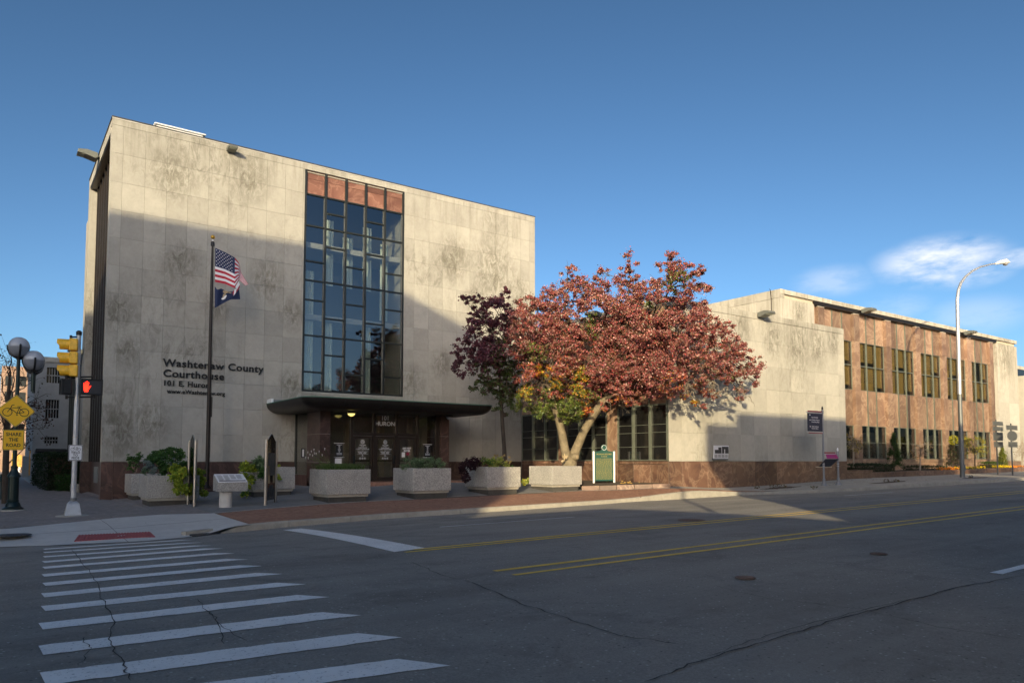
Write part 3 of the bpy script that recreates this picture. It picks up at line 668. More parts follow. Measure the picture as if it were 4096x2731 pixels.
# granite base of the tower, slab by slab down to the paving
def base_run(parent, x0, x1, Y, zt, stepx, name='granite_panel', m='granite', depth=.05):
    x = x0
    while x < x1-.05:
        xn = min(x+stepx, x1); zb = min(S(x, Y), S(xn, Y))-.12
        panel(name, parent, m, x+.004, xn-.004, Y-depth*0+.0, Y+.05, zb, zt); x = xn
for x in range(10):
    a = TX0+(.42 if x else 0)+1.659*max(0, x-1) if x else TX0
    b = TX0+.42+1.659*x
    if a > 24: break
    if 10.6 < a < 17.0: a2 = max(a, 17.6)
    zb = min(S(a, TY), S(min(b, 24), TY))-.15
    panel('granite_panel', ct, 'granite_shaded', a+.004, b-.004, TY-.003, TY+.05, zb, -.052)
for a, b in ((17.6, 19.2), (19.2, 20.86), (20.86, 22.5), (22.5, 24.0)):
    panel('granite_panel', ct, 'granite_shaded', a+.004, b-.004, TY-.003, TY+.05, -1.3, -.052)
# window wall: granite spandrel on top, mullions, staggered bars, glass
ww_ = MB(); mx_ = [WX0+.05, 12.60, 13.62, 14.64, 15.66, WX1-.05]
for x in mx_: ww_.box(x-.05, x+.05, TY+.02, TY+.22, WZ0, WZ1)
ww_.box(WX0, WX1, TY+.024, TY+.216, WZ0, WZ0+.09).box(WX0, WX1, TY+.024, TY+.216, WZ1-.06, WZ1)
lev = [[12.43, 10.95, 9.27, 8.37, 7.45, 5.79, 4.09], [12.43, 11.68, 10.94, 10.07, 8.38, 6.66, 5.77, 4.93]]
pat = [0, 1, 0, 1, 0]
wf = ww_.build('window_frame', 'mullion', ct)
for c in range(5):
    x0, x1 = mx_[c]+.05, mx_[c+1]-.05; zs = lev[pat[c]]
    if c in (2,): zs = [12.43, 10.95, 9.27, 8.37, 7.46, 5.78, 4.09]
    for z in zs: panel('bar', wf, 'mullion', x0, x1, TY+.05, TY+.19, z-.035, z+.035, bevel=0)
    panel('granite_spandrel', ct, 'granite_red', x0+.005, x1-.005, TY+.10, TY+.14, 12.47, 13.17); panel('granite_spandrel', ct, 'granite_red', x0+.005, x1-.005, TY+.10, TY+.14, 13.18, 13.56)
    e = zs+[WZ0+.09]
    for k in range(len(e)-1):
        panel('glass_pane', wf, 'glass', x0, x1, TY+.11, TY+.118, e[k+1]+.036, e[k]-.036, bevel=0)
for (x0, x1, za, zb) in ((11.75, 12.35, 3.3, 9.0), (12.75, 13.3, 8.4, 11.6), (13.75, 14.3, 8.4, 10.9), (14.8, 15.3, 8.4, 11.6), (15.75, 16.2, 7.0, 10.9), (12.75, 13.3, 3.3, 6.6), (14.8, 15.3, 3.3, 6.6)):
    pts = []; n = 14
    for i in range(n+1): pts.append((x0+(x1-x0)*i/n, 33.75+.03*math.sin(i*1.9)))
    vs = [(p[0], p[1], z) for z in (za, zb) for p in pts]; MB().add(vs, [(i, i+1, i+n+2, i+n+1) for i in range(n)]).build('curtain', 'curtain', wf)
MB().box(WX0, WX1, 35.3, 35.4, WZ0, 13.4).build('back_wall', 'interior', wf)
for z in (6.6, 10.0): MB().box(WX0, WX1, 33.4, 38, z, z+.25).build('floor_slab', 'interior_light', wf)
# west side of the tower: recessed bays with fins, granite strips, glass
panel('limestone_panel', ct, 'limestone', TX0, TX0+.05, 33.055, 33.44, -.04, 13.35); MB().box(TX0+.003, TX0+.5, 33.06, 33.45, -2, 13.34).build('pier', 'limestone', ct)
MB().box(TX0, TX0+.5, 40.93, 41.4, -.04, 13.35).build('pier', 'limestone', ct); MB().box(TX0-.003, TX0+.5, 40.92, 41.41, -2, -.05).build('pier_base', 'granite_shaded', ct)
MB().box(TX0-.003, TX0+.06, 33.0, 33.46, -2, -.052).build('pier_base', 'granite_shaded', ct)
MB().box(TX0+.40, TX0+.5, 33.46, 40.92, -2, -.05).build('granite_panel', 'granite_shaded', ct)
for k in range(8):
    y = 33.9+.93*k; MB().box(TX0+.27, TX0+.40, y-.03, y+.03, -.05, 13.28).build('fin', 'bronze', ct)
    y0, y1 = y+.035, y+.895
    if y1 > 40.9: break
    for (za, zb, m_) in ((12.0, 13.2, 'granite_pink'), (9.2, 12.0, 'glass'), (8.2, 9.2, 'granite'), (4.8, 8.2, 'glass'), (3.8, 4.8, 'granite'), (.0, 3.8, 'glass')):
        panel('glass_pane' if m_ == 'glass' else 'granite_spandrel', ct, m_, TX0+.36, TX0+.38, y0, y1, za+.03, zb-.03)
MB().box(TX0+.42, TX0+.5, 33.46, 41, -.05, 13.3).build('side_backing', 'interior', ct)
t_ = MB().box(3.57, 3.62, 34.0, 35.1, -.9, -.25); t_.build('notice_case', 'steel', ct)
MB().box(3.4, 3.60, 33.5, 37, -1.75, -1.55).build('step', 'granite', ct)
# roof things
tg = thing('skylight', 'low white box on the courthouse roof, seen above the parapet at left', 'skylight', (9, 40, 13.9))
a = atY(360, 285, 37.0); b = atY(467, 309, 37.0)
child(tg, MB().box(a.x-9, b.x-9, -3, 3, 0, a.z-13.9-.02), 'box', 'white_sheet', bevel=.02); child(tg, MB().box(a.x-9.1, b.x-8.9, -3.1, 3.1, a.z-13.9-.02, a.z-13.9+.03), 'lid', 'white_sheet')
tg.location = (9, 40, 13.9)
sk = thing('roof_dome', 'small pale curved dome just above the courthouse parapet near the window wall', 'skylight', (0, 0, 0))
a = atY(617, 351, 38.0); b = atY(666, 361, 38.0); cx = (a.x+b.x)/2; rr = (b.x-a.x)/2*1.1
MB().lathe((cx, 38, 13.9), [(rr, 0), (rr, .10), (rr*.9, .17), (rr*.6, .30), (rr*.25, .37), (.001, .39)], 24).build('dome', 'white_sheet', sk, smooth=True)
# lettering on the wall
def wall_text(body, size, x, z, sp=1.0, heavy=.012, xs=1.0): text('lettering', body, size, Vector((x, TY-.035, z)), 'ink', ct, depth=.022, heavy=heavy, spacing=sp, xs=xs)
wall_text('Washtenaw County', .43, 5.72, 3.90, 1.08, .009, 1.09); wall_text('Courthouse', .43, 5.73, 3.46, 1.08, .009, 1.07)
wall_text('101 E. Huron', .31, 5.73, 3.09, 1.08, .007, 1.0); wall_text('www.eWashtenaw.org', .235, 5.90, 2.79, 1.06, .004, 1.0)
# vestibule
VX0, VX1, VY = 11.30, 17.56, 29.90; VZT = 2.27; gz = -.98
vb = MB().box(VX0, VX0+.45, VY, 31.43, gz-.25, VZT+.2); vb.build('granite_pier', 'granite_shaded', ct)
MB().box(17.107, VX1, VY, 31.2, gz-.25, VZT+.2).build('granite_pier', 'granite_shaded', ct)
for z in (1.12,): [MB().box(VX0-.004, VX0+.454, VY-.004, 31.434, z, z+.012).build('joint', 'concrete_walk', ct), MB().box(17.103, VX1+.004, VY-.004, 31.2, z, z+.012).build('joint', 'concrete_walk', ct)]
MB().box(VX0-.004, VX0+.454, VY-.004, 31.434, -.06, -.05).build('joint', 'concrete_walk', ct)
MB().box(VX0+.02, VX1, 31.5, 33.0, gz-.3, gz+.02).box(VX0-.02, VX0+.1, 31.43, 33, gz-.3, -.62).build('plinth', 'granite_shaded', ct)
MB().box(VX0, VX1+.1, VY-1.2, VY+3.1, gz-.25, -.905).build('threshold_paving', 'brick_red', ct)
sgl = panel('glass_pane', ct, 'glass_clear', VX0+.03, VX0+.04, 31.45, 32.92, -.62, VZT, 0)
MB().box(VX0-.01, VX0+.07, 32.90, 33.0, gz-.1, VZT).build('corner_post', 'mullion', ct)
MB().box(VX0-.005, VX0+.06, 31.43, 32.9, -.66, -.60).build('rail', 'alu_mullion', ct)
ps = MB().box(VX0+.0, VX0+.01, 31.75, 32.15, .15, .55).build('notice', 'ink', ct); MB().box(VX0-.012, VX0-.002, 31.78, 31.98, .18, .5).build('paper', 'paper', ps)
# entrance glazing and doors
FY = VY+.14
posts = [(11.75, 11.80), (12.70, 12.82), (13.758, 13.877), (14.856, 14.966), (15.921, 16.025), (16.92, 17.107)]
mb = MB()
for a, b in posts: mb.box(a, b, FY-.05, FY+.12, -.90, VZT+.1)
mb.box(12.82, 15.92, FY-.044, FY+.114, 1.09, 1.21).box(11.8, 16.92, FY-.046, FY+.116, VZT, VZT+.1).box(11.80, 12.70, FY-.044, FY+.114, -.90, -.75).box(16.025, 16.92, FY-.044, FY+.114, -.90, -.75)
ef = mb.build('entrance_frame', 'bronze_door', ct)
for a, b in ((11.8, 12.7), (16.025, 16.92)): panel('glass_pane', ef, 'glass_clear', a, b, FY+.03, FY+.038, -.75, VZT, 0)
for a, b in ((12.82, 13.758), (13.877, 14.856), (14.966, 15.921)): panel('glass_pane', ef, 'glass_clear', a, b, FY+.03, FY+.038, 1.21, VZT, 0)
text('lettering', '101', .27, Vector((14.36, FY+.02, 1.80)), 'lettering_white', ct, align='CENTER', heavy=.004, depth=.001)
text('lettering', 'HURON', .27, Vector((14.36, FY+.02, 1.55)), 'lettering_white', ct, align='CENTER', heavy=.004, depth=.001)
def door(a, b, kind):
    d = MB(); y0, y1 = FY, FY+.05; z0, z1 = -.885, 1.08
    d.box(a+.01, a+.12, y0, y1, z0, z1).box(b-.12, b-.01, y0, y1, z0, z1).box(a+.12, b-.12, y0+.001, y1-.001, z1-.12, z1).box(a+.12, b-.12, y0+.001, y1-.001, z0, z0+.16)
    o = d.build('door', 'bronze_door', ct); xc = (a+b)/2
    panel('door_glass', o, 'glass_clear', a+.12, b-.12, y0+.02, y0+.028, z0+.16, z1-.12, 0)
    MB().box(a+.12, b-.12, y0+.055, y0+.09, -.02, .02).box(b-.10 if kind else a+.03, b-.05 if kind else a+.10, y0-.06, y0, -.12, .22).build('handle', 'black_metal', o)
    ty = y0+.012
    if kind < 2:
        def tx(s, z, sz): text('lettering', s, sz, Vector((xc, ty, z)), 'lettering_white', o, align='CENTER', depth=.001, heavy=.0012)
        tx('WELCOME', .655, .062); tx('TO THE', .615, .035); tx('WASHTENAW', .545, .062); tx('COUNTY COURTHOUSE', .485, .056); tx('HOURS', .425, .028); tx('MONDAY - FRIDAY', .36, .05); tx('8:00AM - 4:30PM', .305, .05)
        mb = MB(); 
        for z in (.43, .285): mb.box(xc-.26, xc-.09 if z > .4 else xc+.26, ty-.001, ty, z, z+.006)
        mb.box(xc+.09, xc+.26, ty-.001, ty, .43, .436)
        def ring(cx, cz, r0, r1, n=24):
            vs = [(cx+math.cos(2*math.pi*i/n)*r, ty-.0005, cz+math.sin(2*math.pi*i/n)*r) for r in (r0, r1) for i in range(n)]
            mb.add(vs, [(i, (i+1) % n, (i+1) % n+n, i+n) for i in range(n)])
        ring(xc, .82, .075, .092); ring(xc, .82, .03, .05, 8)
        for k in range(8): an = k*math.pi/4; mb.cbox(Vector((xc+.05*math.cos(an), ty, .82+.05*math.sin(an))), .03, .001, .01, ry=-an)
        for dx in (-.11, 0, .11): ring(xc+dx, .10, .033, .042); mb.cbox(Vector((xc+dx, ty, .10)), .07, .001, .008, ry=R(45)); mb.cbox(Vector((xc+dx, ty, .102)), .03, .001, .03)
        ring(xc-.005, .205, .022, .03); mb.cbox(Vector((xc-.01, ty, .255)), .012, .001, .05); mb.cbox(Vector((xc+.005, ty, .24)), .03, .001, .01); mb.cbox(Vector((xc+.03, ty, .205)), .01, .001, .04, ry=R(-20))
        mb.build('emblem', 'lettering_white', o)
    else:
        text('lettering', 'DO NOT', .105, Vector((xc, ty, .52)), 'lettering_white', o, align='CENTER', depth=.001, heavy=.003)
        text('lettering', 'ENTER', .105, Vector((xc, ty, .41)), 'lettering_white', o, align='CENTER', depth=.001, heavy=.003)
        MB().box(xc-.26, xc-.10, ty-.002, ty, .16, .38).build('notice', 'paper', o); MB()._lathe((0, 0, 0), [(.075, 0), (.075, .003)], 20)
        n = 20; MB().add([(xc+.04+.08*math.cos(2*math.pi*i/n), ty-.002, .31+.08*math.sin(2*math.pi*i/n)) for i in range(n)], [tuple(range(n))]).build('sticker', 'sign_red', o)
door(12.82, 13.758, 0); door(13.877, 14.856, 1); door(14.966, 15.921, 2)
for xc, m_ in ((12.22, 0), (16.5, 0)):
    o = MB().box(xc-.16, xc+.16, FY+.012, FY+.018, .18, .72).build('notice', 'ink', ct)
    MB().box(xc-.24, xc+.24, FY+.008, FY+.014, .74, .755).box(xc-.24, xc+.24, FY+.008, FY+.014, .14, .155).build('rule', 'lettering_white', o)
    mb = MB()
    for k in range(13): wd = .12*(1 if k in (0, 10, 11, 12) else random.uniform(.2, .5)); mb.box(xc-wd, xc+wd, FY+.006, FY+.010, .67-k*.035, .683-k*.035)
    mb.build('text_lines', 'sign_white', o)
MB().box(12.03, 12.33, FY+.0, FY+.006, -.12, .10).build('notice', 'paper', ct)
# lobby
lb = MB().box(VX0+.1, VX1, 32.9, 32.99, gz, 2.4); lb.build('lobby_wall', 'interior_light', ct)
for x in (13.2, 14.9, 16.4): MB().box(x, x+.25, 31.8, 32.0, -.9, 2.2).build('lobby_column', 'stucco', ct)
MB().box(VX0+.1, VX1, 30.1, 32.9, 2.24, 2.27).build('lobby_ceiling', 'interior_light', ct)
for x, m_ in ((12.25, 'lamp_orange'), (14.75, 'lamp_orange')): MB().box(x-.12, x+.12, 31.0, 31.2, 2.19, 2.23).build('ceiling_lamp', m_, ct)
# canopy: rounded plan, hull-shaped edge
def rrect(x0, x1, y0, y1, r, n=8):
    pts = []
    for cx, cy, a0 in ((x0+r, y0+r, 180), (x1-r, y0+r, 270)):
        for i in range(n+1): a = R(a0+90*i/n); pts.append((cx+r*math.cos(a), cy+r*math.sin(a)))
    pts.append((x1, y1)); pts.append((x0, y1)); return pts
mb = MB(); K = 9; n_ = None
for k in range(K+1):
    th = k/K*math.pi/2; ins = .55*(1-math.cos(th)); z = 2.49-.40*math.sin(th)
    ring = rrect(9.99+ins, 18.95-ins, 27.97+ins, 32.995, max(.06, .62-ins*.6)); n_ = len(ring)
    mb.v += [(p[0], p[1], z) for p in ring]
for k in range(K): mb.f += [(k*n_+i, k*n_+(i+1) % n_, (k+1)*n_+(i+1) % n_, (k+1)*n_+i) for i in range(n_)]
mb.f += [tuple(range(n_)), tuple(K*n_+i for i in reversed(range(n_)))]
cn = mb.build('canopy', 'bronze', ct, smooth=True)
mb = MB(); ring = rrect(9.97, 18.97, 27.95, 32.99, .63); mb.prism([(p[0], p[1], 2.495) for p in ring], (0, 0, .035)); mb.build('edge_strip', 'copper_green', cn)
seam = MB()
for x in (11.6, 13.2, 14.8, 16.4, 18.0):
    for k in range(K): 
        th0, th1 = k/K*math.pi/2, (k+1)/K*math.pi/2
        seam.cbox(Vector((x, 27.97+.55*(1-math.cos((th0+th1)/2))-.002, 2.49-.40*math.sin((th0+th1)/2))), .012, .008, .11, rx=-(th0+th1)/2)
seam.build('seam', 'black_metal', cn)
MB().box(12.0, 16.8, 30.2, 32.5, 2.075, 2.088).build('soffit_panel', 'grey_metal', cn)
for i, (x, lit) in enumerate(((12.45, 1), (17.25, 0))):
    f = thing('canopy_lamp', ['round bulkhead lamp glowing yellow under the canopy over the left pier', 'unlit round bulkhead lamp under the canopy at the right pier'][i], 'lamp', (x, 29.35, 2.09), 'lamps under the canopy')
    child(f, MB()._lathe((0, 0, -.10), [(.17, .10), (.18, .05), (.17, 0)], 20), 'housing', 'black_metal')
    child(f, MB().lathe((0, 0, -.22), [(.02, 0), (.10, .03), (.145, .08), (.155, .118)], 18), 'bowl', 'lamp_glow' if lit else 'globe', smooth=True)
    child(f, MB().cbox(Vector((0, -.0, -.16)), .012, .33, .012).cbox(Vector((0, 0, -.16)), .33, .012, .012), 'guard', 'black_metal')
# small grey plate in the canopy soffit at its left end
cl = MB().box(10.8, 10.95, 29, 29.2, 2.075, 2.088).build('soffit_vent', 'grey_metal', cn)
gd = thing('wall_bracket', 'small grey bracket box lying on the left end of the canopy roof', 'bracket', (10.4, 32.6, 2.53))
child(gd, MB().box(-.35, .4, -.3, .3, 0, .14), 'box', 'grey_metal', bevel=.01); child(gd, MB().box(-.42, -.33, -.33, .33, 0, .18), 'flange', 'white_sheet')
# flood fixtures
def fixture(x, y, z, nx, ny, label, arm=.10, sc_=1.0):
    a = math.atan2(-nx, -ny)                     # built facing -Y
    t = thing('wall_floodlight', label, 'floodlight', (x, y, z), 'floodlights along the rooflines', rz=math.atan2(nx, -ny) if abs(nx) > .5 else 0)
    pr = [(0, -.05, -.02), (0, -.05, .14), (0, -.30, .19), (0, -.50, .15), (0, -.52, .04), (0, -.36, .02), (0, -.1, -.06)]
    w2 = .22*sc_
    child(t, MB().prism([(-w2, p[1]*sc_*1.25, p[2]*sc_) for p in pr], (2*w2, 0, 0)), 'housing', 'fixture', bevel=.012)
    child(t, MB().cbox(Vector((0, -.48*sc_*1.1, .022*sc_)), w2*1.55, .16*sc_, .015, rx=R(-8)), 'lens', 'fixture_lens')
    child(t, MB().box(-.06, .06, -.08, 0.0, -.02, .1), 'bracket', 'black_metal'); return t
p = atY(920, 588, 33); fixture(atY(529, 341, 33).x-.0, 33.0, 13.52, 0, -1, 'grey floodlight on the tower parapet above the wall lettering', sc_=.85)
fixture(3.6, 37.3, 13.55, -1, 0, 'grey floodlight sticking out from the west roofline of the tower', sc_=1.35)
# ------------------------------------------------------------------ annex (corner wing + office wing)
an = thing('courthouse_annex', 'low limestone and pink granite annex with long window bays right of the red tree', 'building', (38, 26, -1))
AX0, AX1, AY = 23.99, 37.8, 22.1
arow = [-.03, 1.22, 2.33, 3.45, 4.6, 5.75, 6.85]
acol = [AX0, AX0+.78]; 
while acol[-1] < 36.8: acol.append(acol[-1]+1.02)
acol = [c for c in acol if c < 37.0]+[37.2, AX1]
for i in range(len(acol)-1):
    for j in range(len(arow)-1):
        panel('limestone_panel', an, 'limestone_annex', acol[i]+J, acol[i+1]-J, AY, AY+.05, arow[j]+J, arow[j+1]-J)
x = AX0
while x < AX1-.1: xn = min(x+1.7, AX1); panel('coping_stone', an, 'limestone_annex', x+J, xn-J, AY-.015, AY+.4, 6.86, 7.16); x = xn
x = AX0+.78; base = [AX0, AX0+.78]
while base[-1]+1.7 < AX1: base.append(base[-1]+1.70)
base.append(AX1)
for a, b in zip(base[:-1], base[1:]): panel('granite_panel', an, 'granite', a+.004, b-.004, AY-.003, AY+.05, min(S(a, AY), S(b, AY))-.15, -.04)
MB().box(AX0+.1, AX1-.02, AY+.055, 30, -2, 7.0).box(24.25, AX0+.6, AY+.055, 32.95, -2, 7.0).build('core_wall', 'mortar_pale', an)
MB().box(AX0+.45, 25.2, 22.5, 32.98, 7.0, 7.05).build('roof', 'coping_dark', an)
MB().box(AX0, AX0+.4, 22.51, 32.98, 6.86, 7.14).build('coping_stone', 'limestone_annex', an)
# link wall (faces west) with granite and tall windows
def wpanel(name, m, y0, y1, z0, z1, x=24.0, th=.04): return panel(name, an, m, x, x+th, y0+.004, y1-.004, z0+.004, z1-.004)
lk = [22.15, 23.20, 24.25, 25.30, 26.9, 27.95, 29.0, 30.1, 31.1, 32.98]
pil_y = [(25.35, 26.05), (29.05, 29.75)]
ybr = [22.2]; 
bays = [(22.2, 25.35), (26.05, 29.05), (29.75, 32.98)]
for (a, b) in bays:
    st = (b-a)/3
    for k in range(3):
        y0, y1 = a+st*k, a+st*(k+1)
        wpanel('granite_spandrel', 'granite_pink', y0, y1, 2.52, 4.6, 24.02); wpanel('granite_spandrel', 'granite_pink', y0, y1, 4.6, 6.85, 24.02)
        wpanel('granite_panel', 'granite', y0, y1, -.16, -.02, 24.0); wpanel('granite_panel', 'granite', y0, y1, -1.35, -.17, 24.0)
        f = MB().box(24.0, 24.08, y0, y0+.05, 0, 2.5).box(24.0, 24.08, y1-.05, y1, 0, 2.5).box(24.0, 24.08, y0+.05, y1-.05, 0, .05).box(24.0, 24.08, y0+.05, y1-.05, 2.44, 2.5)
        for z in (.62, 1.25, 1.6): f.box(24.02, 24.05, y0+.05, y1-.05, z-.012, z+.012)
        o = f.build('window_frame', 'alu_mullion', an); panel('glass_pane', o, 'marker_glass', 24.05, 24.056, y0+.05, y1-.05, .05, 2.44, 0)
        MB().box(23.93, 23.99, y0-.035, y0+.035, 0, 6.8).build('fin', 'alu_mullion', an)
for a, b in pil_y: wpanel('granite_pilaster', 'granite_pink', a, b, -.02, 2.5, 23.97, .08); wpanel('granite_pilaster', 'granite_pink', a, b, 2.5, 6.85, 23.97, .08); wpanel('granite_panel', 'granite', a, b, -1.35, -.03, 23.98, .07)
# upper storey block
UX0, UX1, UY, UZ = 36.38, 64.5, 25.0, 9.75
for z0, z1 in ((5.8, 6.95), (6.95, 8.1), (8.1, 9.25)):
    for k in range(3): panel('limestone_panel', an, 'limestone_annex', UX0+k*1.1+J, UX0+(k+1)*1.1-J, UY, UY+.05, z0+J, z1-J)
    y = 25.055
    while y < 33: panel('limestone_panel', an, 'limestone_annex', UX0, UX0+.05, y+J, y+1.6-J, z0+J, z1-J); y += 1.6
y = 25.0
while y < 33: panel('coping_stone', an, 'limestone_annex', UX0-.01, UX0+.4, y+J, y+1.6-J, 9.26, UZ); y += 1.6
MB().box(UX0+.06, UX0+3.3, UY+.06, 36, 0, 9.3).box(UX0+.3, 68, UY+2.4, 36, -1, 9.3).box(UX0+.42, 68, UY+.1, 36, 9.3, 9.5).build('core_wall', 'stucco', an)
x = UX0
while x < 68.1: xn = min(x+1.28, 68.22); panel('coping_stone', an, 'limestone_annex', x+J, xn-J, UY-.03, UY+.45, 9.49, UZ); x = xn
MB().box(UX0+3.3, UX1, UY+.0, UY+.5, 9.27, 9.485).build('soffit', 'bronze', an)
PX = [40.5, 44.35, 48.2, 52.08, 55.86, 59.79, 63.6]
GYb = UY+.26
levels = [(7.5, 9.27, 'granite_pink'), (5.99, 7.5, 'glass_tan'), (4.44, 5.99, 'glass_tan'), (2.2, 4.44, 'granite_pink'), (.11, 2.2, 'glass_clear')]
edges = [39.7]+PX
bl = random.Random(3)
segsb = []
for i, xp in enumerate(PX):
    for z0, z1 in ((7.5, 9.20), (4.44, 7.5), (2.2, 4.44), (.11, 2.2)):
        MB().box(xp-.31, xp+.31, UY+.04, GYb+.04, z0+.004, z1-.004).build('granite_pilaster', 'granite_pink', an, bevel=.003)
    MB().box(xp-.32, xp+.32, UY+.03, GYb+.04, 9.20, 9.235).build('pilaster_cap', 'limestone_annex', an)
    segsb.append((xp+.31, (PX[i+1]-.31) if i+1 < len(PX) else 64.45))
segsb.insert(0, (39.68, 40.19))
for (a, b) in segsb:
    nb = 3 if b-a > 2 else 1; st = (b-a)/nb
    for k in range(nb):
        x0, x1 = a+st*k, a+st*(k+1)
        if k > 0:
            MB().box(x0-.028, x0+.028, GYb-.06, GYb+.05, 2.2, 9.27).build('mullion', 'alu_mullion', an); MB().box(x0-.034, x0+.034, GYb-.07, GYb+.05, .11, 2.2).build('mullion', 'alu_mullion', an)
        for z0, z1, m_ in levels:
            if m_.startswith('granite'): panel('granite_spandrel', an, m_, x0+.006, x1-.006, GYb, GYb+.03, z0+.005, z1-.005)
            else:
                f = MB(); e = .03
                f.box(x0, x0+e, GYb-.02, GYb+.05, z0, z1).box(x1-e, x1, GYb-.02, GYb+.05, z0, z1).box(x0+e, x1-e, GYb-.02, GYb+.05, z0, z0+e).box(x0+e, x1-e, GYb-.02, GYb+.05, z1-e, z1)
                if z0 < 1: f.box(x0+e, x1-e, GYb-.015, GYb+.03, 1.13, 1.16)
                o = f.build('window_frame', 'alu_mullion', an)
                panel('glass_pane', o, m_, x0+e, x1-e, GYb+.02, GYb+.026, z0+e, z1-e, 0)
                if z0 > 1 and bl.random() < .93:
                    h = bl.choice((0, 0, .3)); panel('reflection_sheet', o, 'reflection_sheet', x0+.05, x1-.05, GYb+.14, GYb+.15, z0+h, z1, 0)  # tan sheet behind the pane paints in the mirrored buildings
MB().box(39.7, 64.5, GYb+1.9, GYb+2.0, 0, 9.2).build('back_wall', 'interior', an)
MB().box(39.7, 64.5, GYb+.06, GYb+1.9, 4.3, 4.42).box(39.7, 64.5, GYb+.06, GYb+1.9, 7.55, 7.65).build('floor_slab', 'interior_light', an)
for (a, b) in zip([39.2, 40.86, 44.7, 48.55, 52.4, 56.2, 60.1], [40.86, 44.7, 48.55, 52.4, 56.2, 60.1, 64.5]):
    n_ = 2 if b-a > 2 else 1
    for k in range(n_):
        x0 = a+(b-a)*k/n_; x1 = a+(b-a)*(k+1)/n_
        panel('granite_panel', an, 'granite_pink', x0+.004, x1-.004, UY+.06, UY+.1, -.9, -.17); panel('granite_panel', an, 'granite_pink', x0+.004, x1-.004, UY+.05, UY+.4, -.16, .10)
MB().box(37.8, 39.7, AY+3.0, AY+3.1, -2, 7.0).box(AX1-.06, AX1, AY+.06, 30, -2, 7.0).box(37.81, 40, UY+.1, UY+.5, 0.1, 5.8).build('return_wall', 'granite', an)
# end pier of the office wing
for z0, z1 in ((-.02, 2.3), (2.3, 4.6), (4.6, 6.9), (6.9, 9.25)):
    for x0, x1 in ((64.5, 66.4), (66.4, 68.22)): panel('limestone_panel', an, 'limestone_annex', x0+J, x1-J, UY, UY+.05, z0+J, z1-J)
MB().box(64.46, 64.5, UY, UY+.6, -.02, 9.27).build('pier_return', 'limestone_annex', an)
MB().box(64.5, 68.2, UY+.055, 36, -1.5, 9.26).build('end_core', 'stucco', an)
for x0, x1 in ((64.5, 66.4), (66.4, 68.22)): panel('granite_panel', an, 'granite_pink', x0+J, x1-J, UY-.003, UY+.05, -1.2, -.03)
p = atY(2210, 723, 22.1); fixture(atY(1744, 724, 22.1).x, 22.1, 7.0, 0, -1, 'grey floodlight high on the corner wing beside the tree', sc_=1.15)
for i, xpx in enumerate((1985, 2218)):
    q_ = atY(xpx, (708, 760)[i], 25.0); fixture(q_.x-.3, 24.97, 9.35, 0, -1, ['grey floodlight on the coping above the first office window bays', 'grey floodlight on the coping near the right end of the offices'][i], sc_=1.25)
q_ = atX(1420, 716, 24.0); fixture(24.0, 26.5, 6.95, -1, 0, 'grey floodlight on the roof edge half hidden in the red tree', sc_=1.2)
# hanging cable down the upper block
cbm = MB().tube([atX(1768, 666, UX0)+Vector((-.02, 0, .05)), atX(1771, 667, UX0)+Vector((-.05, 0, 0)), atX(1773, 690, UX0)+Vector((-.05, 0, 0)), atX(1770, 722, UX0)+Vector((-.05, -.1, 0)), atX(1769, 735, UX0)+Vector((-.3, -.3, 0))], .018, 6)
cbm.build('cable', 'bark_dark', an)
# plaque on the corner wing
pq = thing('wall_plaque', 'white historical photo panel mounted on the corner wing wall', 'plaque', (0, 0, 0))
a = atY(1637.5, 1022.5, 22.0); b = atY(1672, 1053, 22.0)
MB().prism([(a.x, 21.94, a.z), (b.x, 21.94, a.z), (b.x, 21.98, b.z), (a.x, 21.98, b.z)], (0, .03, 0)).build('board', 'sign_white', pq)
W_, H_ = b.x-a.x, a.z-b.z
MB().box(a.x+.05*W_, a.x+.48*W_, 21.925, 21.935, a.z-.60*H_, a.z-.33*H_).box(a.x+.28*W_, a.x+.48*W_, 21.924, 21.934, a.z-.34*H_, a.z-.14*H_).build('photo_print', 'photo_dark', pq)
MB().box(a.x+.53*W_, a.x+.66*W_, 21.925, 21.935, a.z-.60*H_, a.z-.08*H_).box(a.x+.74*W_, a.x+.96*W_, 21.925, 21.935, a.z-.60*H_, a.z-.08*H_).box(a.x+.66*W_, a.x+.74*W_, 21.925, 21.935, a.z-.28*H_, a.z-.08*H_).build('photo_print', 'photo_dark', pq)
mb = MB()
for c_ in range(4):
    for k in range(7): mb.box(a.x+(.05+.235*c_)*W_, a.x+(.05+.235*c_+.19*random.uniform(.8, 1))*W_, 21.945, 21.95, a.z-(.70+.035*k)*H_, a.z-(.685+.035*k)*H_)
mb.build('text_lines', 'grey_metal', pq); MB().box(a.x+.02, b.x, 21.98, 22.09, b.z-.06, b.z+.02).build('bracket', 'grey_metal', pq)
text('lettering', '1834', .17, Vector((25.35, 22.094, .30)), 'limestone_annex', an, depth=.003, heavy=.002)
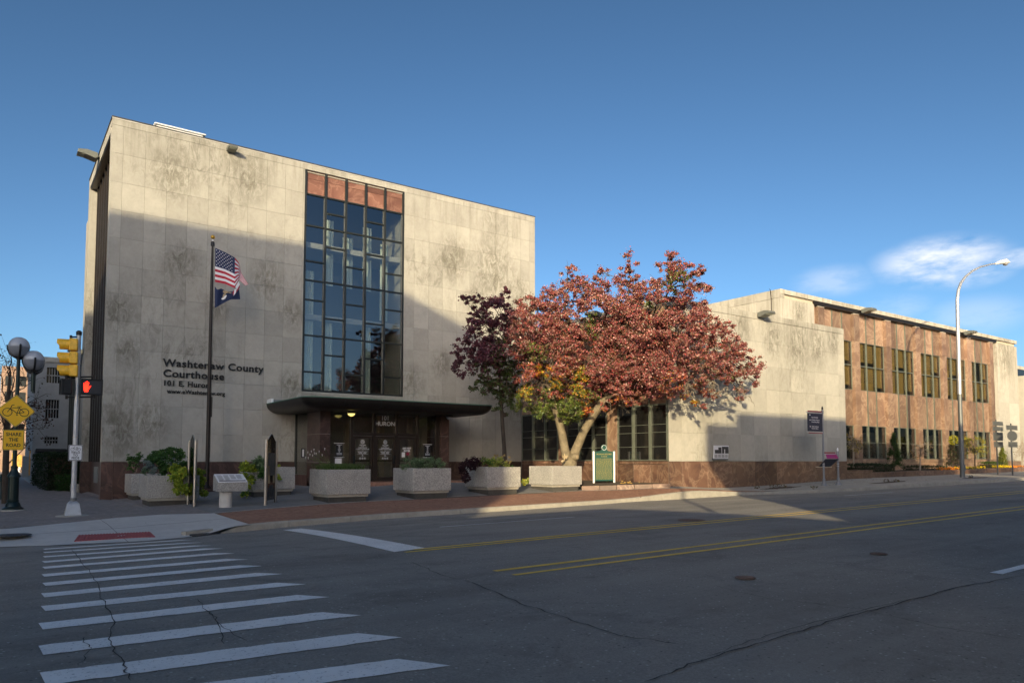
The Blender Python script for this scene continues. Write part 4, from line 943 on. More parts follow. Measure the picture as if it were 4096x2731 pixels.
# granite bed curb in front of the link wall, soil
bedp = thing('planting_bed', 'low granite edged planting bed below the windows behind the green marker', 'planter bed', (0, 0, 0))
A0 = GS(1336, 1125.5); B0 = GS(1540, 1120.0)
n_ = 5
for k in range(n_):
    p = A0.lerp(B0, k/n_); q_ = A0.lerp(B0, (k+1)/n_-.004)
    d = (q_-p); nrm_ = Vector((-d.y, d.x, 0)).normalized()*.14
    MB().prism([(p.x, p.y, p.z-.1), (q_.x, q_.y, q_.z-.1), (q_.x+nrm_.x, q_.y+nrm_.y, q_.z-.1), (p.x+nrm_.x, p.y+nrm_.y, p.z-.1)], (0, 0, .28)).build('curb_stone', 'granite', bedp, bevel=.005)
MB().add([(A0.x+.1, A0.y+.1, A0.z+.1), (B0.x, B0.y+.1, B0.z+.1), (23.98, 22.5, -.98), (23.98, 30, -.95), (A0.x+.2, 30, -1.0)], [(0, 1, 2, 3, 4)]).build('soil', 'soil', bedp)
# low walls in front of the office wing
lw = thing('garden_wall', 'low granite garden wall along the beds in front of the offices', 'wall', (0, 0, 0))
sg = [(37.8, 40.3, .62), (40.3, 41.2, .62)]
x = 37.82
MB().box(37.82, 40.4, 22.15, 22.45, -1.3, -.62).box(37.82, 40.45, 22.12, 22.48, -.615, -.52).build('end_block', 'granite', lw)
x = 40.45
while x < 70:
    if not 63.9 < x < 66.5: zb = S(x, 22.5); panel('wall_block', lw, 'granite', x+.006, x+1.85, 22.3, 22.6, zb-.15, zb+.30)
    x += 1.86
# ------------------------------------------------------------------ planters
def planter(X0, Y0, w_, d_, ztop, label, zb=None):
    zb = S(X0+w_/2, Y0+d_/2)-.05 if zb is None else zb
    t = thing('concrete_planter', label, 'planter', (X0+w_/2, Y0+d_/2, zb), 'concrete planters in front of the courthouse')
    h = ztop-zb; a, b = w_/2, d_/2; mb = MB(); tk = .09
    mb.box(-a, a, -b, -b+tk, .28, h).box(-a, a, b-tk, b, .28, h).box(-a, -a+tk, -b+tk, b-tk, .28, h).box(a-tk, a, -b+tk, b-tk, .28, h)
    child(t, mb, 'body', 'aggregate', bevel=.012)
    child(t, MB().box(-a+.06, a-.06, -b+.06, b-.06, .19, .30), 'moulding', 'curb_concrete', bevel=.01)
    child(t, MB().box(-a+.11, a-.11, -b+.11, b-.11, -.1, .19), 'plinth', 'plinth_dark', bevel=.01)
    child(t, MB().box(-a+tk, a-tk, -b+tk, b-tk, h-.16, h-.10), 'soil', 'soil'); return t
planter(4.41, 31.10, 1.25, 1.62, -.51, 'smaller far concrete planter by the granite corner of the tower, thin dark shrub in it')
planter(4.30, 27.00, 1.64, 1.64, -.50, 'speckled concrete planter left of the flagpole with a tall green shrub and yellow vines')
planter(7.95, 27.85, 1.62, 1.64, -.24, 'speckled concrete planter behind the right glass marker, yellow green vines over its left side')
planter(9.33, 24.00, 1.60, 1.65, -.30, 'speckled concrete planter left of the doors with green grass and white flowers')
planter(12.63, 24.06, 1.60, 1.65, -.28, 'speckled concrete planter in front of the doors with grey green lavender mound')
planter(15.87, 24.09, 1.62, 1.65, -.25, 'half sunlit concrete planter with dark purple vine spilling over its left corner')
planter(19.20, 24.19, 1.61, 1.65, -.23, 'fully sunlit concrete planter nearly empty, in front of the forked tree trunk')
def B(x, y, Y, rp, n, pal, k=16, squash=1.0, cr=.36):
    c = atY(x, y, Y); r = rp*mpp(c); return clumps(c, (r, r, r*squash), k, n, pal, cr)
G1 = [(0.06, 0.145, 0.034), (0.085, 0.187, 0.051), (0.051, 0.119, 0.034)]; G2 = [(0.255, 0.34, 0.034), (0.374, 0.425, 0.051), (0.17, 0.272, 0.034)]; GB = [(0.17, 0.238, 0.221), (0.221, 0.289, 0.255)]
GG = [(0.153, 0.238, 0.119), (0.204, 0.289, 0.153), (0.119, 0.187, 0.085)]; PU = [(.022, .010, .015), (.035, .012, .02)]; YG = [(0.34, 0.408, 0.068), (0.51, 0.476, 0.136), (0.204, 0.306, 0.051)]
def shrub(label, parts, stems=(), cat='plant', name='planter_plant', m='leaf', size=.06, group=None, aspect=1.0, stemmat='twig'):
    t = thing(name, label, cat, (0, 0, 0), group)
    bl_ = [b for p in parts for b in p]
    leafcloud('foliage', bl_, m, t, size, aspect, shell=.3)
    if stems:
        mb = MB()
        for p_, r_ in stems: mb.tube(p_, [r_*(1-.6*i/max(1, len(p_)-1)) for i in range(len(p_))], 5)
        mb.build('stems', stemmat, t)
    return t
def stem(x0, y0, x1, y1, Y, r=.012, wob=.04):
    a = atY(x0, y0, Y); b = atY(x1, y1, Y); pts = [a.lerp(b, i/4)+Vector((random.uniform(-wob, wob), random.uniform(-wob, wob), 0))*(1 if 0 < i < 4 else 0) for i in range(5)]; return (pts, r)
shrub('thin dark shrub in the smaller far planter at the tower corner', [B(298, 1052, 31.8, 9, 260, G1), B(318, 1048, 31.8, 12, 380, G1), B(311, 1060, 31.8, 14, 300, G1), B(303, 1072, 31.8, 12, 200, G1)],
      [stem(310, 1090, 297, 1050, 31.8), stem(310, 1090, 321, 1042, 31.8), stem(308, 1090, 312, 1055, 31.8)], size=.07)
shrub('tall mid green leafy shrub in the planter left of the flagpole', [B(363, 1046, 27.8, 14, 900, G1), B(385, 1040, 27.8, 14, 900, G1), B(410, 1042, 27.8, 13, 700, G1), B(345, 1054, 27.8, 10, 400, G1), B(375, 1065, 27.6, 26, 2400, G1), B(408, 1065, 27.8, 20, 1400, G1)],
      [stem(375, 1090, 363, 1045, 27.8), stem(380, 1090, 388, 1040, 27.8), stem(385, 1090, 410, 1045, 27.8)], size=.075)
shrub('blue grey soft mound plant at the left of the tall green shrub', [B(338, 1070, 27.3, 13, 1500, GB), B(352, 1078, 27.2, 12, 1000, GB), B(332, 1082, 27.2, 8, 500, GG), B(395, 1062, 27.3, 12, 500, GB)], size=.04)
vn = [B(x, y, Y_, r, n, G2, cr=.5) for x, y, Y_, r, n in ((400, 1075, 27.0, 13, 520), (418, 1085, 26.8, 14, 620), (407, 1100, 26.75, 13, 480), (420, 1118, 26.75, 14, 520), (408, 1128, 26.75, 8, 200), (440, 1090, 27.2, 14, 500), (458, 1088, 27.4, 14, 500), (462, 1108, 27.4, 12, 380), (466, 1132, 27.5, 9, 190), (445, 1110, 27.2, 16, 400), (432, 1135, 26.8, 7, 120))]
shrub('yellow green sweet potato vine spilling over the planter left of the flagpole', vn, [stem(415, 1080, 425, 1140, 26.8), stem(455, 1085, 468, 1135, 27.4)], size=.12)
shrub('yellow green vine and blue green plant over the planter behind the right glass marker', [B(572, 1075, 27.7, 18, 1000, G2), B(560, 1090, 27.6, 12, 420, G2), B(592, 1068, 27.9, 17, 1500, GG), B(612, 1068, 28.0, 15, 900, GG), B(575, 1100, 27.6, 12, 350, G2), B(567, 1118, 27.6, 8, 180, G2), B(562, 1133, 27.5, 9, 260, G1+G2), B(638, 1072, 28.2, 8, 160, G2), B(640, 1096, 27.7, 6, 120, G2), B(600, 1085, 27.7, 16, 600, G1)], size=.10)
gr = thing('grass_clump', 'arching green grass filling the planter left of the doors', 'grass plant', (0, 0, 0))
mb = MB()
for i in range(900):
    x = random.uniform(9.45, 10.8); y = random.uniform(24.15, 25.5); a = random.uniform(0, 6.28); l = random.uniform(.22, .42); b0 = Vector((x, y, -.42)); w_ = .008
    o = Vector((math.cos(a), math.sin(a), 0)); s_ = Vector((-math.sin(a), math.cos(a), 0))*w_
    p = [b0, b0+o*l*.35+Vector((0, 0, l*.62)), b0+o*l*.8+Vector((0, 0, l*.80)), b0+o*l*1.15+Vector((0, 0, l*.55))]
    mb.add([p[0]-s_, p[0]+s_, p[1]+s_, p[1]-s_, p[2]+s_*.8, p[2]-s_*.8, p[3]], [(0, 1, 2, 3), (3, 2, 4, 5), (5, 4, 6)])
MATS['grass_blade'] = mat('grass_blade', (.085, .15, .03), .5, noise=.5, nscale=5); stuff(mb.build('blades', 'grass_blade', gr))
wf_ = thing('white_flowers', 'slender white tubular flowers rising from the left corner of the grassy planter', 'flower', (0, 0, 0)); mb = MB(); fb_ = MB()
for (x, y) in ((702, 1050), (707, 1038), (715, 1036), (721, 1032), (712, 1043), (726, 1041), (722, 1040), (708, 1051), (746, 1030), (718, 1045), (733, 1036), (740, 1044)):
    q_ = atY(x, y, 24.3+random.uniform(-.1, .3)); st_ = Vector((9.6+random.uniform(0, .5), 24.4, -.4)); mb.tube([st_, st_.lerp(q_, .5)+Vector((.03, 0, .03)), q_], .004, 4)
    fb_.lathe(q_, [(.006, -.05), (.008, 0), (.022, .02), (.001, .025)], 6)
mb.build('stems', 'grass_blade', wf_); stuff(fb_.build('blossoms', 'flower_white', wf_))
shrub('dense grey green lavender mound in the planter before the doors', [B(x, y, 24.6, 19, 1500, GG, 8, .7) for x, y in ((935, 1068), (955, 1063), (975, 1058), (995, 1062), (1010, 1068))]+[B(972, 1066, 25.1, 26, 2500, GG)], size=.055, aspect=.5)
shrub('dark purple vine spilling over the left corner of the half sunlit planter', [B(x, y, Y_, r, n, PU) for x, y, Y_, r, n in ((1075, 1066, 24.4, 16, 900), (1096, 1064, 24.6, 14, 800), (1064, 1078, 24.1, 11, 500), (1068, 1092, 24.0, 11, 600), (1072, 1102, 24.0, 8, 300), (1082, 1060, 24.6, 14, 600))], size=.085, aspect=.7)
shrub('sunlit yellow green annuals with dried flower spikes in the half sunlit planter', [B(1112, 1060, 24.7, 12, 700, G1+YG), B(1128, 1060, 24.5, 13, 800, G1+YG), B(1145, 1058, 24.5, 14, 900, YG), B(1160, 1066, 24.5, 10, 400, YG), B(1175, 1073, 24.4, 6, 160, G1), B(1135, 1070, 24.4, 16, 700, YG)]+[B(x, y, 24.6, 3, 30, [(.4, .3, .12)]) for x, y in ((1142, 1046), (1152, 1049), (1158, 1046), (1170, 1050), (1136, 1046), (1163, 1058), (1172, 1060))],
      [stem(1150, 1075, x, y, 24.6, .006, .02) for x, y in ((1142, 1046), (1152, 1049), (1158, 1046), (1170, 1047), (1172, 1060))], size=.055)
shrub('yellow and green leaves at the wall foot between two planters', [B(1203, 1108, 27.0, 9, 400, YG+[(.5, .4, .03)]), B(1212, 1105, 26.8, 7, 200, YG)], size=.09)
# ------------------------------------------------------------------ flagpole and flags
fp_ = atY(475, 1121, 30.6)
FP = fp_; ftop = atY(490, 545, FP.y).z
fo = thing('flagpole', 'tall dark bronze flagpole with a gold ball in front of the wall lettering', 'flagpole', tuple(FP))
child(fo, MB()._lathe((0, 0, 0), [(.17, 0), (.17, .05), (.10, .12), (.085, .16)], 20), 'collar', 'bronze', smooth=True)
child(fo, MB().tube([(0, 0, .05), (0, 0, 4), (0, 0, 8), (0, 0, ftop-FP.z-.35)], [.078, .074, .058, .042], 16), 'pole', 'bronze', smooth=True)
hh = ftop-FP.z
child(fo, MB()._lathe((0, 0, hh-.37), [(.045, 0), (.075, .02), (.075, .14), (.055, .19), (.02, .19)], 16), 'truck', 'black_metal', smooth=True)
child(fo, MB().tube([(0, 0, hh-.2), (0, 0, hh-.06)], .015, 8), 'spindle', 'steel')
bmx = bmesh.new(); bmesh.ops.create_icosphere(bmx, subdivisions=3, radius=.085); mez = bpy.data.meshes.new('ball'); bmx.to_mesh(mez); bmx.free(); mez.materials.append(M_('gold')); mez.polygons.foreach_set('use_smooth', [True]*len(mez.polygons))
o = bpy.data.objects.new('ball', mez); C.objects.link(o); o.parent = fo; o.location = (0, 0, hh+.0)
child(fo, MB().tube([(.085, -.02, 1.2), (.09, -.02, hh*.5), (.07, -.02, hh-.3)], .006, 5).tube([(.10, -.02, hh*.28), (.10, -.02, hh*.36)], .03, 6), 'halyard', 'black_metal')
def cloth(name, label, top, bot, nu, nv, facefn, Yb, group, extra=None):
    t = thing(name, label, 'flag', (0, 0, 0), group); n = nu
    def pl_(L_, u):
        k = [p[0] for p in L_]; return float(np.interp(u, k, [p[1] for p in L_])), float(np.interp(u, k, [p[2] for p in L_])), float(np.interp(u, k, [p[3] for p in L_]))
    V = []
    for i in range(nu+1):
        u = i/nu; a = pl_(top, u); b = pl_(bot, u)
        for j in range(nv+1):
            v = j/nv; x = a[0]*(1-v)+b[0]*v; y = a[1]*(1-v)+b[1]*v; d = a[2]*(1-v)+b[2]*v+.03*math.sin(u*9+v*3)*min(1, u*4)
            V.append(tuple(atY((800+x/3.92)/SCL, (900+y/3.92)/SCL, Yb-d)))
    groups = {}
    for i in range(nu):
        for j in range(nv):
            groups.setdefault(facefn((i+.5)/nu, (j+.5)/nv), []).append((i*(nv+1)+j, (i+1)*(nv+1)+j, (i+1)*(nv+1)+j+1, i*(nv+1)+j+1))
    for (nm, m_), fs in groups.items():
        used = sorted({k for f in fs for k in f}); mp_ = {k: i for i, k in enumerate(used)}
        me = bpy.data.meshes.new(nm); me.from_pydata([V[k] for k in used], [], [tuple(mp_[k] for k in f) for f in fs]); me.materials.append(M_(m_)); me.polygons.foreach_set('use_smooth', [True]*len(me.polygons)); link(nm, me, t)
    return t, V
tp = [(0, 238, 358, 0), (.25, 390, 425, .05), (.5, 548, 512, .1), (.6, 610, 590, .0), (.72, 640, 740, -.1), (.86, 700, 840, -.05), (1, 758, 930, 0)]
bt = [(0, 236, 893, 0), (.25, 400, 925, .08), (.5, 545, 990, .12), (.6, 600, 880, .02), (.72, 615, 860, -.05), (.86, 660, 900, 0), (1, 705, 948, .02)]
def usf(u, v):
    if u < .5 and v < 7/13: return ('canton', 'navy')
    k = int(v*13); return ('red_stripes', 'flag_red') if k % 2 == 0 else ('white_stripes', 'flag_white')
usf_o, VV = cloth('national_flag', 'stars and stripes flag flying at the top of the dark flagpole', tp, bt, 36, 26, usf, FP.y-.09, None)
tails = MB(); 
def fpt(x, y, d): return atY((800+x/3.92)/SCL, (900+y/3.92)/SCL, FP.y-.09-d)
for (c4, m_) in (([(555, 965, .14), (605, 885, .10), (625, 935, .1), (580, 1010, .14)], 'flag_white'), ([(580, 1010, .15), (625, 935, .11), (620, 990, .1), (560, 1065, .15)], 'flag_red'), ([(540, 1010, .16), (575, 1000, .15), (560, 1065, .16), (525, 1112, .17)], 'flag_white'), ([(512, 1060, .165), (540, 1010, .165), (530, 1070, .17), (518, 1100, .175)], 'flag_red')):
    MB().quad(*[fpt(*p) for p in c4]).build('fold', m_, usf_o)
stars = MB(); nv = 26
for r_ in range(9):
    for c_ in range(6 if r_ % 2 == 0 else 5):
        u = (.035+c_*.078+(0 if r_ % 2 == 0 else .039)); v = (r_+1)/10*7/13
        i = u*36; j = v*26; i0, j0 = int(i), int(j); P_ = lambda a, b: Vector(VV[a*27+b])
        p = P_(i0, j0).lerp(P_(i0+1, j0), i-i0)*(1-(j-j0))+P_(i0, j0+1).lerp(P_(i0+1, j0+1), i-i0)*(j-j0)
        du = (P_(i0+1, j0)-P_(i0, j0)).normalized(); dv = (P_(i0, j0)-P_(i0, j0+1)).normalized(); n__ = du.cross(dv).normalized()
        if n__.y > 0: n__ = -n__
        vs = [p+n__*.008+(du*math.sin(k*math.pi/5)+dv*math.cos(k*math.pi/5))*(.027 if k % 2 == 0 else .011) for k in range(10)]
        stars.add(vs+[p+n__*.008], [(k, (k+1) % 10, 10) for k in range(10)])
stuff(stars.build('stars', 'flag_white', usf_o))
tp = [(0, 232, 958, 0), (.1, 268, 1015, .05), (.27, 335, 993, -.02), (.45, 410, 1040, .05), (.65, 490, 1045, -.03), (.95, 608, 1008, .03), (1, 615, 1015, .03)]
bt = [(0, 232, 1302, 0), (.1, 262, 1285, .05), (.3, 350, 1235, 0), (.45, 410, 1200, .05), (.65, 485, 1166, 0), (.95, 628, 1165, .02), (1, 630, 1165, .03)]
sfo, VV2 = cloth('state_flag', 'dark blue state flag with a pale seal hanging below the national flag', tp, bt, 24, 10, lambda u, v: ('field', 'navy'), FP.y-.09, None)
for pts_, m_ in (([(360, 1030, .06), (430, 1032, .08), (445, 1060, .08), (400, 1075, .08), (365, 1060, .07)], 'seal_tan'), ([(330, 1160, .05), (350, 1140, .06), (385, 1110, .07), (412, 1095, .08), (420, 1110, .08), (395, 1155, .07), (360, 1172, .06)], 'flag_white'), ([(365, 1085, .06), (400, 1070, .08), (405, 1085, .08), (380, 1120, .07), (352, 1150, .06), (350, 1135, .06)], 'seal_tan'), ([(440, 1045, .08), (495, 1060, .06), (490, 1072, .06), (450, 1065, .07)], 'seal_tan')):
    MB().add([fpt(x, y, d+.05) for x, y, d in pts_], [tuple(range(len(pts_)))]).build('seal', m_, sfo)
# ------------------------------------------------------------------ glass markers, plaque desk
def stele(pa, pb, xtop, ytop, ypk, label, gm):
    a = GS(*pa); b = GS(*pb); zt = atY(pb[0], ytop, b.y).z; t = thing('history_marker', label, 'marker', (0, 0, 0), 'glass history markers on the plaza')
    d = (b-a); d.z = 0; L_ = d.length; d.normalize(); nv_ = Vector((-d.y, d.x, 0)); zb = min(a.z, b.z)
    for p in (a, b): MB().tube([(p.x, p.y, p.z-.05), (p.x, p.y, zt)], .052, 14).build('post', 'steel', t, smooth=True)
    for p, s_ in ((a, 1), (b, -1)): q_ = p+d*s_*.075; MB().tube([(q_.x, q_.y, p.z+.0), (q_.x, q_.y, zt-.02)], .02, 8).build('rod', 'black_metal', t)
    A_ = a+d*.09; B_ = b-d*.09; M1 = (A_+B_)/2; zp = zt+(ytop-ypk)*mpp((a+b)/2)
    pts = [(A_.x, A_.y, zb+.15), (B_.x, B_.y, zb+.15), (B_.x, B_.y, zt-.03), (M1.x, M1.y, zp), (A_.x, A_.y, zt-.03)]
    MB().prism([Vector(p)-nv_*.012 for p in pts], nv_*.024).build('glass_panel', gm, t)
    MB().tube([pts[4], pts[3], pts[2]], .014, 6).build('trim', 'steel', t)
    if gm == 'marker_glass':
        for (u0, u1, v0, v1, m_) in ((.08, .92, .45, .80, 'photo_grey'), (.1, .35, .33, .6, 'seal_tan'), (.7, .9, .33, .55, 'seal_tan'), (.3, .75, .12, .30, 'photo_dark')):
            c4 = [A_.lerp(B_, u) for u in (u0, u1)]; H = zt-zb
            for sgn in (1, -1): MB().quad(*[Vector((c.x, c.y, zb+H*v))+nv_*.016*sgn for c, v in ((c4[0], v0), (c4[1], v0), (c4[1], v1), (c4[0], v1))]).build('etched_photo', m_, t)
    return t
mat('photo_grey', (.10, .105, .10), .4, noise=.6, nscale=12); glass('mirror_glass', (.1, .1, .1), 3.0)
stele((432, 1158), (446, 1163), 0, 1010.5, 997, 'left glass marker with steel posts seen nearly edge on, beside the yellow vines', 'mirror_glass')
stele((609, 1160), (632, 1152.5), 0, 1011.5, 996, 'right glass marker with etched old photographs between two steel posts', 'marker_glass')
pd_ = GS(522, 1165); t = thing('plaque_desk', 'stone pedestal with a slanted bronze and white plaque desk between the glass markers', 'plaque stand', tuple(pd_))
child(t, MB().tube([(0, .22, -.05), (0, .22, .72)], .20, 24), 'column', 'stucco_pale' if 'stucco_pale' in MATS else 'concrete_light', smooth=True)
hd = [(-.42, -.08, .70), (-.42, .50, .62), (-.42, .50, 1.10), (-.42, -.08, .88)]
q1 = atY(479, 1090, pd_.y+.45)-pd_; q2 = atY(500, 1117, pd_.y-.1)-pd_; q3 = atY(570, 1106, pd_.y-.1)-pd_
x0, x1 = q2.x, q3.x; zf = (atY(500, 1108, pd_.y-.1)-pd_).z; zbk = q1.z; zlo = (atY(500, 1129, pd_.y-.1)-pd_).z
child(t, MB().prism([(x0, -.1, zlo), (x0, .5, zlo+.02), (x0, .5, zbk), (x0, -.1, zf)], (x1-x0, 0, 0)), 'desk', 'aggregate', bevel=.008)
child(t, MB().prism([(x0+.02, -.09, zf+.004), (x0+.02, .49, zbk+.004), (x0+.02, .49, zbk+.022), (x0+.02, -.09, zf+.022)], (x1-x0-.04, 0, 0)), 'plate', 'sign_white')
sl_ = (zbk-zf)/.6; mb = MB()
for r_ in range(9):
    for c_ in range(4):
        ya = .02+r_*.045; xa = x0+.07+c_*.2
        if r_ < 2 and c_ > 1: continue
        z_ = zf+.026+(ya+.1)*sl_; z2 = z_+.02*sl_; mb.quad((xa, ya, z_), (xa+random.uniform(.12, .18), ya, z_), (xa+.15, ya+.02, z2), (xa, ya+.02, z2))
child(t, mb, 'text_lines', 'grey_metal')
z_ = zf+.025; child(t, MB().quad((x0+.06, -.06, z_+.04*sl_), (x1-.06, -.06, z_+.04*sl_), (x1-.06, 0, z_+.1*sl_), (x0+.06, 0, z_+.1*sl_)), 'photo_strip', 'photo_dark')
# ------------------------------------------------------------------ traffic signal
sp_ = GS(167, 1184); sg_t = thing('traffic_signal', 'yellow three lamp traffic signal on an aluminium pole at the street corner', 'traffic light', tuple(sp_))
H = atY(185, 768, sp_.y).z-sp_.z
child(sg_t, MB()._lathe((0, 0, -.03), [(.44, 0), (.44, .035), (.40, .05)], 28), 'footing', 'concrete_walk')
child(sg_t, MB().add([(s1*.21, s2*.21, .02) for s1, s2 in ((-1, -1), (1, -1), (1, 1), (-1, 1))]+[(s1*.15, s2*.15, .36) for s1, s2 in ((-1, -1), (1, -1), (1, 1), (-1, 1))]+[(s1*.08, s2*.08, .43) for s1, s2 in ((-1, -1), (1, -1), (1, 1), (-1, 1))], [(0, 1, 5, 4), (1, 2, 6, 5), (2, 3, 7, 6), (3, 0, 4, 7), (4, 5, 9, 8), (5, 6, 10, 9), (6, 7, 11, 10), (7, 4, 8, 11), (8, 9, 10, 11), (3, 2, 1, 0)]), 'pedestal', 'galv', bevel=.01)
child(sg_t, MB().tube([(0, 0, .40), (0, 0, .52)], .09, 16), 'collar', 'grey_metal')
child(sg_t, MB().tube([(0, 0, .42), (0, 0, H*.55), (0, 0, H)], [.073, .068, .062], 20), 'pole', 'galv', smooth=True)
child(sg_t, MB()._lathe((0, 0, H-.03), [(.075, 0), (.08, .10), (.04, .14), (.02, .14)], 16), 'cap', 'black_metal')
def rel(x, y, dy=0): return atY(x, y, sp_.y+dy)-sp_
hd_dir = Vector((-.983, .181, 0)).normalized(); side = Vector((-hd_dir.y, hd_dir.x, 0))
for k, (yy) in enumerate((791.5, 822, 851.5)):
    c = rel(165, yy, -.05); e = Matrix.Translation(c)@Matrix(((hd_dir.x, side.x, 0, 0), (hd_dir.y, side.y, 0, 0), (0, 0, 1, 0), (0, 0, 0, 1)))
    mb = MB()
    bx_ = [e@Vector((x_, y_, z_)) for z_ in (-.172, .172) for y_ in (-.17, .17) for x_ in (-.16, .05)]
    mb.add(bx_, [(0, 2, 3, 1), (4, 5, 7, 6), (0, 1, 5, 4), (2, 6, 7, 3), (0, 4, 6, 2), (1, 3, 7, 5)])
    hb = child(sg_t, mb, 'signal_section', 'signal_yellow', bevel=.02)
    n = 20; vs = []
    for i, xx_ in enumerate((.05, .36)):
        for r_ in (.155, .145):
            for q_ in range(n): an = 2*math.pi*q_/n; vs.append(e@Vector((xx_ - (0.06 if (i == 1 and math.sin(an) < -.2) else 0), r_*math.cos(an), r_*math.sin(an))))
    fs = []
    for q_ in range(n):
        z_ = (q_+1) % n; fs += [(q_, z_, 2*n+z_, 2*n+q_), (n+q_, 3*n+q_, 3*n+z_, n+z_), (2*n+q_, 2*n+z_, 3*n+z_, 3*n+q_)]
    vz = child(sg_t, MB().add(vs, fs), 'visor', 'signal_yellow', smooth=True)
    vs = [e@Vector((.07, .145*math.cos(2*math.pi*q_/n), .145*math.sin(2*math.pi*q_/n))) for q_ in range(n)]; child(sg_t, MB().add(vs, [tuple(range(n))]), 'lens', 'black_metal')
for yy in (774, 869): child(sg_t, MB().tube([rel(162, yy, -.05), Vector((0, 0, rel(176, yy-1).z))], .022, 8).tube([rel(163, yy-4, -.05), rel(163, yy+4, -.05)], .035, 8), 'mounting_arm', 'black_metal')
# pedestrian heads
def pedhead(cx, cy, w_, h_, d_, face, label):
    c = rel(cx, cy, -.02); t = sg_t
    f = Vector((*face, 0)).normalized(); s_ = Vector((-f.y, f.x, 0)); e = Matrix.Translation(c)@Matrix(((s_.x, f.x, 0, 0), (s_.y, f.y, 0, 0), (0, 0, 1, 0), (0, 0, 0, 1)))
    mb = MB(); vs = [e@Vector((x_*w_/2, y_*d_/2, z_*h_/2)) for z_ in (-1, 1) for y_ in (-1, 1) for x_ in (-1, 1)]
    mb.add(vs, [(0, 2, 3, 1), (4, 5, 7, 6), (0, 1, 5, 4), (2, 6, 7, 3), (0, 4, 6, 2), (1, 3, 7, 5)])
    hb = child(t, mb, 'pedestrian_signal', 'black_metal', bevel=.02)
    rim = MB()
    for (xa, xb, za, zb_) in ((-.5, .5, .5, .46), (-.5, .5, -.5, -.46), (-.5, -.47, -.46, .46), (.47, .5, -.46, .46)):
        vs = [e@Vector((x_*w_, y_, z_*h_)) for z_ in (za, zb_) for y_ in (d_/2, d_/2+.05) for x_ in (xa, xb)]; rim.add(vs, [(0, 2, 3, 1), (4, 5, 7, 6), (0, 1, 5, 4), (2, 6, 7, 3), (0, 4, 6, 2), (1, 3, 7, 5)])
    o = rim.build('hood', 'black_metal'); o.parent = hb
    return e, hb
mat('screen_dark', (.03, .032, .038), .5)
e1, hb1 = pedhead(210, 889, .56, .46, .18, (0.03, -1), '')
e2, hb2 = pedhead(153, 888.5, .50, .44, .22, (-1, -.05), '')
vs = [e1@Vector((x_*.25, .092, z_*.20)) for x_, z_ in ((-1, -1), (1, -1), (1, 1), (-1, 1))]; o = MB().quad(*vs).build('screen', 'screen_dark'); o.parent = hb1
hand = [(-.62, -.95), (.12, -.95), (.14, -.62), (.40, -.28), (.72, .12), (.64, .22), (.30, -.02), (.16, -.12), (.20, .28), (.30, .76), (.20, .82), (.10, .78), (.04, .30), (.00, .32), (.00, .92), (-.10, .98), (-.20, .92), (-.18, .30), (-.24, .30), (-.30, .82), (-.40, .88), (-.50, .80), (-.44, .22), (-.50, .20), (-.66, .62), (-.76, .64), (-.82, .54), (-.80, .0), (-.78, -.42), (-.62, -.68)]
# hand is in the left half of the screen as seen from the street
mbh = MB(); sgn = 1 if (e1@Vector((1, 0, 0))-e1@Vector((0, 0, 0))).x > 0 else -1
mbh.add([e1@Vector((sgn*(-.115+p[0]*.125), .096, p[1]*.165)) for p in hand], [tuple(range(len(hand)))]); o = mbh.build('hand_symbol', 'red_led'); o.parent = hb1
bmh = bmesh.new(); bmh.from_mesh(o.data); bmesh.ops.triangulate(bmh, faces=bmh.faces); bmh.to_mesh(o.data); bmh.free()
for yy in (866, 912): child(sg_t, MB().tube([rel(153, yy, -.02), Vector((0, 0, rel(176, yy).z)), rel(216, yy-1, -.02)], .022, 8).tube([rel(216, yy-5, -.02), rel(216, yy+4, -.02)], .035, 8).tube([rel(153, yy-4, -.02), rel(153, yy+4, -.02)], .035, 8), 'mounting_arm', 'black_metal')
for yy in (866, 871, 910, 915, 1004): child(sg_t, MB().tube([(0, 0, rel(176, yy).z-.01), (0, 0, rel(176, yy).z+.01)], .076, 16), 'band', 'steel')
def plate(t, c, w_, h_, r_, m_edge, m_face, border=None, y=-.0, rot=0):
    """rounded sign plate facing -Y centred at c (world)"""
    def rr(w2, h2, r2, yy):
        pts = []
        for sx, sz, a0 in ((1, 1, 0), (-1, 1, 90), (-1, -1, 180), (1, -1, 270)):
            for i in range(5): a = R(a0+90*i/4); pts.append(((w2-r2)*sx+r2*math.cos(a), (h2-r2)*sz+r2*math.sin(a)))
        cr_, sr_ = math.cos(rot), math.sin(rot)
        return [(c.x+p[0]*cr_-p[1]*sr_, c.y+yy, c.z+p[0]*sr_+p[1]*cr_) for p in pts]
    MB().prism(rr(w_/2, h_/2, r_, .0), (0, .008, 0)).build('plate', m_edge, t)
    if border: MB().add(rr(w_/2*.97, h_/2*.97, r_*.95, -.001), [tuple(range(20))]).build('border', border, t)
    MB().add(rr(w_/2-.022-.0, h_/2-.022, r_*.85, -.002), [tuple(range(20))]).build('face', m_face, t)
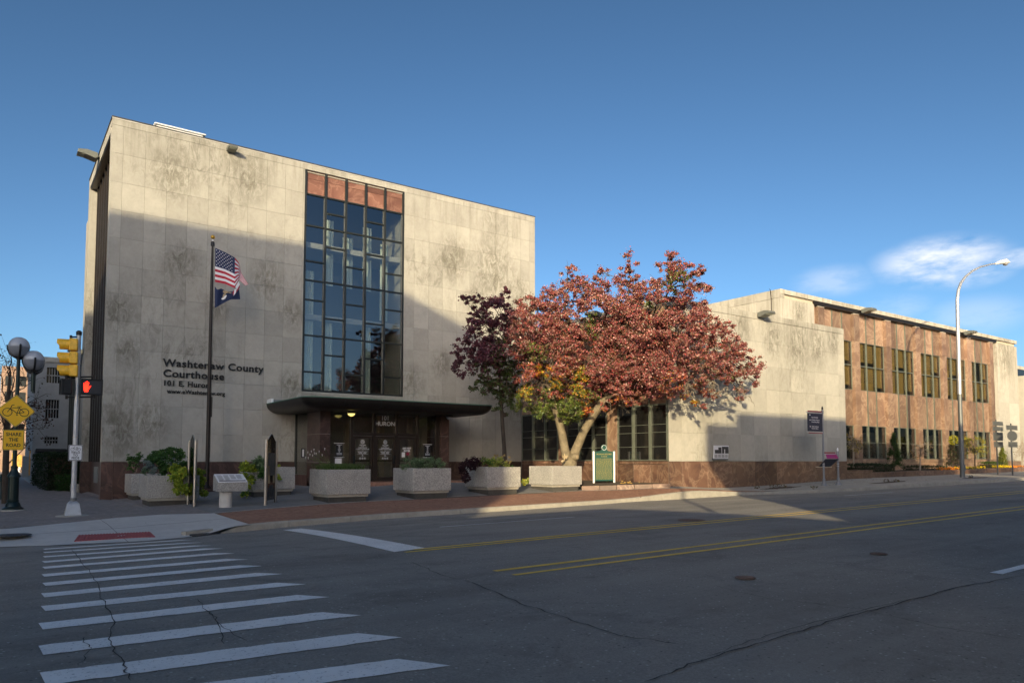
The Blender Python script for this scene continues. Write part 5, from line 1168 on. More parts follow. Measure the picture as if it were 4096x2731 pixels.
def bicycle(t, c, w_, m_='ink', y=-.004):
    """bicycle symbol, w_ = overall width, facing -Y, front wheel at left"""
    mb = MB(); u = w_/2.0; lw_ = .045*u*1.15
    def ring(cx, cz, r0):
        n = 24; vs = [(c.x+cx*u+math.cos(2*math.pi*i/n)*r, c.y+y, c.z+cz*u+math.sin(2*math.pi*i/n)*r) for r in (r0*u-lw_, r0*u+lw_*.2) for i in range(n)]
        mb.add(vs, [(i, (i+1) % n, (i+1) % n+n, i+n) for i in range(n)])
    def seg(x0, z0, x1, z1, k=1.0):
        a = Vector((c.x+x0*u, c.y+y, c.z+z0*u)); b = Vector((c.x+x1*u, c.y+y, c.z+z1*u)); d = (b-a).normalized(); p = Vector((-d.z, 0, d.x))*lw_*.55*k; mb.quad(a-p, b-p, b+p, a+p)
    ring(-.63, -.12, .37); ring(.63, -.12, .37)
    for s_ in ((-.63, -.12, -.42, .22), (-.42, .22, -.28, .52), (-.28, .52, -.12, .54), (-.28, .52, -.36, .44), (-.38, .28, .24, .28), (-.40, .20, .08, -.20), (.08, -.20, .28, .34), (.10, .38, .42, .40), (.24, .28, .63, -.12), (.08, -.20, .63, -.12), (.08, -.2, .10, -.38), (.02, -.38, .16, -.38)): seg(*s_)
    mb.build('bicycle_symbol', m_, t)
ys = thing('yield_sign', 'small white bicycle yield to peds sign strapped to the signal pole', 'sign', (0, 0, 0))
c = atY(173.5, 1039.5, sp_.y-.085); plate(ys, c, .36, .46, .03, 'sign_white', 'sign_white', 'ink'); bicycle(ys, c+Vector((0, 0, .115)), .25)
for s_, dz in (('YIELD', -.02), ('TO', -.10), ('PEDS', -.18)): text('lettering', s_, .088, c+Vector((0, -.004, dz)), 'ink', ys, align='CENTER', depth=.0005, heavy=.0015)
# ------------------------------------------------------------------ corner lamp with globes + bike signs
lp = GS(29, 1172); lt = thing('street_lamp', 'dark green cluster street lamp with round clear topped globes at the left edge', 'street lamp', tuple(lp))
Lz = lambda y: atY(40, y, lp.y).z-lp.z
child(lt, MB()._lathe((0, 0, -.04), [(.42, 0), (.42, .05), (.38, .08)], 28), 'footing', 'curb_concrete')
zc = Lz(1172)
prof = [(.30, .04), (.30, .08), (.22, .13), (.19, .24), (.155, .28), (.165, .30), (.165, .34), (.15, .36), (.15, 1.06), (.19, 1.08), (.19, 1.12), (.14, 1.20), (.10, 1.30), (.085, 1.36), (.10, 1.38), (.10, 1.42), (.065, 1.45)]
child(lt, MB()._lathe((0, 0, 0), prof, 20), 'base', 'dark_green_metal', smooth=True)
gz_ = Lz(797); child(lt, MB().tube([(0, 0, 1.4), (0, 0, gz_-.32)], [.066, .052], 16), 'pole', 'dark_green_metal', smooth=True)
def globe(cx, cy, cz, nm='globe_lantern'):
    g_ = MB()._lathe((cx, cy, cz), [(.001, .33), (.10, .318), (.19, .27), (.26, .19), (.295, .10), (.305, .02), (.30, .0)], 24); o = child(lt, g_, nm, 'globe', smooth=True)
    b_ = MB()._lathe((cx, cy, cz), [(.30, 0), (.29, -.08), (.25, -.20), (.17, -.29), (.06, -.32)], 24).build('bowl', 'globe_low', None, True); b_.parent = o
    y_ = MB()
    for sg2 in range(3):
        an = R(35+120*sg2); pts = [(cx+math.cos(an)*r_, cy+math.sin(an)*r_, cz+z__) for r_, z__ in ((.33, .06), (.335, -.02), (.31, -.12), (.24, -.25), (.12, -.33), (.04, -.37))]
        y_.tube(pts, .030, 8); y_.tube([(cx+math.cos(an)*.30, cy+math.sin(an)*.30, cz+.04), (cx+math.cos(an)*.37, cy+math.sin(an)*.37, cz+.04)], .03, 8)
    y_.tube([(cx, cy, cz-.42), (cx, cy, cz-.30)], [.06, .09], 12)
    q_ = y_.build('yoke', 'black_metal', None, True); q_.parent = o
globe(0, 0, gz_)
g2p = atY(77.5, 828, lp.y-.0)-lp; g3p = atY(86, 845, lp.y+.35)-lp
globe(g2p.x, 0, g2p.z); globe(g2p.x+.05, .62, g2p.z-.02)
za = Lz(866)
child(lt, MB().tube([(0, 0, za+.02), (g2p.x, 0, za)], .016, 8).tube([(0, 0, za-.08), (g2p.x, .0, za-.1)], .014, 8).tube([(0, 0, za), (g2p.x+.05, .62, za-.02)], .016, 8).tube([(g2p.x, 0, g2p.z-.40), (g2p.x, 0, za-.45)], [.06, .055], 12).tube([(g2p.x+.05, .62, g2p.z-.42), (g2p.x+.05, .62, za-.45)], .05, 12), 'bracket_arms', 'dark_green_metal')
bs_ = thing('bicycle_sign', 'yellow diamond bicycle warning sign on the corner lamp pole', 'sign', (0, 0, 0))
c = atY(36.5, 943.5, lp.y-.09); plate(bs_, c, .76, .76, .05, 'sign_edge', 'sign_yellow', 'ink', rot=R(45)); bicycle(bs_, c+Vector((-.0, 0, .0)), .72)
ss_ = thing('share_the_road_sign', 'yellow share the road sign under the bicycle diamond', 'sign', (0, 0, 0))
c = atY(31, 1010, lp.y-.09); plate(ss_, c, .58, .66, .04, 'sign_edge', 'sign_yellow', 'ink')
for s_, dz in (('SHARE', .13), ('THE', -.045), ('ROAD', -.22)): text('lettering', s_, .155, c+Vector((0, -.004, dz)), 'ink', ss_, align='CENTER', depth=.0005, heavy=.0035, xs=.9)
bo = GS(1, 1146); t = thing('bollard', 'dark turned bollard cut by the left edge of the view', 'bollard', (bo.x, bo.y, S(bo.x, bo.y)))
child(t, MB()._lathe((0, 0, 0), [(.15, 0), (.15, .1), (.11, .16), (.11, .72), (.14, .76), (.09, .86), (.05, .92), (.03, .96)], 16), 'body', 'dark_green_metal', smooth=True); child(t, MB().lathe((0, 0, .95), [(.02, 0), (.045, .03), (.045, .06), (.001, .09)], 12), 'finial', 'dark_green_metal', smooth=True)
# ------------------------------------------------------------------ green historical marker
m1, m2 = GS(1364, 1117.5), GS(1411, 1115.5); m2.y = m1.y-.25 if abs(m2.y-m1.y) > .6 else m2.y
t = thing('historical_marker', 'dark green historical marker with gold lettering between two white posts', 'marker', (0, 0, 0))
d = (m2-m1); d.z = 0; L_ = d.length; d.normalize(); nv_ = Vector((d.y, -d.x, 0)); zt = atY(1364, 1036, m1.y).z; z1_ = min(m1.z, m2.z); zb = atY(1364, 1104, m1.y).z
for p in (m1, m2):
    MB().tube([(p.x, p.y, p.z-.3), (p.x, p.y, zt)], .052, 14).build('post', 'sign_white', t, smooth=True); MB().lathe((p.x, p.y, zt), [(.06, 0), (.055, .03), (.001, .06)], 12).build('cap', 'marker_green', t)
A_, B_ = m1+d*.06, m2-d*.06; W_ = (B_-A_).length; zs_ = zt-.03; n = 12; top = []
for i in range(25):
    u = i/24; s_ = abs(u-.5)*2; z = zs_+(.17*math.exp(-(s_/.28)**2)+.05*(1-s_)); top.append(A_.lerp(B_, u)+Vector((0, 0, z-A_.lerp(B_, u).z)))
pts = [Vector((A_.x, A_.y, zb)), Vector((B_.x, B_.y, zb))]+list(reversed(top))
MB().prism([p-nv_*.02 for p in pts], nv_*.04).build('plate', 'marker_green', t)
MB().tube([p+nv_*.015 for p in top]+[pts[1]+nv_*.015, pts[0]+nv_*.015, top[0]+nv_*.015], .014, 6).build('rim', 'marker_green', t)
cc_ = A_.lerp(B_, .5); cs = MB(); n = 24
cs.prism([Vector((cc_.x, cc_.y, zs_+.20))+d*(.14*math.cos(2*math.pi*i/n))+Vector((0, 0, .14*math.sin(2*math.pi*i/n)))-nv_*.03 for i in range(n)], nv_*.06).build('seal', 'marker_green', t)
sr = MB(); sr.tube([Vector((cc_.x, cc_.y, zs_+.20))+d*(.115*math.cos(2*math.pi*i/n))+Vector((0, 0, .115*math.sin(2*math.pi*i/n)))+nv_*.032 for i in range(n+1)], .009, 5); sr.build('seal_ring', 'sign_white', t)
rzm = math.atan2(d.y, d.x)
def mtx(s_, z, sz): text('lettering', s_, sz, Vector((cc_.x, cc_.y, z))+nv_*.022, 'marker_gold', t, rz=rzm, align='CENTER', depth=.002, heavy=.0015, xs=.92)
mtx('MICHIGAN BECOMES', zs_-.13, .088); mtx('A STATE', zs_-.235, .088)
mb = MB(); zz_ = zs_-.30; H_ = zz_-zb-.05
for k in range(19):
    u = .05; z = zz_-H_*k/19
    while u < .93:
        wl = random.uniform(.03, .12); u1 = min(u+wl, .95); a = A_.lerp(B_, u)+nv_*.0215; b = A_.lerp(B_, u1)+nv_*.0215; h_ = H_/19*.40
        mb.quad((a.x, a.y, z-h_), (b.x, b.y, z-h_), (b.x, b.y, z), (a.x, a.y, z)); u = u1+.018
mb.build('text_lines', 'marker_gold', t)
# ------------------------------------------------------------------ wayfinding sign and map stand
w1, w2 = GS(1893, 1115), GS(1926, 1113); t = thing('wayfinding_sign', 'navy wayfinding sign on a silver post with a slanted map board', 'sign', (0, 0, 0))
def fpost(p, ytop, dark):
    z = atY(1888, ytop, p.y).z if p is w1 else atY(1924, ytop, p.y).z; b = p.z
    o = MB()._lathe((p.x, p.y, b-.03), [(.16, 0), (.16, .06), (.12, .09), (.115, .13), (.075, .17), (.07, .36), (.05, .38), (.046, z-b-.3), (.06, z-b-.29), (.06, z-b-.12), (.04, z-b-.11), (.03, z-b-.08)], 16).build('post', 'post_grey', t, smooth=True)
    q_ = MB().lathe((p.x, p.y, z-.12), [(.03, 0), (.045, .04), (.042, .09), (.022, .15), (.001, .17)], 12).build('finial', 'black_metal' if dark else 'sign_white', t, smooth=True)
    for h in (.9, 1.0): MB().tube([(p.x, p.y, b+h), (p.x, p.y, b+h+.03)], .058, 14).build('ring', 'galv', t)
fpost(w1, 935, True); fpost(w2, 1030, False)
a = atY(1855, 948, w1.y); b = atY(1888, 993, w1.y)
pn = MB().box(a.x, w1.x-.05, w1.y-.025, w1.y+.025, b.z+.04, a.z).build('sign_panel', 'sign_navy', t)
MB().box(a.x-.12, w1.x, w1.y-.015, w1.y+.015, a.z+.0, a.z+.05).box(a.x-.08, w1.x, w1.y-.015, w1.y+.015, b.z-.01, b.z+.035).build('arm', 'galv', t)
MB().box(a.x+.03, w1.x-.10, w1.y-.02, w1.y+.02, a.z+.055, a.z+.12).box(a.x+.08, w1.x-.06, w1.y-.02, w1.y+.02, b.z-.06, b.z-.015).build('red_strip', 'sign_red', t)
Wd = w1.x-.05-a.x; Hd = a.z-b.z-.04
for s_, u, v, sz in (('Visitor Information', .22, .26, .088), ('A2 Hands-On Museum', .22, .40, .088), ('Farmers/Artisan Market', .22, .51, .083), ('County Courthouse', .22, .76, .088), ('Kerrytown District', .22, .87, .088)):
    text('lettering', s_, sz, Vector((a.x+Wd*u, w1.y-.027, a.z-Hd*v)), 'lettering_white', t, depth=.0005, heavy=.0012, xs=.80)
mb = MB()
for v, ang in ((.10, 0), (.38, 180), (.74, 90)):
    cx_, cz_ = a.x+Wd*.12, a.z-Hd*v; ca, sa = math.cos(R(ang)), math.sin(R(ang)); sh = [(-.05, 0), (0, .045), (0, .014), (.05, .014), (.05, -.014), (0, -.014), (0, -.045)]
    if ang == 180: pass
    mb.add([(cx_+p[0]*ca-p[1]*sa*(-1 if ang == 90 else 1), w1.y-.028, cz_+(p[0]*sa*(-1 if ang == 90 else 1))+p[1]*ca) for p in sh], [(0, 1, 2), (2, 3, 4, 5), (0, 2, 5), (0, 5, 6)])
mb.build('arrow', 'lettering_white', t)
zt = atY(1910, 1038, w1.y).z; zm = atY(1910, 1055, w1.y).z; zl = atY(1910, 1080, w1.y).z
MB().box(w1.x+.05, w2.x-.04, w1.y-.05, w1.y+.02, zt-.12, zt-.07).build('top_rail', 'galv', t); MB().box(w1.x+.06, w2.x-.05, w1.y-.04, w1.y+.01, zt-.07, zt).build('header', 'sign_red', t)
P4 = lambda l: [atY(x, y, w1.y+dy) for x, y, dy in l]
MB().quad(*P4([(1896, 1043, -.05), (1922, 1043, -.05), (1926, 1052.5, -.25), (1899.5, 1052.5, -.25)])).build('magenta_panel', 'magenta', t)
MB().prism(P4([(1896, 1053.5, -.26), (1927, 1053.5, -.26), (1907, 1071, .25), (1880, 1071, .25)]), (0, .02, -.03)).build('map_board', 'sign_navy', t)
MB().prism(P4([(1875, 1071, .24), (1911, 1071, .24), (1911, 1073, .24), (1875, 1073, .24)]), (0, .05, 0)).build('ledge', 'stucco', t)
# ------------------------------------------------------------------ tall street light on the right, sign posts
lr = GS(2211, 1096); t = thing('highway_light', 'tall curved arm aluminium street light rising by the office wing sidewalk', 'street light', tuple(lr))
pp = lambda x, y, dy=0: atY(x, y, lr.y+dy)-lr
zb1 = pp(2205, 905).z
child(t, MB().tube([(0, 0, -.05), (0, 0, .35), (0, 0, zb1)], [.15, .125, .115], 16), 'shaded_shaft', 'sign_back', smooth=True)  # lower pole in darker metal: its shade is put into the colour
pts = [Vector((0, 0, zb1)), Vector((pp(2200, 690).x*.4, 0, pp(2200, 690).z)), pp(2201, 668), pp(2207, 650), pp(2218, 635), pp(2234, 622), pp(2252, 613), pp(2275, 607), pp(2296, 604.5)]
pts[1].x = (pts[0].x+pts[2].x)/2*.8
child(t, MB().tube(pts, [.113, .095, .085, .078, .07, .06, .052, .045, .04], 14), 'arm', 'galv', smooth=True)
h0, h1 = pp(2286, 606), pp(2318, 602)
dl = (h1-h0).length
child(t, MB().tube([h0, h0.lerp(h1, .3)+Vector((0, 0, .05)), h0.lerp(h1, .75)+Vector((0, 0, .07)), h1+Vector((0, 0, -.02))], [.06, .11, .17, .05], 14), 'lamp_head', 'lamp_paint', smooth=True)
child(t, MB().lathe(h0.lerp(h1, .72)+Vector((0, 0, -.20)), [(.03, 0), (.11, .03), (.15, .10)], 14), 'lens', 'globe_low', smooth=True)
child(t, MB().box(-.08, .08, -.16, -.10, .35, .75), 'hand_hole_cover', 'grey_metal')
child(t, MB()._lathe((0, 0, -.06), [(.30, 0), (.30, .05), (.17, .07)], 16), 'base_flange', 'concrete_walk')
def signback(px_, py, plates, label):
    p = GS(px_, py); t = thing('sign_post', label, 'sign post', tuple(p), 'sign backs on posts at the right')
    zt = max(atY(px_, y0, p.y).z for (_, y0, _, _, _) in plates)-p.z+.1
    child(t, MB().box(-.035, .035, -.03, .03, -.05, zt), 'post', 'sign_back')
    for (x0, y0, x1, y1, kind) in plates:
        a = atY(x0, y0, p.y)-p; b = atY(x1, y1, p.y)-p
        if kind == 'r': child(t, MB().box(a.x, b.x, -.055, -.04, b.z, a.z), 'sign_plate', 'sign_back', bevel=.003)
        else:
            n = 24; cx_, cz_ = (a.x+b.x)/2, (a.z+b.z)/2; child(t, MB().prism([(cx_+(b.x-a.x)/2*math.cos(2*math.pi*i/n), -.055, cz_+(a.z-b.z)/2*math.sin(2*math.pi*i/n)) for i in range(n)], (0, .015, 0)), 'sign_plate', 'sign_back')
signback(2292, 1090, [(2278, 967, 2302, 978, 'r'), (2278, 979, 2302, 990, 'r'), (2279, 992, 2302, 1012, 'r'), (2281, 1014, 2302, 1027, 'r')], 'left post with four stacked grey sign backs near the right edge')
signback(2326, 1091, [(2309, 976, 2335, 988, 'r'), (2311, 988.5, 2335, 1013, 'c'), (2314, 1014, 2335, 1027, 'r')], 'right post with an oval sign back between two plates near the right edge')
ps_ = GS(2033, 1082); t = thing('parking_sign', 'small white parking sign on a thin stake in front of the cone evergreen', 'sign', tuple(ps_))
a = atY(2027.5, 1044.5, ps_.y)-ps_; b = atY(2034.5, 1060, ps_.y)-ps_
child(t, MB().box(-.02, .02, -.01, .02, -.05, a.z), 'stake', 'bark_dark'); child(t, MB().box(a.x, b.x, -.03, -.015, b.z, a.z), 'plate', 'sign_white')
child(t, MB().box(a.x+.04, b.x-.04, -.034, -.03, a.z-.14, a.z-.08).box(a.x+.04, b.x-.04, -.034, -.03, a.z-.24, a.z-.20).box(a.x+.06, b.x-.06, -.034, -.03, a.z-.33, a.z-.28), 'text_lines', 'ink')
# ------------------------------------------------------------------ the other side of the street (out of view): buildings that throw the long shadows
def block(name, label, x0, x1, y0, y1, z1, wallm, nx, nz, extra=None):
    t = thing(name, label, 'building', (0, 0, 0)); z0 = -2.0
    MB().box(x0, x1, y0, y1, z0, z1).build('wall', wallm, t)
    MB().box(x0-.0, x1+.0, y1-.2, y1+.0, z1, z1+.002).build('roof', 'coping_dark', t)
    w_ = (x1-x0)/nx; h_ = (z1-1.5)/nz
    for i in range(nx):
        for j in range(nz):
            xa = x0+w_*(i+.25); za = -.4+h_*(j+.25)
            o = MB().box(xa, xa+w_*.5, y1-.01, y1+.03, za, za+h_*.55).build('window', 'mullion', t); panel('window_glass', o, 'marker_glass', xa+.06, xa+w_*.5-.06, y1+.031, y1+.04, za+.06, za+h_*.55-.06, 0)
    return t
block('brick_building', 'tall brick building across the street to the southwest, behind the viewer', -62, -24.2, -19.6, -6, 23.65, 'opposite_brick', 9, 6)
block('shop_building', 'low stucco shop across the street behind the viewer', -12.6, -6, -14.4, -6, 6.9, 'stucco', 3, 1)
nb = block('corner_building', 'three storey stucco building directly behind the viewer', 2.1, 19, -11.5, -6, 12.05, 'stucco', 4, 3)
MB().box(1.6, 2.095, -11.4, -6.05, -2, 11.5).build('side_wall', 'stucco', nb)
MB().box(-.15, 1.59, -6.5, -6.1, 9.75, 11.5).build('blade_sign', 'stucco', nb); MB().prism([(1.59, -6.45, 9.74), (-.15, -6.45, 9.74), (1.1, -6.45, 8.6), (1.45, -6.45, 7.0), (1.59, -6.45, 6.6)], (0, .25, 0)).build('sign_bracket', 'black_metal', nb)
block('brick_building', 'long brick building across the side street, left of the view', -30, -12, 30, 62, 13.5, 'opposite_brick', 3, 3)
block('office_block', 'pale tan office block across the street farther east, seen only mirrored in the office windows', 80, 170, -24, -6, 19, 'tan_render', 14, 5)
t = thing('street_lamp', 'plain steel lamp post behind the viewer whose shadow crosses the street', 'street lamp', (-1.9+.94*3.2, -2.8, road(1, 0)+.13))
child(t, MB().tube([(0, 0, 0), (0, 0, 9.2)], [.12, .07], 12), 'pole', 'galv'); child(t, MB().cbox(Vector((-.4, 0, 9.2)), .9, .3, .14), 'lamp_head', 'galv')
# ------------------------------------------------------------------ trees
def limb(mb, a, b, r0, r1, n=6, wob=.12, side=None):
    a, b = Vector(a), Vector(b); L_ = (b-a).length; pts = []; 
    for i in range(n+1):
        t_ = i/n; p = a.lerp(b, t_); k = math.sin(math.pi*t_)*L_*wob
        pts.append(p+Vector((rng.normal()*k*.35, rng.normal()*k*.35, abs(k)*.5)))
    mb.tube(pts, [r0+(r1-r0)*i/n for i in range(n+1)], 7 if r0 > .03 else 5); return pts
MAR = [(.28, .075, .075), (.36, .10, .10), (.21, .06, .07), (.42, .14, .12), (.32, .085, .11), (.46, .09, .075), (.24, .09, .07), (.36, .17, .13), (.50, .24, .20), (.14, .05, .05), (.20, .12, .05), (.55, .34, .28), (.13, .09, .04)]
ORG = [(0.52, 0.13, 0.026), (0.546, 0.26, 0.026), (0.338, 0.065, 0.026), (0.221, 0.039, 0.033)]; YEL = [(0.54, 0.396, 0.036), (0.36, 0.36, 0.036), (0.48, 0.216, 0.024)]; GRN = [(.09, .14, .03), (.14, .20, .035), (.07, .11, .025), (.22, .25, .05), (.12, .10, .04)]; MIX = MAR+[(.08, .06, .015), (.10, .10, .02)]
def treeY(x): return float(np.interp(x, [1130, 1155, 1250, 1400, 1500, 1560, 1650, 1760], [26.6, 26.4, 26.0, 24.8, 22.6, 21.0, 20.4, 20.0]))
lobes = [(1305, 615, 20, MAR), (1318, 650, 28, MAR), (1290, 668, 28, MAR), (1255, 672, 14, MAR), (1240, 690, 26, MAR), (1210, 700, 26, MAR), (1275, 705, 38, MAR), (1190, 722, 26, MAR), (1215, 748, 40, MAR), (1178, 765, 24, MAR), (1255, 770, 42, MAR),
 (1188, 800, 30, MAR), (1230, 815, 38, MIX), (1385, 625, 18, MAR), (1378, 650, 26, MAR), (1350, 672, 26, MAR), (1345, 700, 34, MAR), (1400, 690, 38, MAR), (1443, 585, 12, MAR), (1444, 612, 20, MAR), (1445, 645, 30, MAR), (1460, 680, 36, MAR), (1430, 715, 40, MAR),
 (1542, 582, 13, MAR), (1536, 605, 24, MAR), (1565, 612, 24, MAR), (1548, 640, 34, MAR), (1596, 628, 22, MAR), (1600, 660, 26, MAR), (1618, 660, 16, MAR), (1500, 650, 26, MAR), (1510, 690, 34, MAR), (1560, 690, 34, MAR), (1612, 700, 22, MAR), (1590, 730, 34, MAR), (1535, 735, 40, MAR), (1480, 735, 40, MAR),
 (1625, 745, 26, MAR), (1655, 752, 26, MAR), (1640, 785, 32, MAR), (1590, 775, 40, MAR), (1680, 790, 26, MAR), (1700, 800, 24, MAR), (1690, 825, 32, MAR), (1725, 825, 20, MAR), (1740, 848, 14, MAR), (1718, 855, 24, MAR), (1650, 825, 38, MAR), (1600, 825, 36, MIX), (1670, 860, 30, MIX), (1610, 865, 30, MIX), (1560, 870, 34, MAR+ORG),
 (1300, 745, 40, MAR), (1345, 760, 34, GRN+MIX), (1385, 745, 34, MIX), (1365, 735, 16, GRN), (1490, 700, 12, GRN), (1395, 790, 38, MAR), (1450, 780, 44, MAR), (1510, 790, 44, MAR), (1400, 830, 36, MIX), (1340, 820, 38, MAR), (1450, 835, 42, MAR), (1510, 850, 42, MAR), (1290, 800, 36, MIX),
 (1300, 850, 36, MAR+ORG), (1345, 870, 34, MAR), (1390, 880, 36, MAR), (1440, 885, 34, MAR), (1490, 890, 30, MAR), (1535, 900, 22, MAR+ORG), (1365, 905, 22, MAR+ORG), (1420, 912, 22, MAR+ORG), (1465, 915, 16, ORG+MAR), (1395, 925, 16, ORG+MAR), (1335, 900, 22, ORG+MAR),
 (1215, 855, 28, MAR+ORG), (1195, 870, 18, ORG+MAR), (1245, 850, 26, ORG+YEL), (1270, 868, 20, YEL+GRN), (1205, 900, 24, GRN+ORG), (1235, 905, 26, GRN), (1270, 905, 28, GRN), (1215, 930, 20, GRN), (1255, 935, 22, GRN), (1300, 925, 26, GRN), (1325, 935, 18, GRN), (1285, 952, 18, GRN), (1318, 958, 16, GRN), (1345, 955, 14, GRN+ORG), (1262, 945, 18, GRN), (1298, 970, 10, GRN), (1365, 945, 14, GRN+ORG), (1310, 958, 10, GRN), (1195, 915, 12, GRN), (1570, 905, 16, MAR+YEL), (1620, 900, 14, MAR+ORG), (1595, 925, 10, ORG+YEL), (1640, 905, 12, MIX), (1700, 890, 14, MAR), (1735, 880, 10, MAR), (1700, 915, 7, MAR), (1740, 862, 12, MAR), (1615, 935, 8, MIX)]
rt_ = thing('red_tree', 'large red and maroon pear tree with a forked pale trunk and green lower left leaves', 'tree', (0, 0, 0))
R_ = []; LC = []; skel = MB()
base = atY(1307, 1090, 26.0); base.z = -1.1
fk = atY(1308, 1060, 26.0); 
trunk = MB()
trunk.tube([base, base.lerp(fk, .6), fk, fk+Vector((0, 0, .18))], [.36, .33, .34, .26], 14)
s1 = [fk+Vector((-.08, 0, 0)), atY(1297, 1030, 26.0), atY(1291, 995, 26.0), atY(1284, 965, 26.0), atY(1272, 930, 26.0), atY(1262, 890, 25.9)]
trunk.tube(s1, [.24, .20, .185, .18, .15, .11], 12)
s2 = [fk+Vector((.10, 0, 0)), atY(1326, 1025, 25.8), atY(1340, 992, 25.6), atY(1362, 955, 25.3), atY(1385, 920, 24.9), atY(1420, 880, 24.3)]
trunk.tube(s2, [.24, .205, .19, .18, .16, .12], 12)
trunk.build('trunk', 'bark_pale', rt_, smooth=True)
kn = MB(); kc = atY(1324, 1049, 25.62); kn.tube([kc+Vector((0, .2, 0)), kc+Vector((0, 0, 0)), kc+Vector((.02, -.06, 0))], [.20, .17, .12], 14); kn.build('branch_scar', 'bark_pale', rt_, True)
kw = MB(); kw.tube([kc+Vector((.01, -.05, 0)), kc+Vector((.02, -.075, 0))], [.10, .09], 14); kw.build('cut_wood', 'wood_pale', rt_, True)
bk = MB(); kc2 = atY(1295, 1055, 25.72)
for i in range(9): a = kc2+Vector((random.uniform(-.22, .12), random.uniform(-.06, .0), random.uniform(-.14, .12))); bk.tube([a, a+Vector((random.uniform(-.08, .08), -.05, random.uniform(.05, .16)))], [.05, .015], 6)
bk.build('torn_bark', 'wood_pale', rt_, True)
branch = MB(); joints = [s1[3], s1[4], s1[5], s2[3], s2[4], s2[5]]
mains = []
for (x, y, jy) in ((1215, 860, 2), (1230, 760, 2), (1300, 680, 2), (1262, 800, 2), (1380, 700, 5), (1445, 660, 5), (1540, 660, 5), (1590, 760, 5), (1660, 820, 5), (1480, 800, 5), (1360, 800, 4), (1550, 860, 4), (1300, 880, 1), (1400, 860, 4)):
    e = atY(x, y, treeY(x)+.35); mains.append(limb(branch, joints[jy], e, .085, .03, 7, .10))
jpts = [p for m_ in mains for p in m_[2:]]
lobes += [(1290, 900, 24, ORG+MAR), (1330, 870, 30, MAR), (1300, 935, 20, GRN), (1335, 925, 20, GRN+ORG), (1280, 880, 24, GRN+YEL), (1375, 935, 14, MAR+ORG), (1410, 890, 28, MAR), (1370, 860, 34, MAR), (1430, 860, 34, MAR), (1480, 870, 34, MAR), (1350, 940, 12, ORG), (1450, 925, 12, ORG+MAR), (1240, 940, 18, GRN), (1265, 955, 12, GRN), (1225, 790, 34, MAR), (1320, 780, 36, MAR), (1270, 740, 34, MAR), (1420, 760, 36, MAR), (1520, 770, 36, MAR), (1580, 800, 34, MAR), (1560, 840, 34, MAR)]
lobes += [(1440, 918, 18, MAR), (1485, 912, 20, MAR+ORG), (1520, 908, 20, MAR), (1350, 925, 20, GRN+ORG), (1385, 938, 14, ORG+MAR), (1245, 955, 18, GRN), (1225, 945, 16, GRN), (1330, 950, 16, GRN), (1310, 940, 24, GRN), (1290, 930, 26, GRN), (1190, 935, 14, GRN), (1550, 905, 18, MAR)]
lobes = [(x, y, r, (GRN+YEL+ORG[:2] if (y > 845 and x < 1340 and pal is not GRN and rng.random() < .6) else (GRN+MIX[:3] if rng.random() < .07 else pal))) for (x, y, r, pal) in lobes]
lobes = [(x, y, r, pal, 0) for (x, y, r, pal) in lobes]+[(x+rng.normal()*4, y+rng.normal()*4, r*.8, pal, .9) for (x, y, r, pal) in lobes if r > 20]
for (x, y, r, pal, fwd) in lobes:
    Y_ = treeY(x)+rng.normal()*.5-fwd; 
    if x > 1535: Y_ = min(Y_, 21.4)
    c = atY(x, y, Y_); rr = r*mpp(c); nearest = min(jpts, key=lambda p: (p-c).length)
    limb(branch, nearest, c, .028, .01, 5, .10)
    for k in range(5):
        d_ = Vector(rng.normal(size=3)).normalized()*rr*.9; limb(branch, c.lerp(nearest, .25), c+d_, .011, .004, 3, .12)
    dep = rr*1.25
    area = rr*rr
    LC += clumps(c, (rr*.95, dep, rr*.92), max(7, int(area*50)), int(4900*area+220), pal, .25 if rr > .3 else .42)
branch.build('branches', 'bark', rt_, smooth=True)
leafcloud('crown', LC, 'leaf_gloss', rt_, .070, 1.25, shell=.3, droop=.4)
tw = MB()
for (x, y) in [(1600+random.uniform(-30, 45), 850+random.uniform(-25, 50)) for _ in range(26)]+[(1690+random.uniform(-30, 30), 900+random.uniform(-15, 20)) for _ in range(10)]+[(1650, 735), (1630, 745), (1210, 640+60), (1205, 745), (1390, 920), (1420, 930), (1370, 930)]:
    a = atY(x, y, treeY(x)-.6); 
    for k in range(3):
        b_2 = a+Vector((rng.normal()*.35, rng.normal()*.2, -.2-.3*rng.random())); limb(tw, a, b_2, .010, .004, 5, .3)
stuff(tw.build('bare_twigs', 'twig', rt_))
dk = thing('dark_tree', 'smaller purple leaved tree standing in shade left of the big red tree', 'tree', (0, 0, 0))
DK = [(0.112, 0.033, 0.053), (0.075, 0.024, 0.036), (0.143, 0.045, 0.06)]; DG = [(0.053, 0.09, 0.022), (0.075, 0.12, 0.03), (0.09, 0.045, 0.038)]
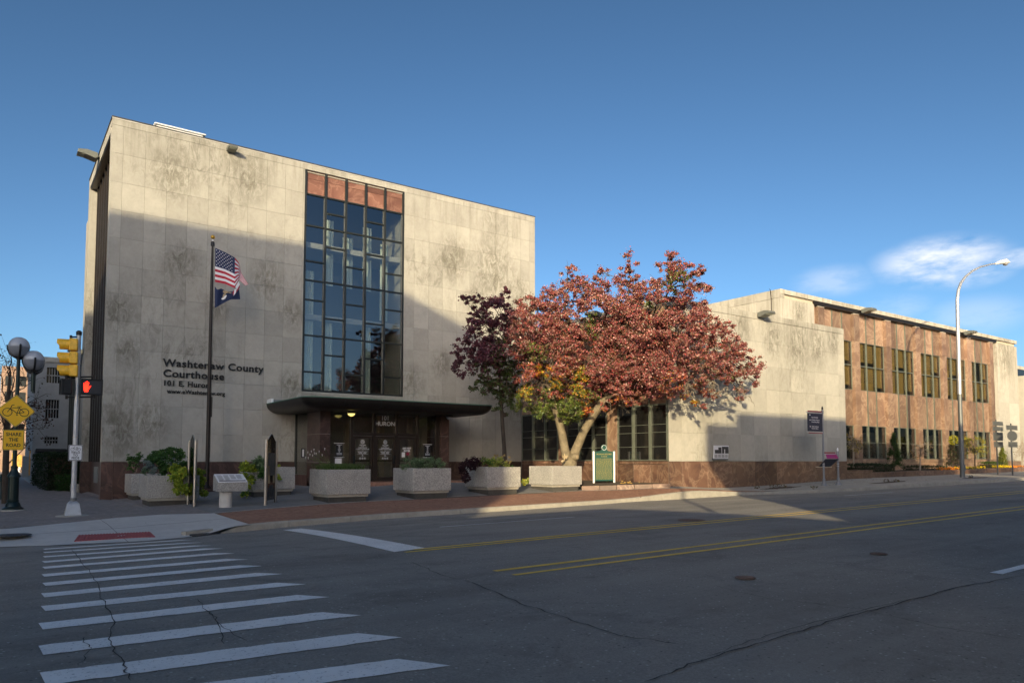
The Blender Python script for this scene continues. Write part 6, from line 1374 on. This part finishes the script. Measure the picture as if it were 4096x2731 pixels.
dl_ = [(1175, 720, 28, DK), (1190, 745, 24, DK), (1180, 770, 28, DK), (1195, 800, 24, DK), (1120, 700, 22, DK), (1095, 735, 26, DK), (1120, 785, 34, DK), (1085, 815, 26, DK), (1145, 820, 32, DK+DG), (1100, 840, 26, DK+DG), (1160, 870, 28, DG), (1120, 868, 24, DG), (1145, 905, 22, DG), (1185, 880, 24, DG), (1175, 905, 18, DG), (1195, 830, 24, DK+DG), (1085, 690, 20, DK), (1068, 688, 12, DK), (1105, 712, 28, DK), (1140, 695, 26, DK), (1163, 668, 12, DK), (1155, 700, 26, DK), (1130, 735, 36, DK), (1085, 745, 18, DK), (1160, 745, 32, DK), (1100, 765, 34, DK), (1070, 790, 26, DK), (1050, 815, 18, DK), (1045, 840, 13, DK), (1068, 830, 22, DK), (1060, 858, 14, DK), (1105, 810, 34, DK), (1140, 790, 34, DK+DG), (1175, 790, 26, DK+DG), (1120, 845, 30, DG+DK), (1155, 840, 34, DG), (1180, 850, 26, DG), (1100, 865, 18, DG), (1135, 880, 26, DG), (1165, 890, 26, DG), (1090, 890, 12, DG), (1110, 905, 12, DG), (1150, 920, 18, DG), (1175, 925, 14, DG), (1140, 938, 10, DG), (1160, 950, 8, DG)]
tk = MB(); YD = 27.8
tr_ = [atY(1161, 1095, YD), atY(1159, 1040, YD), atY(1155, 985, YD), atY(1152, 940, YD), atY(1150, 880, YD), atY(1140, 820, YD), atY(1130, 760, YD)]
tk.tube(tr_, [.12, .10, .09, .085, .07, .055, .03], 10); tk.tube([tr_[3], atY(1165, 870, YD), atY(1170, 800, YD)], [.05, .04, .02], 8); tk.tube([tr_[0]+Vector((-.1, 0, 0)), tr_[1]+Vector((-.09, 0, 0)), tr_[2]], [.04, .035, .03], 6); tk.build('trunk', 'bark_dark', dk, smooth=True)
br2 = MB(); LC = []
for (x, y, r, pal) in dl_:
    c = atY(x, y, YD+rng.normal()*.35); rr = r*mpp(c); n_ = min(tr_[3:], key=lambda p: (p-c).length); limb(br2, n_, c, .02, .008, 4, .1)
    LC += clumps(c, (rr*.95, rr, rr*.92), max(7, int(rr*rr*50)), int(3400*rr*rr+180), pal, .26 if rr > .3 else .42)
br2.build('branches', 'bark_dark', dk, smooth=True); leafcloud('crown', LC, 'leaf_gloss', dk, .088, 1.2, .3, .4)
# street trees on the far side, mirrored in the tall windows
def simpletree(x, y, h, r, label, pal, n=5000, rs=3, name='street_tree', m='leaf'):
    t = thing(name, label, 'tree', (0, 0, 0), 'street trees across the street'); z0 = road(x, 0)
    mb = MB(); mb.tube([(x, y, z0), (x+.1, y, z0+h*.35), (x, y+.1, z0+h*.8)], [.16, .12, .04], 8); mb.build('trunk', 'bark', t, smooth=True)
    LC = []
    for k in range(16):
        d_ = rng.normal(size=3); d_ /= np.linalg.norm(d_); c = np.array((x, y, z0+h*.64))+d_*np.array((r, r, h*.30))*.75; LC += clumps(c, r*.42, 5, n//16, pal, .5)
    leafcloud('crown', LC, m, t, .17); return t
simpletree(24.5, -4.0, 10.2, 2.6, 'brownish street tree across the road, left of the mirrored trio', MIX+GRN, 11000); simpletree(29.0, -4.2, 11.2, 2.8, 'brownish street tree across the road, middle of the mirrored trio', MIX+GRN, 12000); simpletree(34.5, -4.0, 12.6, 3.0, 'greener street tree across the road, right of the mirrored trio', GRN+MIX, 13000)
block('row_building', 'low dark brick shop row behind the street trees across the road', 20.5, 52, -12, -7, 6.4, 'opposite_brick', 7, 1)
# ------------------------------------------------------------------ left background
sw = thing('courthouse_side_wing', 'lower side wing of the courthouse with dark fins running back along the walk', 'building', (0, 0, 0))
ZT = atX(193, 742, 4.15).z; ztop = 5.9
MB().box(4.6, 9, 41.45, 60, -2, ztop).build('wall', 'facade_grey', sw); MB().box(4.1, 9, 41.42, 60.1, ztop, ztop+.35).build('roof_edge', 'limestone', sw)
MB().box(4.45, 4.6, 41.45, 60, -2, -.0).build('granite_base', 'granite', sw)
for k in range(14):
    y = 41.9+1.3*k; MB().box(4.35, 4.6, y-.05, y+.05, 0, ztop).build('fin', 'mullion', sw)
    for za, zb2, m_ in ((.05, 1.9, 'marker_glass'), (1.95, 3.0, 'granite'), (3.05, 5.8, 'marker_glass')): panel('glass_pane' if m_ != 'granite' else 'granite_spandrel', sw, m_, 4.55, 4.57, y+.06, y+1.24, za, zb2, 0)
fixture(4.1, 47, ztop+.05, -1, 0, 'small grey floodlight on the lower side wing roofline behind the signal pole', sc_=1.2)
gb_ = thing('grey_building', 'plain grey three storey building front behind the traffic signal', 'building', (0, 0, 0)); GY = 60.3
a = atY(82, 818, GY); b = atY(170, 818, GY)
core_w = [(108, 135, 843, 880), (106, 135, 917, 960), (106, 133, 1003, 1018)]
holes = []
for (xa, xb, ya, yb) in core_w: p = atY(xa, ya, GY); q_ = atY(xb, yb, GY); holes.append((p.x, q_.x, q_.z, p.z))
hx0, hx1 = min(h[0] for h in holes), max(h[1] for h in holes); mbw = MB().box(a.x, hx0, GY, GY+12, -2, a.z-.35).box(hx1, 12, GY, GY+12, -2, a.z-.35)
zcur = -2
for h in sorted(holes, key=lambda h: h[2]): mbw.box(hx0, hx1, GY, GY+12, zcur, h[2]); zcur = h[3]
mbw.box(hx0, hx1, GY, GY+12, zcur, a.z-.35); mbw.build('wall', 'facade_grey', gb_)
MB().box(a.x-.1, 12, GY-.1, GY+12, a.z-.345, a.z).build('coping', 'limestone', gb_)
for h in holes:
    o = MB().box(hx0, hx1, GY+.25, GY+.3, h[2], h[3]).build('window', 'marker_glass', gb_)
    mb = MB(); n_ = 5
    for k in range(n_+1): x = hx0+(hx1-hx0)*k/n_; mb.box(x-.02, x+.02, GY+.18, GY+.25, h[2], h[3])
    mb.box(hx0, hx1, GY+.18, GY+.25, (h[2]+h[3])/2-.03, (h[2]+h[3])/2+.03); q_ = mb.build('muntin', 'facade_grey', None); q_.parent = o
cz = atY(90, 1030, 58.5); MB().box(a.x+.1, 4.3, 58.2, 60.2, cz.z-.25, cz.z).build('canopy', 'black_metal', gb_, bevel=.05); MB().box(3.0, 4.3, 59.9, 60.25, -1.6, cz.z-.3).build('doorway', 'interior', gb_)
fb2 = thing('brick_tower_building', 'sunlit orange brick building far down the side street', 'building', (0, 0, 0)); FYY = 118
a = atY(44, 842, FYY); b = atY(71.5, 842, FYY); c_ = atY(82, 880, FYY)
MB().box(b.x-3.2, b.x, FYY, FYY+14, -3, a.z).build('wall', 'far_brick', fb2); MB().box(b.x+.01, c_.x+2, FYY+2, FYY+14, -3, c_.z).build('rear_wall', 'facade_grey', fb2)
for j in range(5):
    for i in range(2): MB().box(b.x-2.8+i*1.5, b.x-2.0+i*1.5, FYY-.02, FYY+.05, 1.5+j*2.1, 2.8+j*2.1).build('window', 'mullion', fb2)
MB().box(-9, b.x-3.21, FYY+1, FYY+14, -3, 4.6).build('shopfront', 'far_brick', fb2)
for i, (x0, x1, y0, y1, m_) in enumerate(((28, 35, 1040, 1072, 'flower_yellow'), (28, 35, 1078, 1090, 'orange_panel'), (39, 50, 1044, 1072, 'orange_panel'), (42, 46, 1066, 1090, 'white_sheet'))):
    p = atY(x0, y0, FYY-1); q_ = atY(x1, y1, FYY-1); MB().box(p.x, q_.x, FYY-1.3+i*.05, FYY-1, q_.z, p.z).build('shop_awning', m_, fb2)
kb = thing('kiosk', 'orange lit poster panel on a grey block at the end of the walk', 'kiosk', (0, 0, 0)); p = atY(68, 1034, 62); q_ = atY(82, 1091, 62)
MB().box(p.x, q_.x, 62, 62.4, q_.z, p.z).build('poster', 'orange_panel', kb); p2 = atY(52, 1047, 63); q2 = atY(68, 1092, 63); MB().box(p2.x, q2.x-.02, 63, 63.6, q2.z-.1, p2.z).build('block', 'facade_grey', kb)
for k in range(3): MB().box(p.x+.06+k*.16, p.x+.16+k*.16, 61.98, 61.995, p.z-.55, p.z-.2).build('photo_print', 'white_sheet', kb)
def hedge(name, label, x0, x1, y0, y1, z0, z1, pal, n, size=.07, cat='hedge'):
    t = thing(name, label, cat, (0, 0, 0)); MB().box(x0+.12, x1-.12, y0+.12, y1-.12, z0, z1-.14).build('core', 'soil', t)
    N_ = n; P = np.stack([rng.uniform(x0, x1, N_), rng.uniform(y0, y1, N_), rng.uniform(z0, z1, N_)], 1); f = rng.integers(0, 3, N_)
    P[f == 0, 2] = z1+rng.normal(size=(f == 0).sum())*.03; P[f == 1, 1] = y0+rng.normal(size=(f == 1).sum())*.04; P[f == 2, 0] = np.where(rng.random((f == 2).sum()) < .5, x0, x1)
    bl2 = [(p, .09, 1, pal) for p in P[:1]]; V = []
    o = leafcloud('foliage', [(P[i], (.08, .08, .08), 3, pal) for i in range(N_)], 'leaf', t, size); return t
DH = [(.02, .04, .015), (.03, .05, .02), (.015, .03, .012)]
hedge('hedge', 'tall dark clipped hedge beside the side walk behind the signal pole', 2.3, 4.2, 43.5, 57, -1.5, .35, DH, 2600, .10)
hedge('hedge', 'low green hedge strip in front of the tall dark hedge', 2.75, 3.4, 42.2, 50, -1.5, -.75, [(.04, .10, .02), (.03, .08, .02)], 1000, .07)
wl2 = thing('low_wall', 'low pale stone edging wall along the side walk left of the tower', 'wall', (0, 0, 0)); a = GS(84, 1107); b = Vector((3.3, 41.6, -1.52)); n_ = 8
for k in range(n_):
    p, q_ = b.lerp(a, k/n_), b.lerp(a, (k+.985)/n_); MB().prism([(p.x, p.y, -1.75), (p.x+.35, p.y, -1.75), (q_.x+.35, q_.y, -1.75), (q_.x, q_.y, -1.75)], (0, 0, .60)).build('wall_block', 'curb_concrete', wl2)
# bare tree at the left edge
lt2 = thing('bare_tree', 'nearly bare street tree with dark twigs behind the corner lamp', 'tree', (0, 0, 0)); bp0 = GS(12, 1156); TYY = bp0.y
mb = MB(); tpts = [bp0, atY(13, 1080, TYY), atY(15, 1000, TYY), atY(18, 930, TYY), atY(22, 870, TYY)]; mb.tube(tpts, [.13, .115, .10, .08, .05], 10)
ends = []
for (x, y, j) in ((45, 830, 3), (30, 800, 4), (0, 850, 3), (-15, 880, 2), (70, 880, 3), (105, 905, 2), (85, 960, 2), (100, 985, 2), (60, 940, 2), (10, 820, 4), (-10, 920, 2), (95, 940, 3), (75, 1010, 1), (50, 1000, 2), (30, 1010, 2), (5, 960, 2), (110, 960, 2), (20, 845, 4), (55, 860, 3)):
    e = atY(x, y, TYY+rng.normal()*.6+.4); pts = limb(mb, tpts[j], e, .030, .008, 6, .15)
    for k in range(7):
        s_ = pts[rng.integers(2, 7)]; e2 = s_+Vector(rng.normal(size=3))*.35+Vector((0, 0, .12)); limb(mb, s_, e2, .008, .003, 3, .15); ends.append(e2); ends.append(s_.lerp(e2, .6))
mb.build('trunk', 'bark_dark', lt2, smooth=True)
leafcloud('leaves', [(tuple(e), (.13, .13, .13), 5 if e.z < 2.3 else 1, [(.05, .025, .02), (.08, .035, .02), (.04, .03, .02)]) for e in ends], 'leaf', lt2, .09)
# ------------------------------------------------------------------ planting in front of the office wing
def smalltree(x, ytop, ybase, wpx, label, pal, n, Y, bare=.5, leafsize=.07, ycrown=None):
    t = thing('young_tree', label, 'tree', (0, 0, 0), 'young trees in the office beds'); b0 = atY(x, ybase, Y); top = atY(x, ytop, Y); mb = MB(); yc = ycrown or (ybase-(ybase-ytop)*.45); c0 = atY(x, yc, Y)
    mb.tube([b0-Vector((0, 0, .1)), c0, top], [.05, .04, .012], 7); LC = []
    for k in range(26):
        s_ = c0.lerp(top, rng.random()*.8); e = atY(x+rng.uniform(-1, 1)*wpx, ytop+(yc-ytop)*(.15+.8*rng.random()), Y+rng.normal()*.3); pts = limb(mb, s_, e, .014, .005, 4, .1)
        for q_ in range(4): e2 = pts[-1-q_ % 3]+Vector(rng.normal(size=3))*.18; limb(mb, pts[2], e2, .006, .003, 2, .1)
        LC.append((tuple(e), (.26, .26, .22), n//26, pal))
    mb.build('trunk', 'twig' if bare else 'bark', t); leafcloud('leaves', LC, 'leaf', t, leafsize, shell=.2); return t
smalltree(1960, 990, 1076, 20, 'thin young tree with a few yellow leaves by the end of the corner wing', [(.10, .10, .04), (.4, .3, .03), (.08, .08, .03)], 700, 23.6, ycrown=1040)
smalltree(2113, 1012, 1078, 28, 'bare brown young tree between the cone evergreen and the red brown conifer', [(.12, .07, .04), (.2, .13, .05)], 400, 23.6, ycrown=1052)
smalltree(2239, 998, 1079, 22, 'sunlit yellow leaved young tree right of the tall street light', [(.35, .33, .04), (.22, .25, .04), (.45, .35, .06)], 2200, 23.4, bare=0, ycrown=1050)
smalltree(2348, 1000, 1075, 22, 'bare young tree at the right edge', [(.2, .13, .05)], 60, 23.4, ycrown=1062)
def conifer(x, ytop, ybase, wpx, label, pal, n, Y, size=.08):
    t = thing('conifer', label, 'evergreen', (0, 0, 0), 'small evergreens in the office beds'); LC = []; b0 = atY(x, ybase, Y); top = atY(x, ytop, Y); rb = wpx*mpp(b0)
    for k in range(70):
        u = rng.random()**.8; c = b0.lerp(top, u); r = rb*(1-u)**.75*(.85+.3*rng.random()); an = rng.random()*6.28
        LC.append(((c.x+math.cos(an)*r*.7, c.y+math.sin(an)*r*.7, c.z), (r*.38+.06, r*.38+.06, .20), n//70, pal))
    MB().tube([b0-Vector((0, 0, .15)), b0.lerp(top, .8)], [.07, .02], 7).build('trunk', 'bark', t); leafcloud('foliage', LC, 'leaf', t, size, .6, shell=.3); return t
conifer(2053, 998, 1083, 24, 'dark green cone shaped evergreen with the small parking sign before it', [(.035, .075, .02), (.05, .09, .02), (.025, .05, .015)], 7000, 23.7)
conifer(2186, 1003, 1082, 18, 'red brown and yellow tipped conifer left of the tall street light', [(.07, .035, .03), (.05, .05, .02), (.03, .05, .02)], 3500, 23.7)
leafcloud('yellow_tip', [(tuple(atY(2190, 1010, 23.5)), (.35, .3, .35), 500, [(.35, .33, .03)])], 'leaf', bpy.data.objects['conifer.001'], .07)
conifer(2302, 1028, 1080, 17, 'sunlit yellow green columnar conifer behind the sign posts', [(.16, .20, .03), (.10, .14, .02), (.22, .22, .04)], 4500, 23.6)
def zrow(x0, y0, x1, y1, Y): a = atY(x0, y0, Y); b = atY(x1, y1, Y); return a, b
a, b = zrow(1944, 1067, 2035, 1084, 23.6); hedge('hedge', 'low dark clipped hedge below the first office windows', a.x, b.x, 23.1, 24.3, b.z-.2, a.z, DH, 1500, .07)
a, b = zrow(2088, 1071, 2165, 1083, 24.0); hedge('hedge', 'low dark hedge under the middle office windows', a.x, b.x, 23.7, 24.4, b.z-.2, a.z, DH, 700, .07)
a, b = zrow(2262, 1062, 2296, 1080, 23.9); hedge('hedge', 'small round topped boxwood clump near the right sign posts', a.x, b.x, 23.5, 24.4, b.z-.2, a.z, [(.08, .12, .03), (.05, .09, .02)], 800, .07)
def flowers(x0, x1, y, h, m_, label, n, Y=22.85):
    t = thing('flower_bed', label, 'flowers', (0, 0, 0), 'flower clumps along the garden wall'); a = atY(x0, y, Y); b = atY(x1, y, Y); hh_ = h*mpp(a)
    leafcloud('foliage', [((rng.uniform(a.x, b.x), Y+rng.uniform(-.1, .5), a.z+hh_*rng.uniform(.1, .7)), (.14, .14, .12), 26, [(.04, .08, .02), (.06, .11, .02)]) for _ in range(26)], 'leaf', t, .06)
    mb = MB()
    for k in range(n):
        c = Vector((rng.uniform(a.x, b.x), Y+rng.uniform(-.15, .4), a.z+hh_*rng.uniform(.35, 1.0))); r = .045
        vs = [c+Vector((r*math.cos(q_*math.pi/3), r*.6*math.sin(q_*math.pi/3)-.01, r*.7*math.sin(q_*math.pi/3))) for q_ in range(6)]+[c+Vector((0, -.02, .02))]; mb.add(vs, [(q_, (q_+1) % 6, 6) for q_ in range(6)])
    stuff(mb.build('blossoms', m_, t))
flowers(2162, 2200, 1082, 9, 'flower_orange', 'orange marigolds at the foot of the red brown conifer', 150)
flowers(2205, 2262, 1081, 10, 'flower_yellow', 'yellow flowers under the yellow young tree', 130); flowers(2290, 2322, 1080, 11, 'flower_yellow', 'bright yellow marigolds between the two sign posts', 260); flowers(2324, 2348, 1078, 9, 'flower_orange', 'orange marigolds right of the sign posts', 160)
shrub('dry yellow leaves and seed stalks at the foot of the green marker', [B(1398, 1105, m1.y+.4, 9, 120, [(.55, .42, .05), (.4, .36, .06)]), B(1410, 1112, m1.y+.3, 7, 60, [(.55, .38, .08)]), B(1430, 1108, 24.2, 5, 20, [(.5, .33, .1)]), B(1445, 1109, 24.0, 5, 20, [(.5, .33, .1)]), B(1470, 1110, 23.8, 3, 8, [(.5, .45, .03)]), B(1380, 1114, m1.y, 5, 50, [(.2, .35, .04)])], [stem(1425, 1116, 1432, 1104, 24.2, .006), stem(1450, 1115, 1470, 1108, 23.9, .006)], size=.11)
# fallen leaves and grit
mb = MB()
def fall(n, xr_, yr_, s_, fn):
    for _ in range(n):
        x = random.uniform(*xr_); y = random.uniform(*yr_); z = fn(x, y)+.012; a = random.uniform(0, 6.28); s2 = s_*random.uniform(.6, 1.3)
        mb.add([(x+s2*math.cos(a+k*math.pi/2)*(1 if k % 2 else .6), y+s2*math.sin(a+k*math.pi/2)*(1 if k % 2 else .6), z+random.uniform(0, .02)) for k in range(4)], [(0, 1, 2, 3)])
fall(160, (16, 30), (19.8, 24.5), .03, S); fall(90, (0, 22), (21, 28), .035, S); fall(120, (28, 40), (19.6, 21.5), .04, S); fall(60, (38, 56), (18, 22), .04, S)
mat('dead_leaf', (.16, .08, .04), .9, noise=.5, nscale=9); fl = mb.build('fallen_leaves', 'dead_leaf'); stuff(fl); fl['label'] = 'small dead leaves scattered over the brick and concrete walks'; fl['category'] = 'leaves'
for (x, y, w_) in ((1795, 1120, 3.0), (2045, 1107, 3.6), (2240, 1097, 3.5)):
    c = GS(x, y); cu_ = MB(); n = 22; cu_.add([(c.x+w_*.5*math.cos(2*math.pi*k/n)*random.uniform(.7, 1.1), c.y+.32*math.sin(2*math.pi*k/n)*random.uniform(.6, 1.1), 0) for k in range(n)], [tuple(range(n))])
    cu_.v = [(v[0], v[1], S(v[0], v[1])+.008) for v in cu_.v]; cu_.build('dirt_patch', 'soil', wk if x < 1900 else wk2)
wd = thing('weeds', 'low weeds and dead leaves in the dirt strip of the sidewalk before the corner wing', 'weeds', (0, 0, 0))
leafcloud('foliage', [(tuple(GS(x, y)+Vector((0, 0, .08))), (.22, .12, .08), 26, [(.06, .09, .02), (.15, .08, .04)]) for x, y in ((1790, 1118), (1800, 1120), (1775, 1121), (2035, 1107), (2060, 1107), (1870, 1123), (1738, 1122), (2230, 1097))], 'leaf', wd, .07)
stuff(wd) if False else None
# neighbouring building at the right edge
nb2 = thing('neighbouring_building', 'next low limestone and granite building cut by the right edge', 'building', (0, 0, 0))
a = atY(2336, 858, 24.6)
MB().box(69.0, 71.6, 24.6, 30, -1.5, a.z).build('pier', 'limestone_annex', nb2); MB().box(71.61, 95, 24.6, 30, a.z-.4, a.z).box(71.61, 95, 25.0, 30, -1.5, a.z-.41).build('wall', 'granite_pink', nb2)
a2 = atY(2340, 840, 36); MB().box(77, 110, 36, 42, -1, a2.z).build('rear_block', 'limestone_annex', nb2); MB().box(77.2, 110, 35.95, 36, a2.z-1.3, a2.z-.4).build('window', 'marker_glass', nb2)
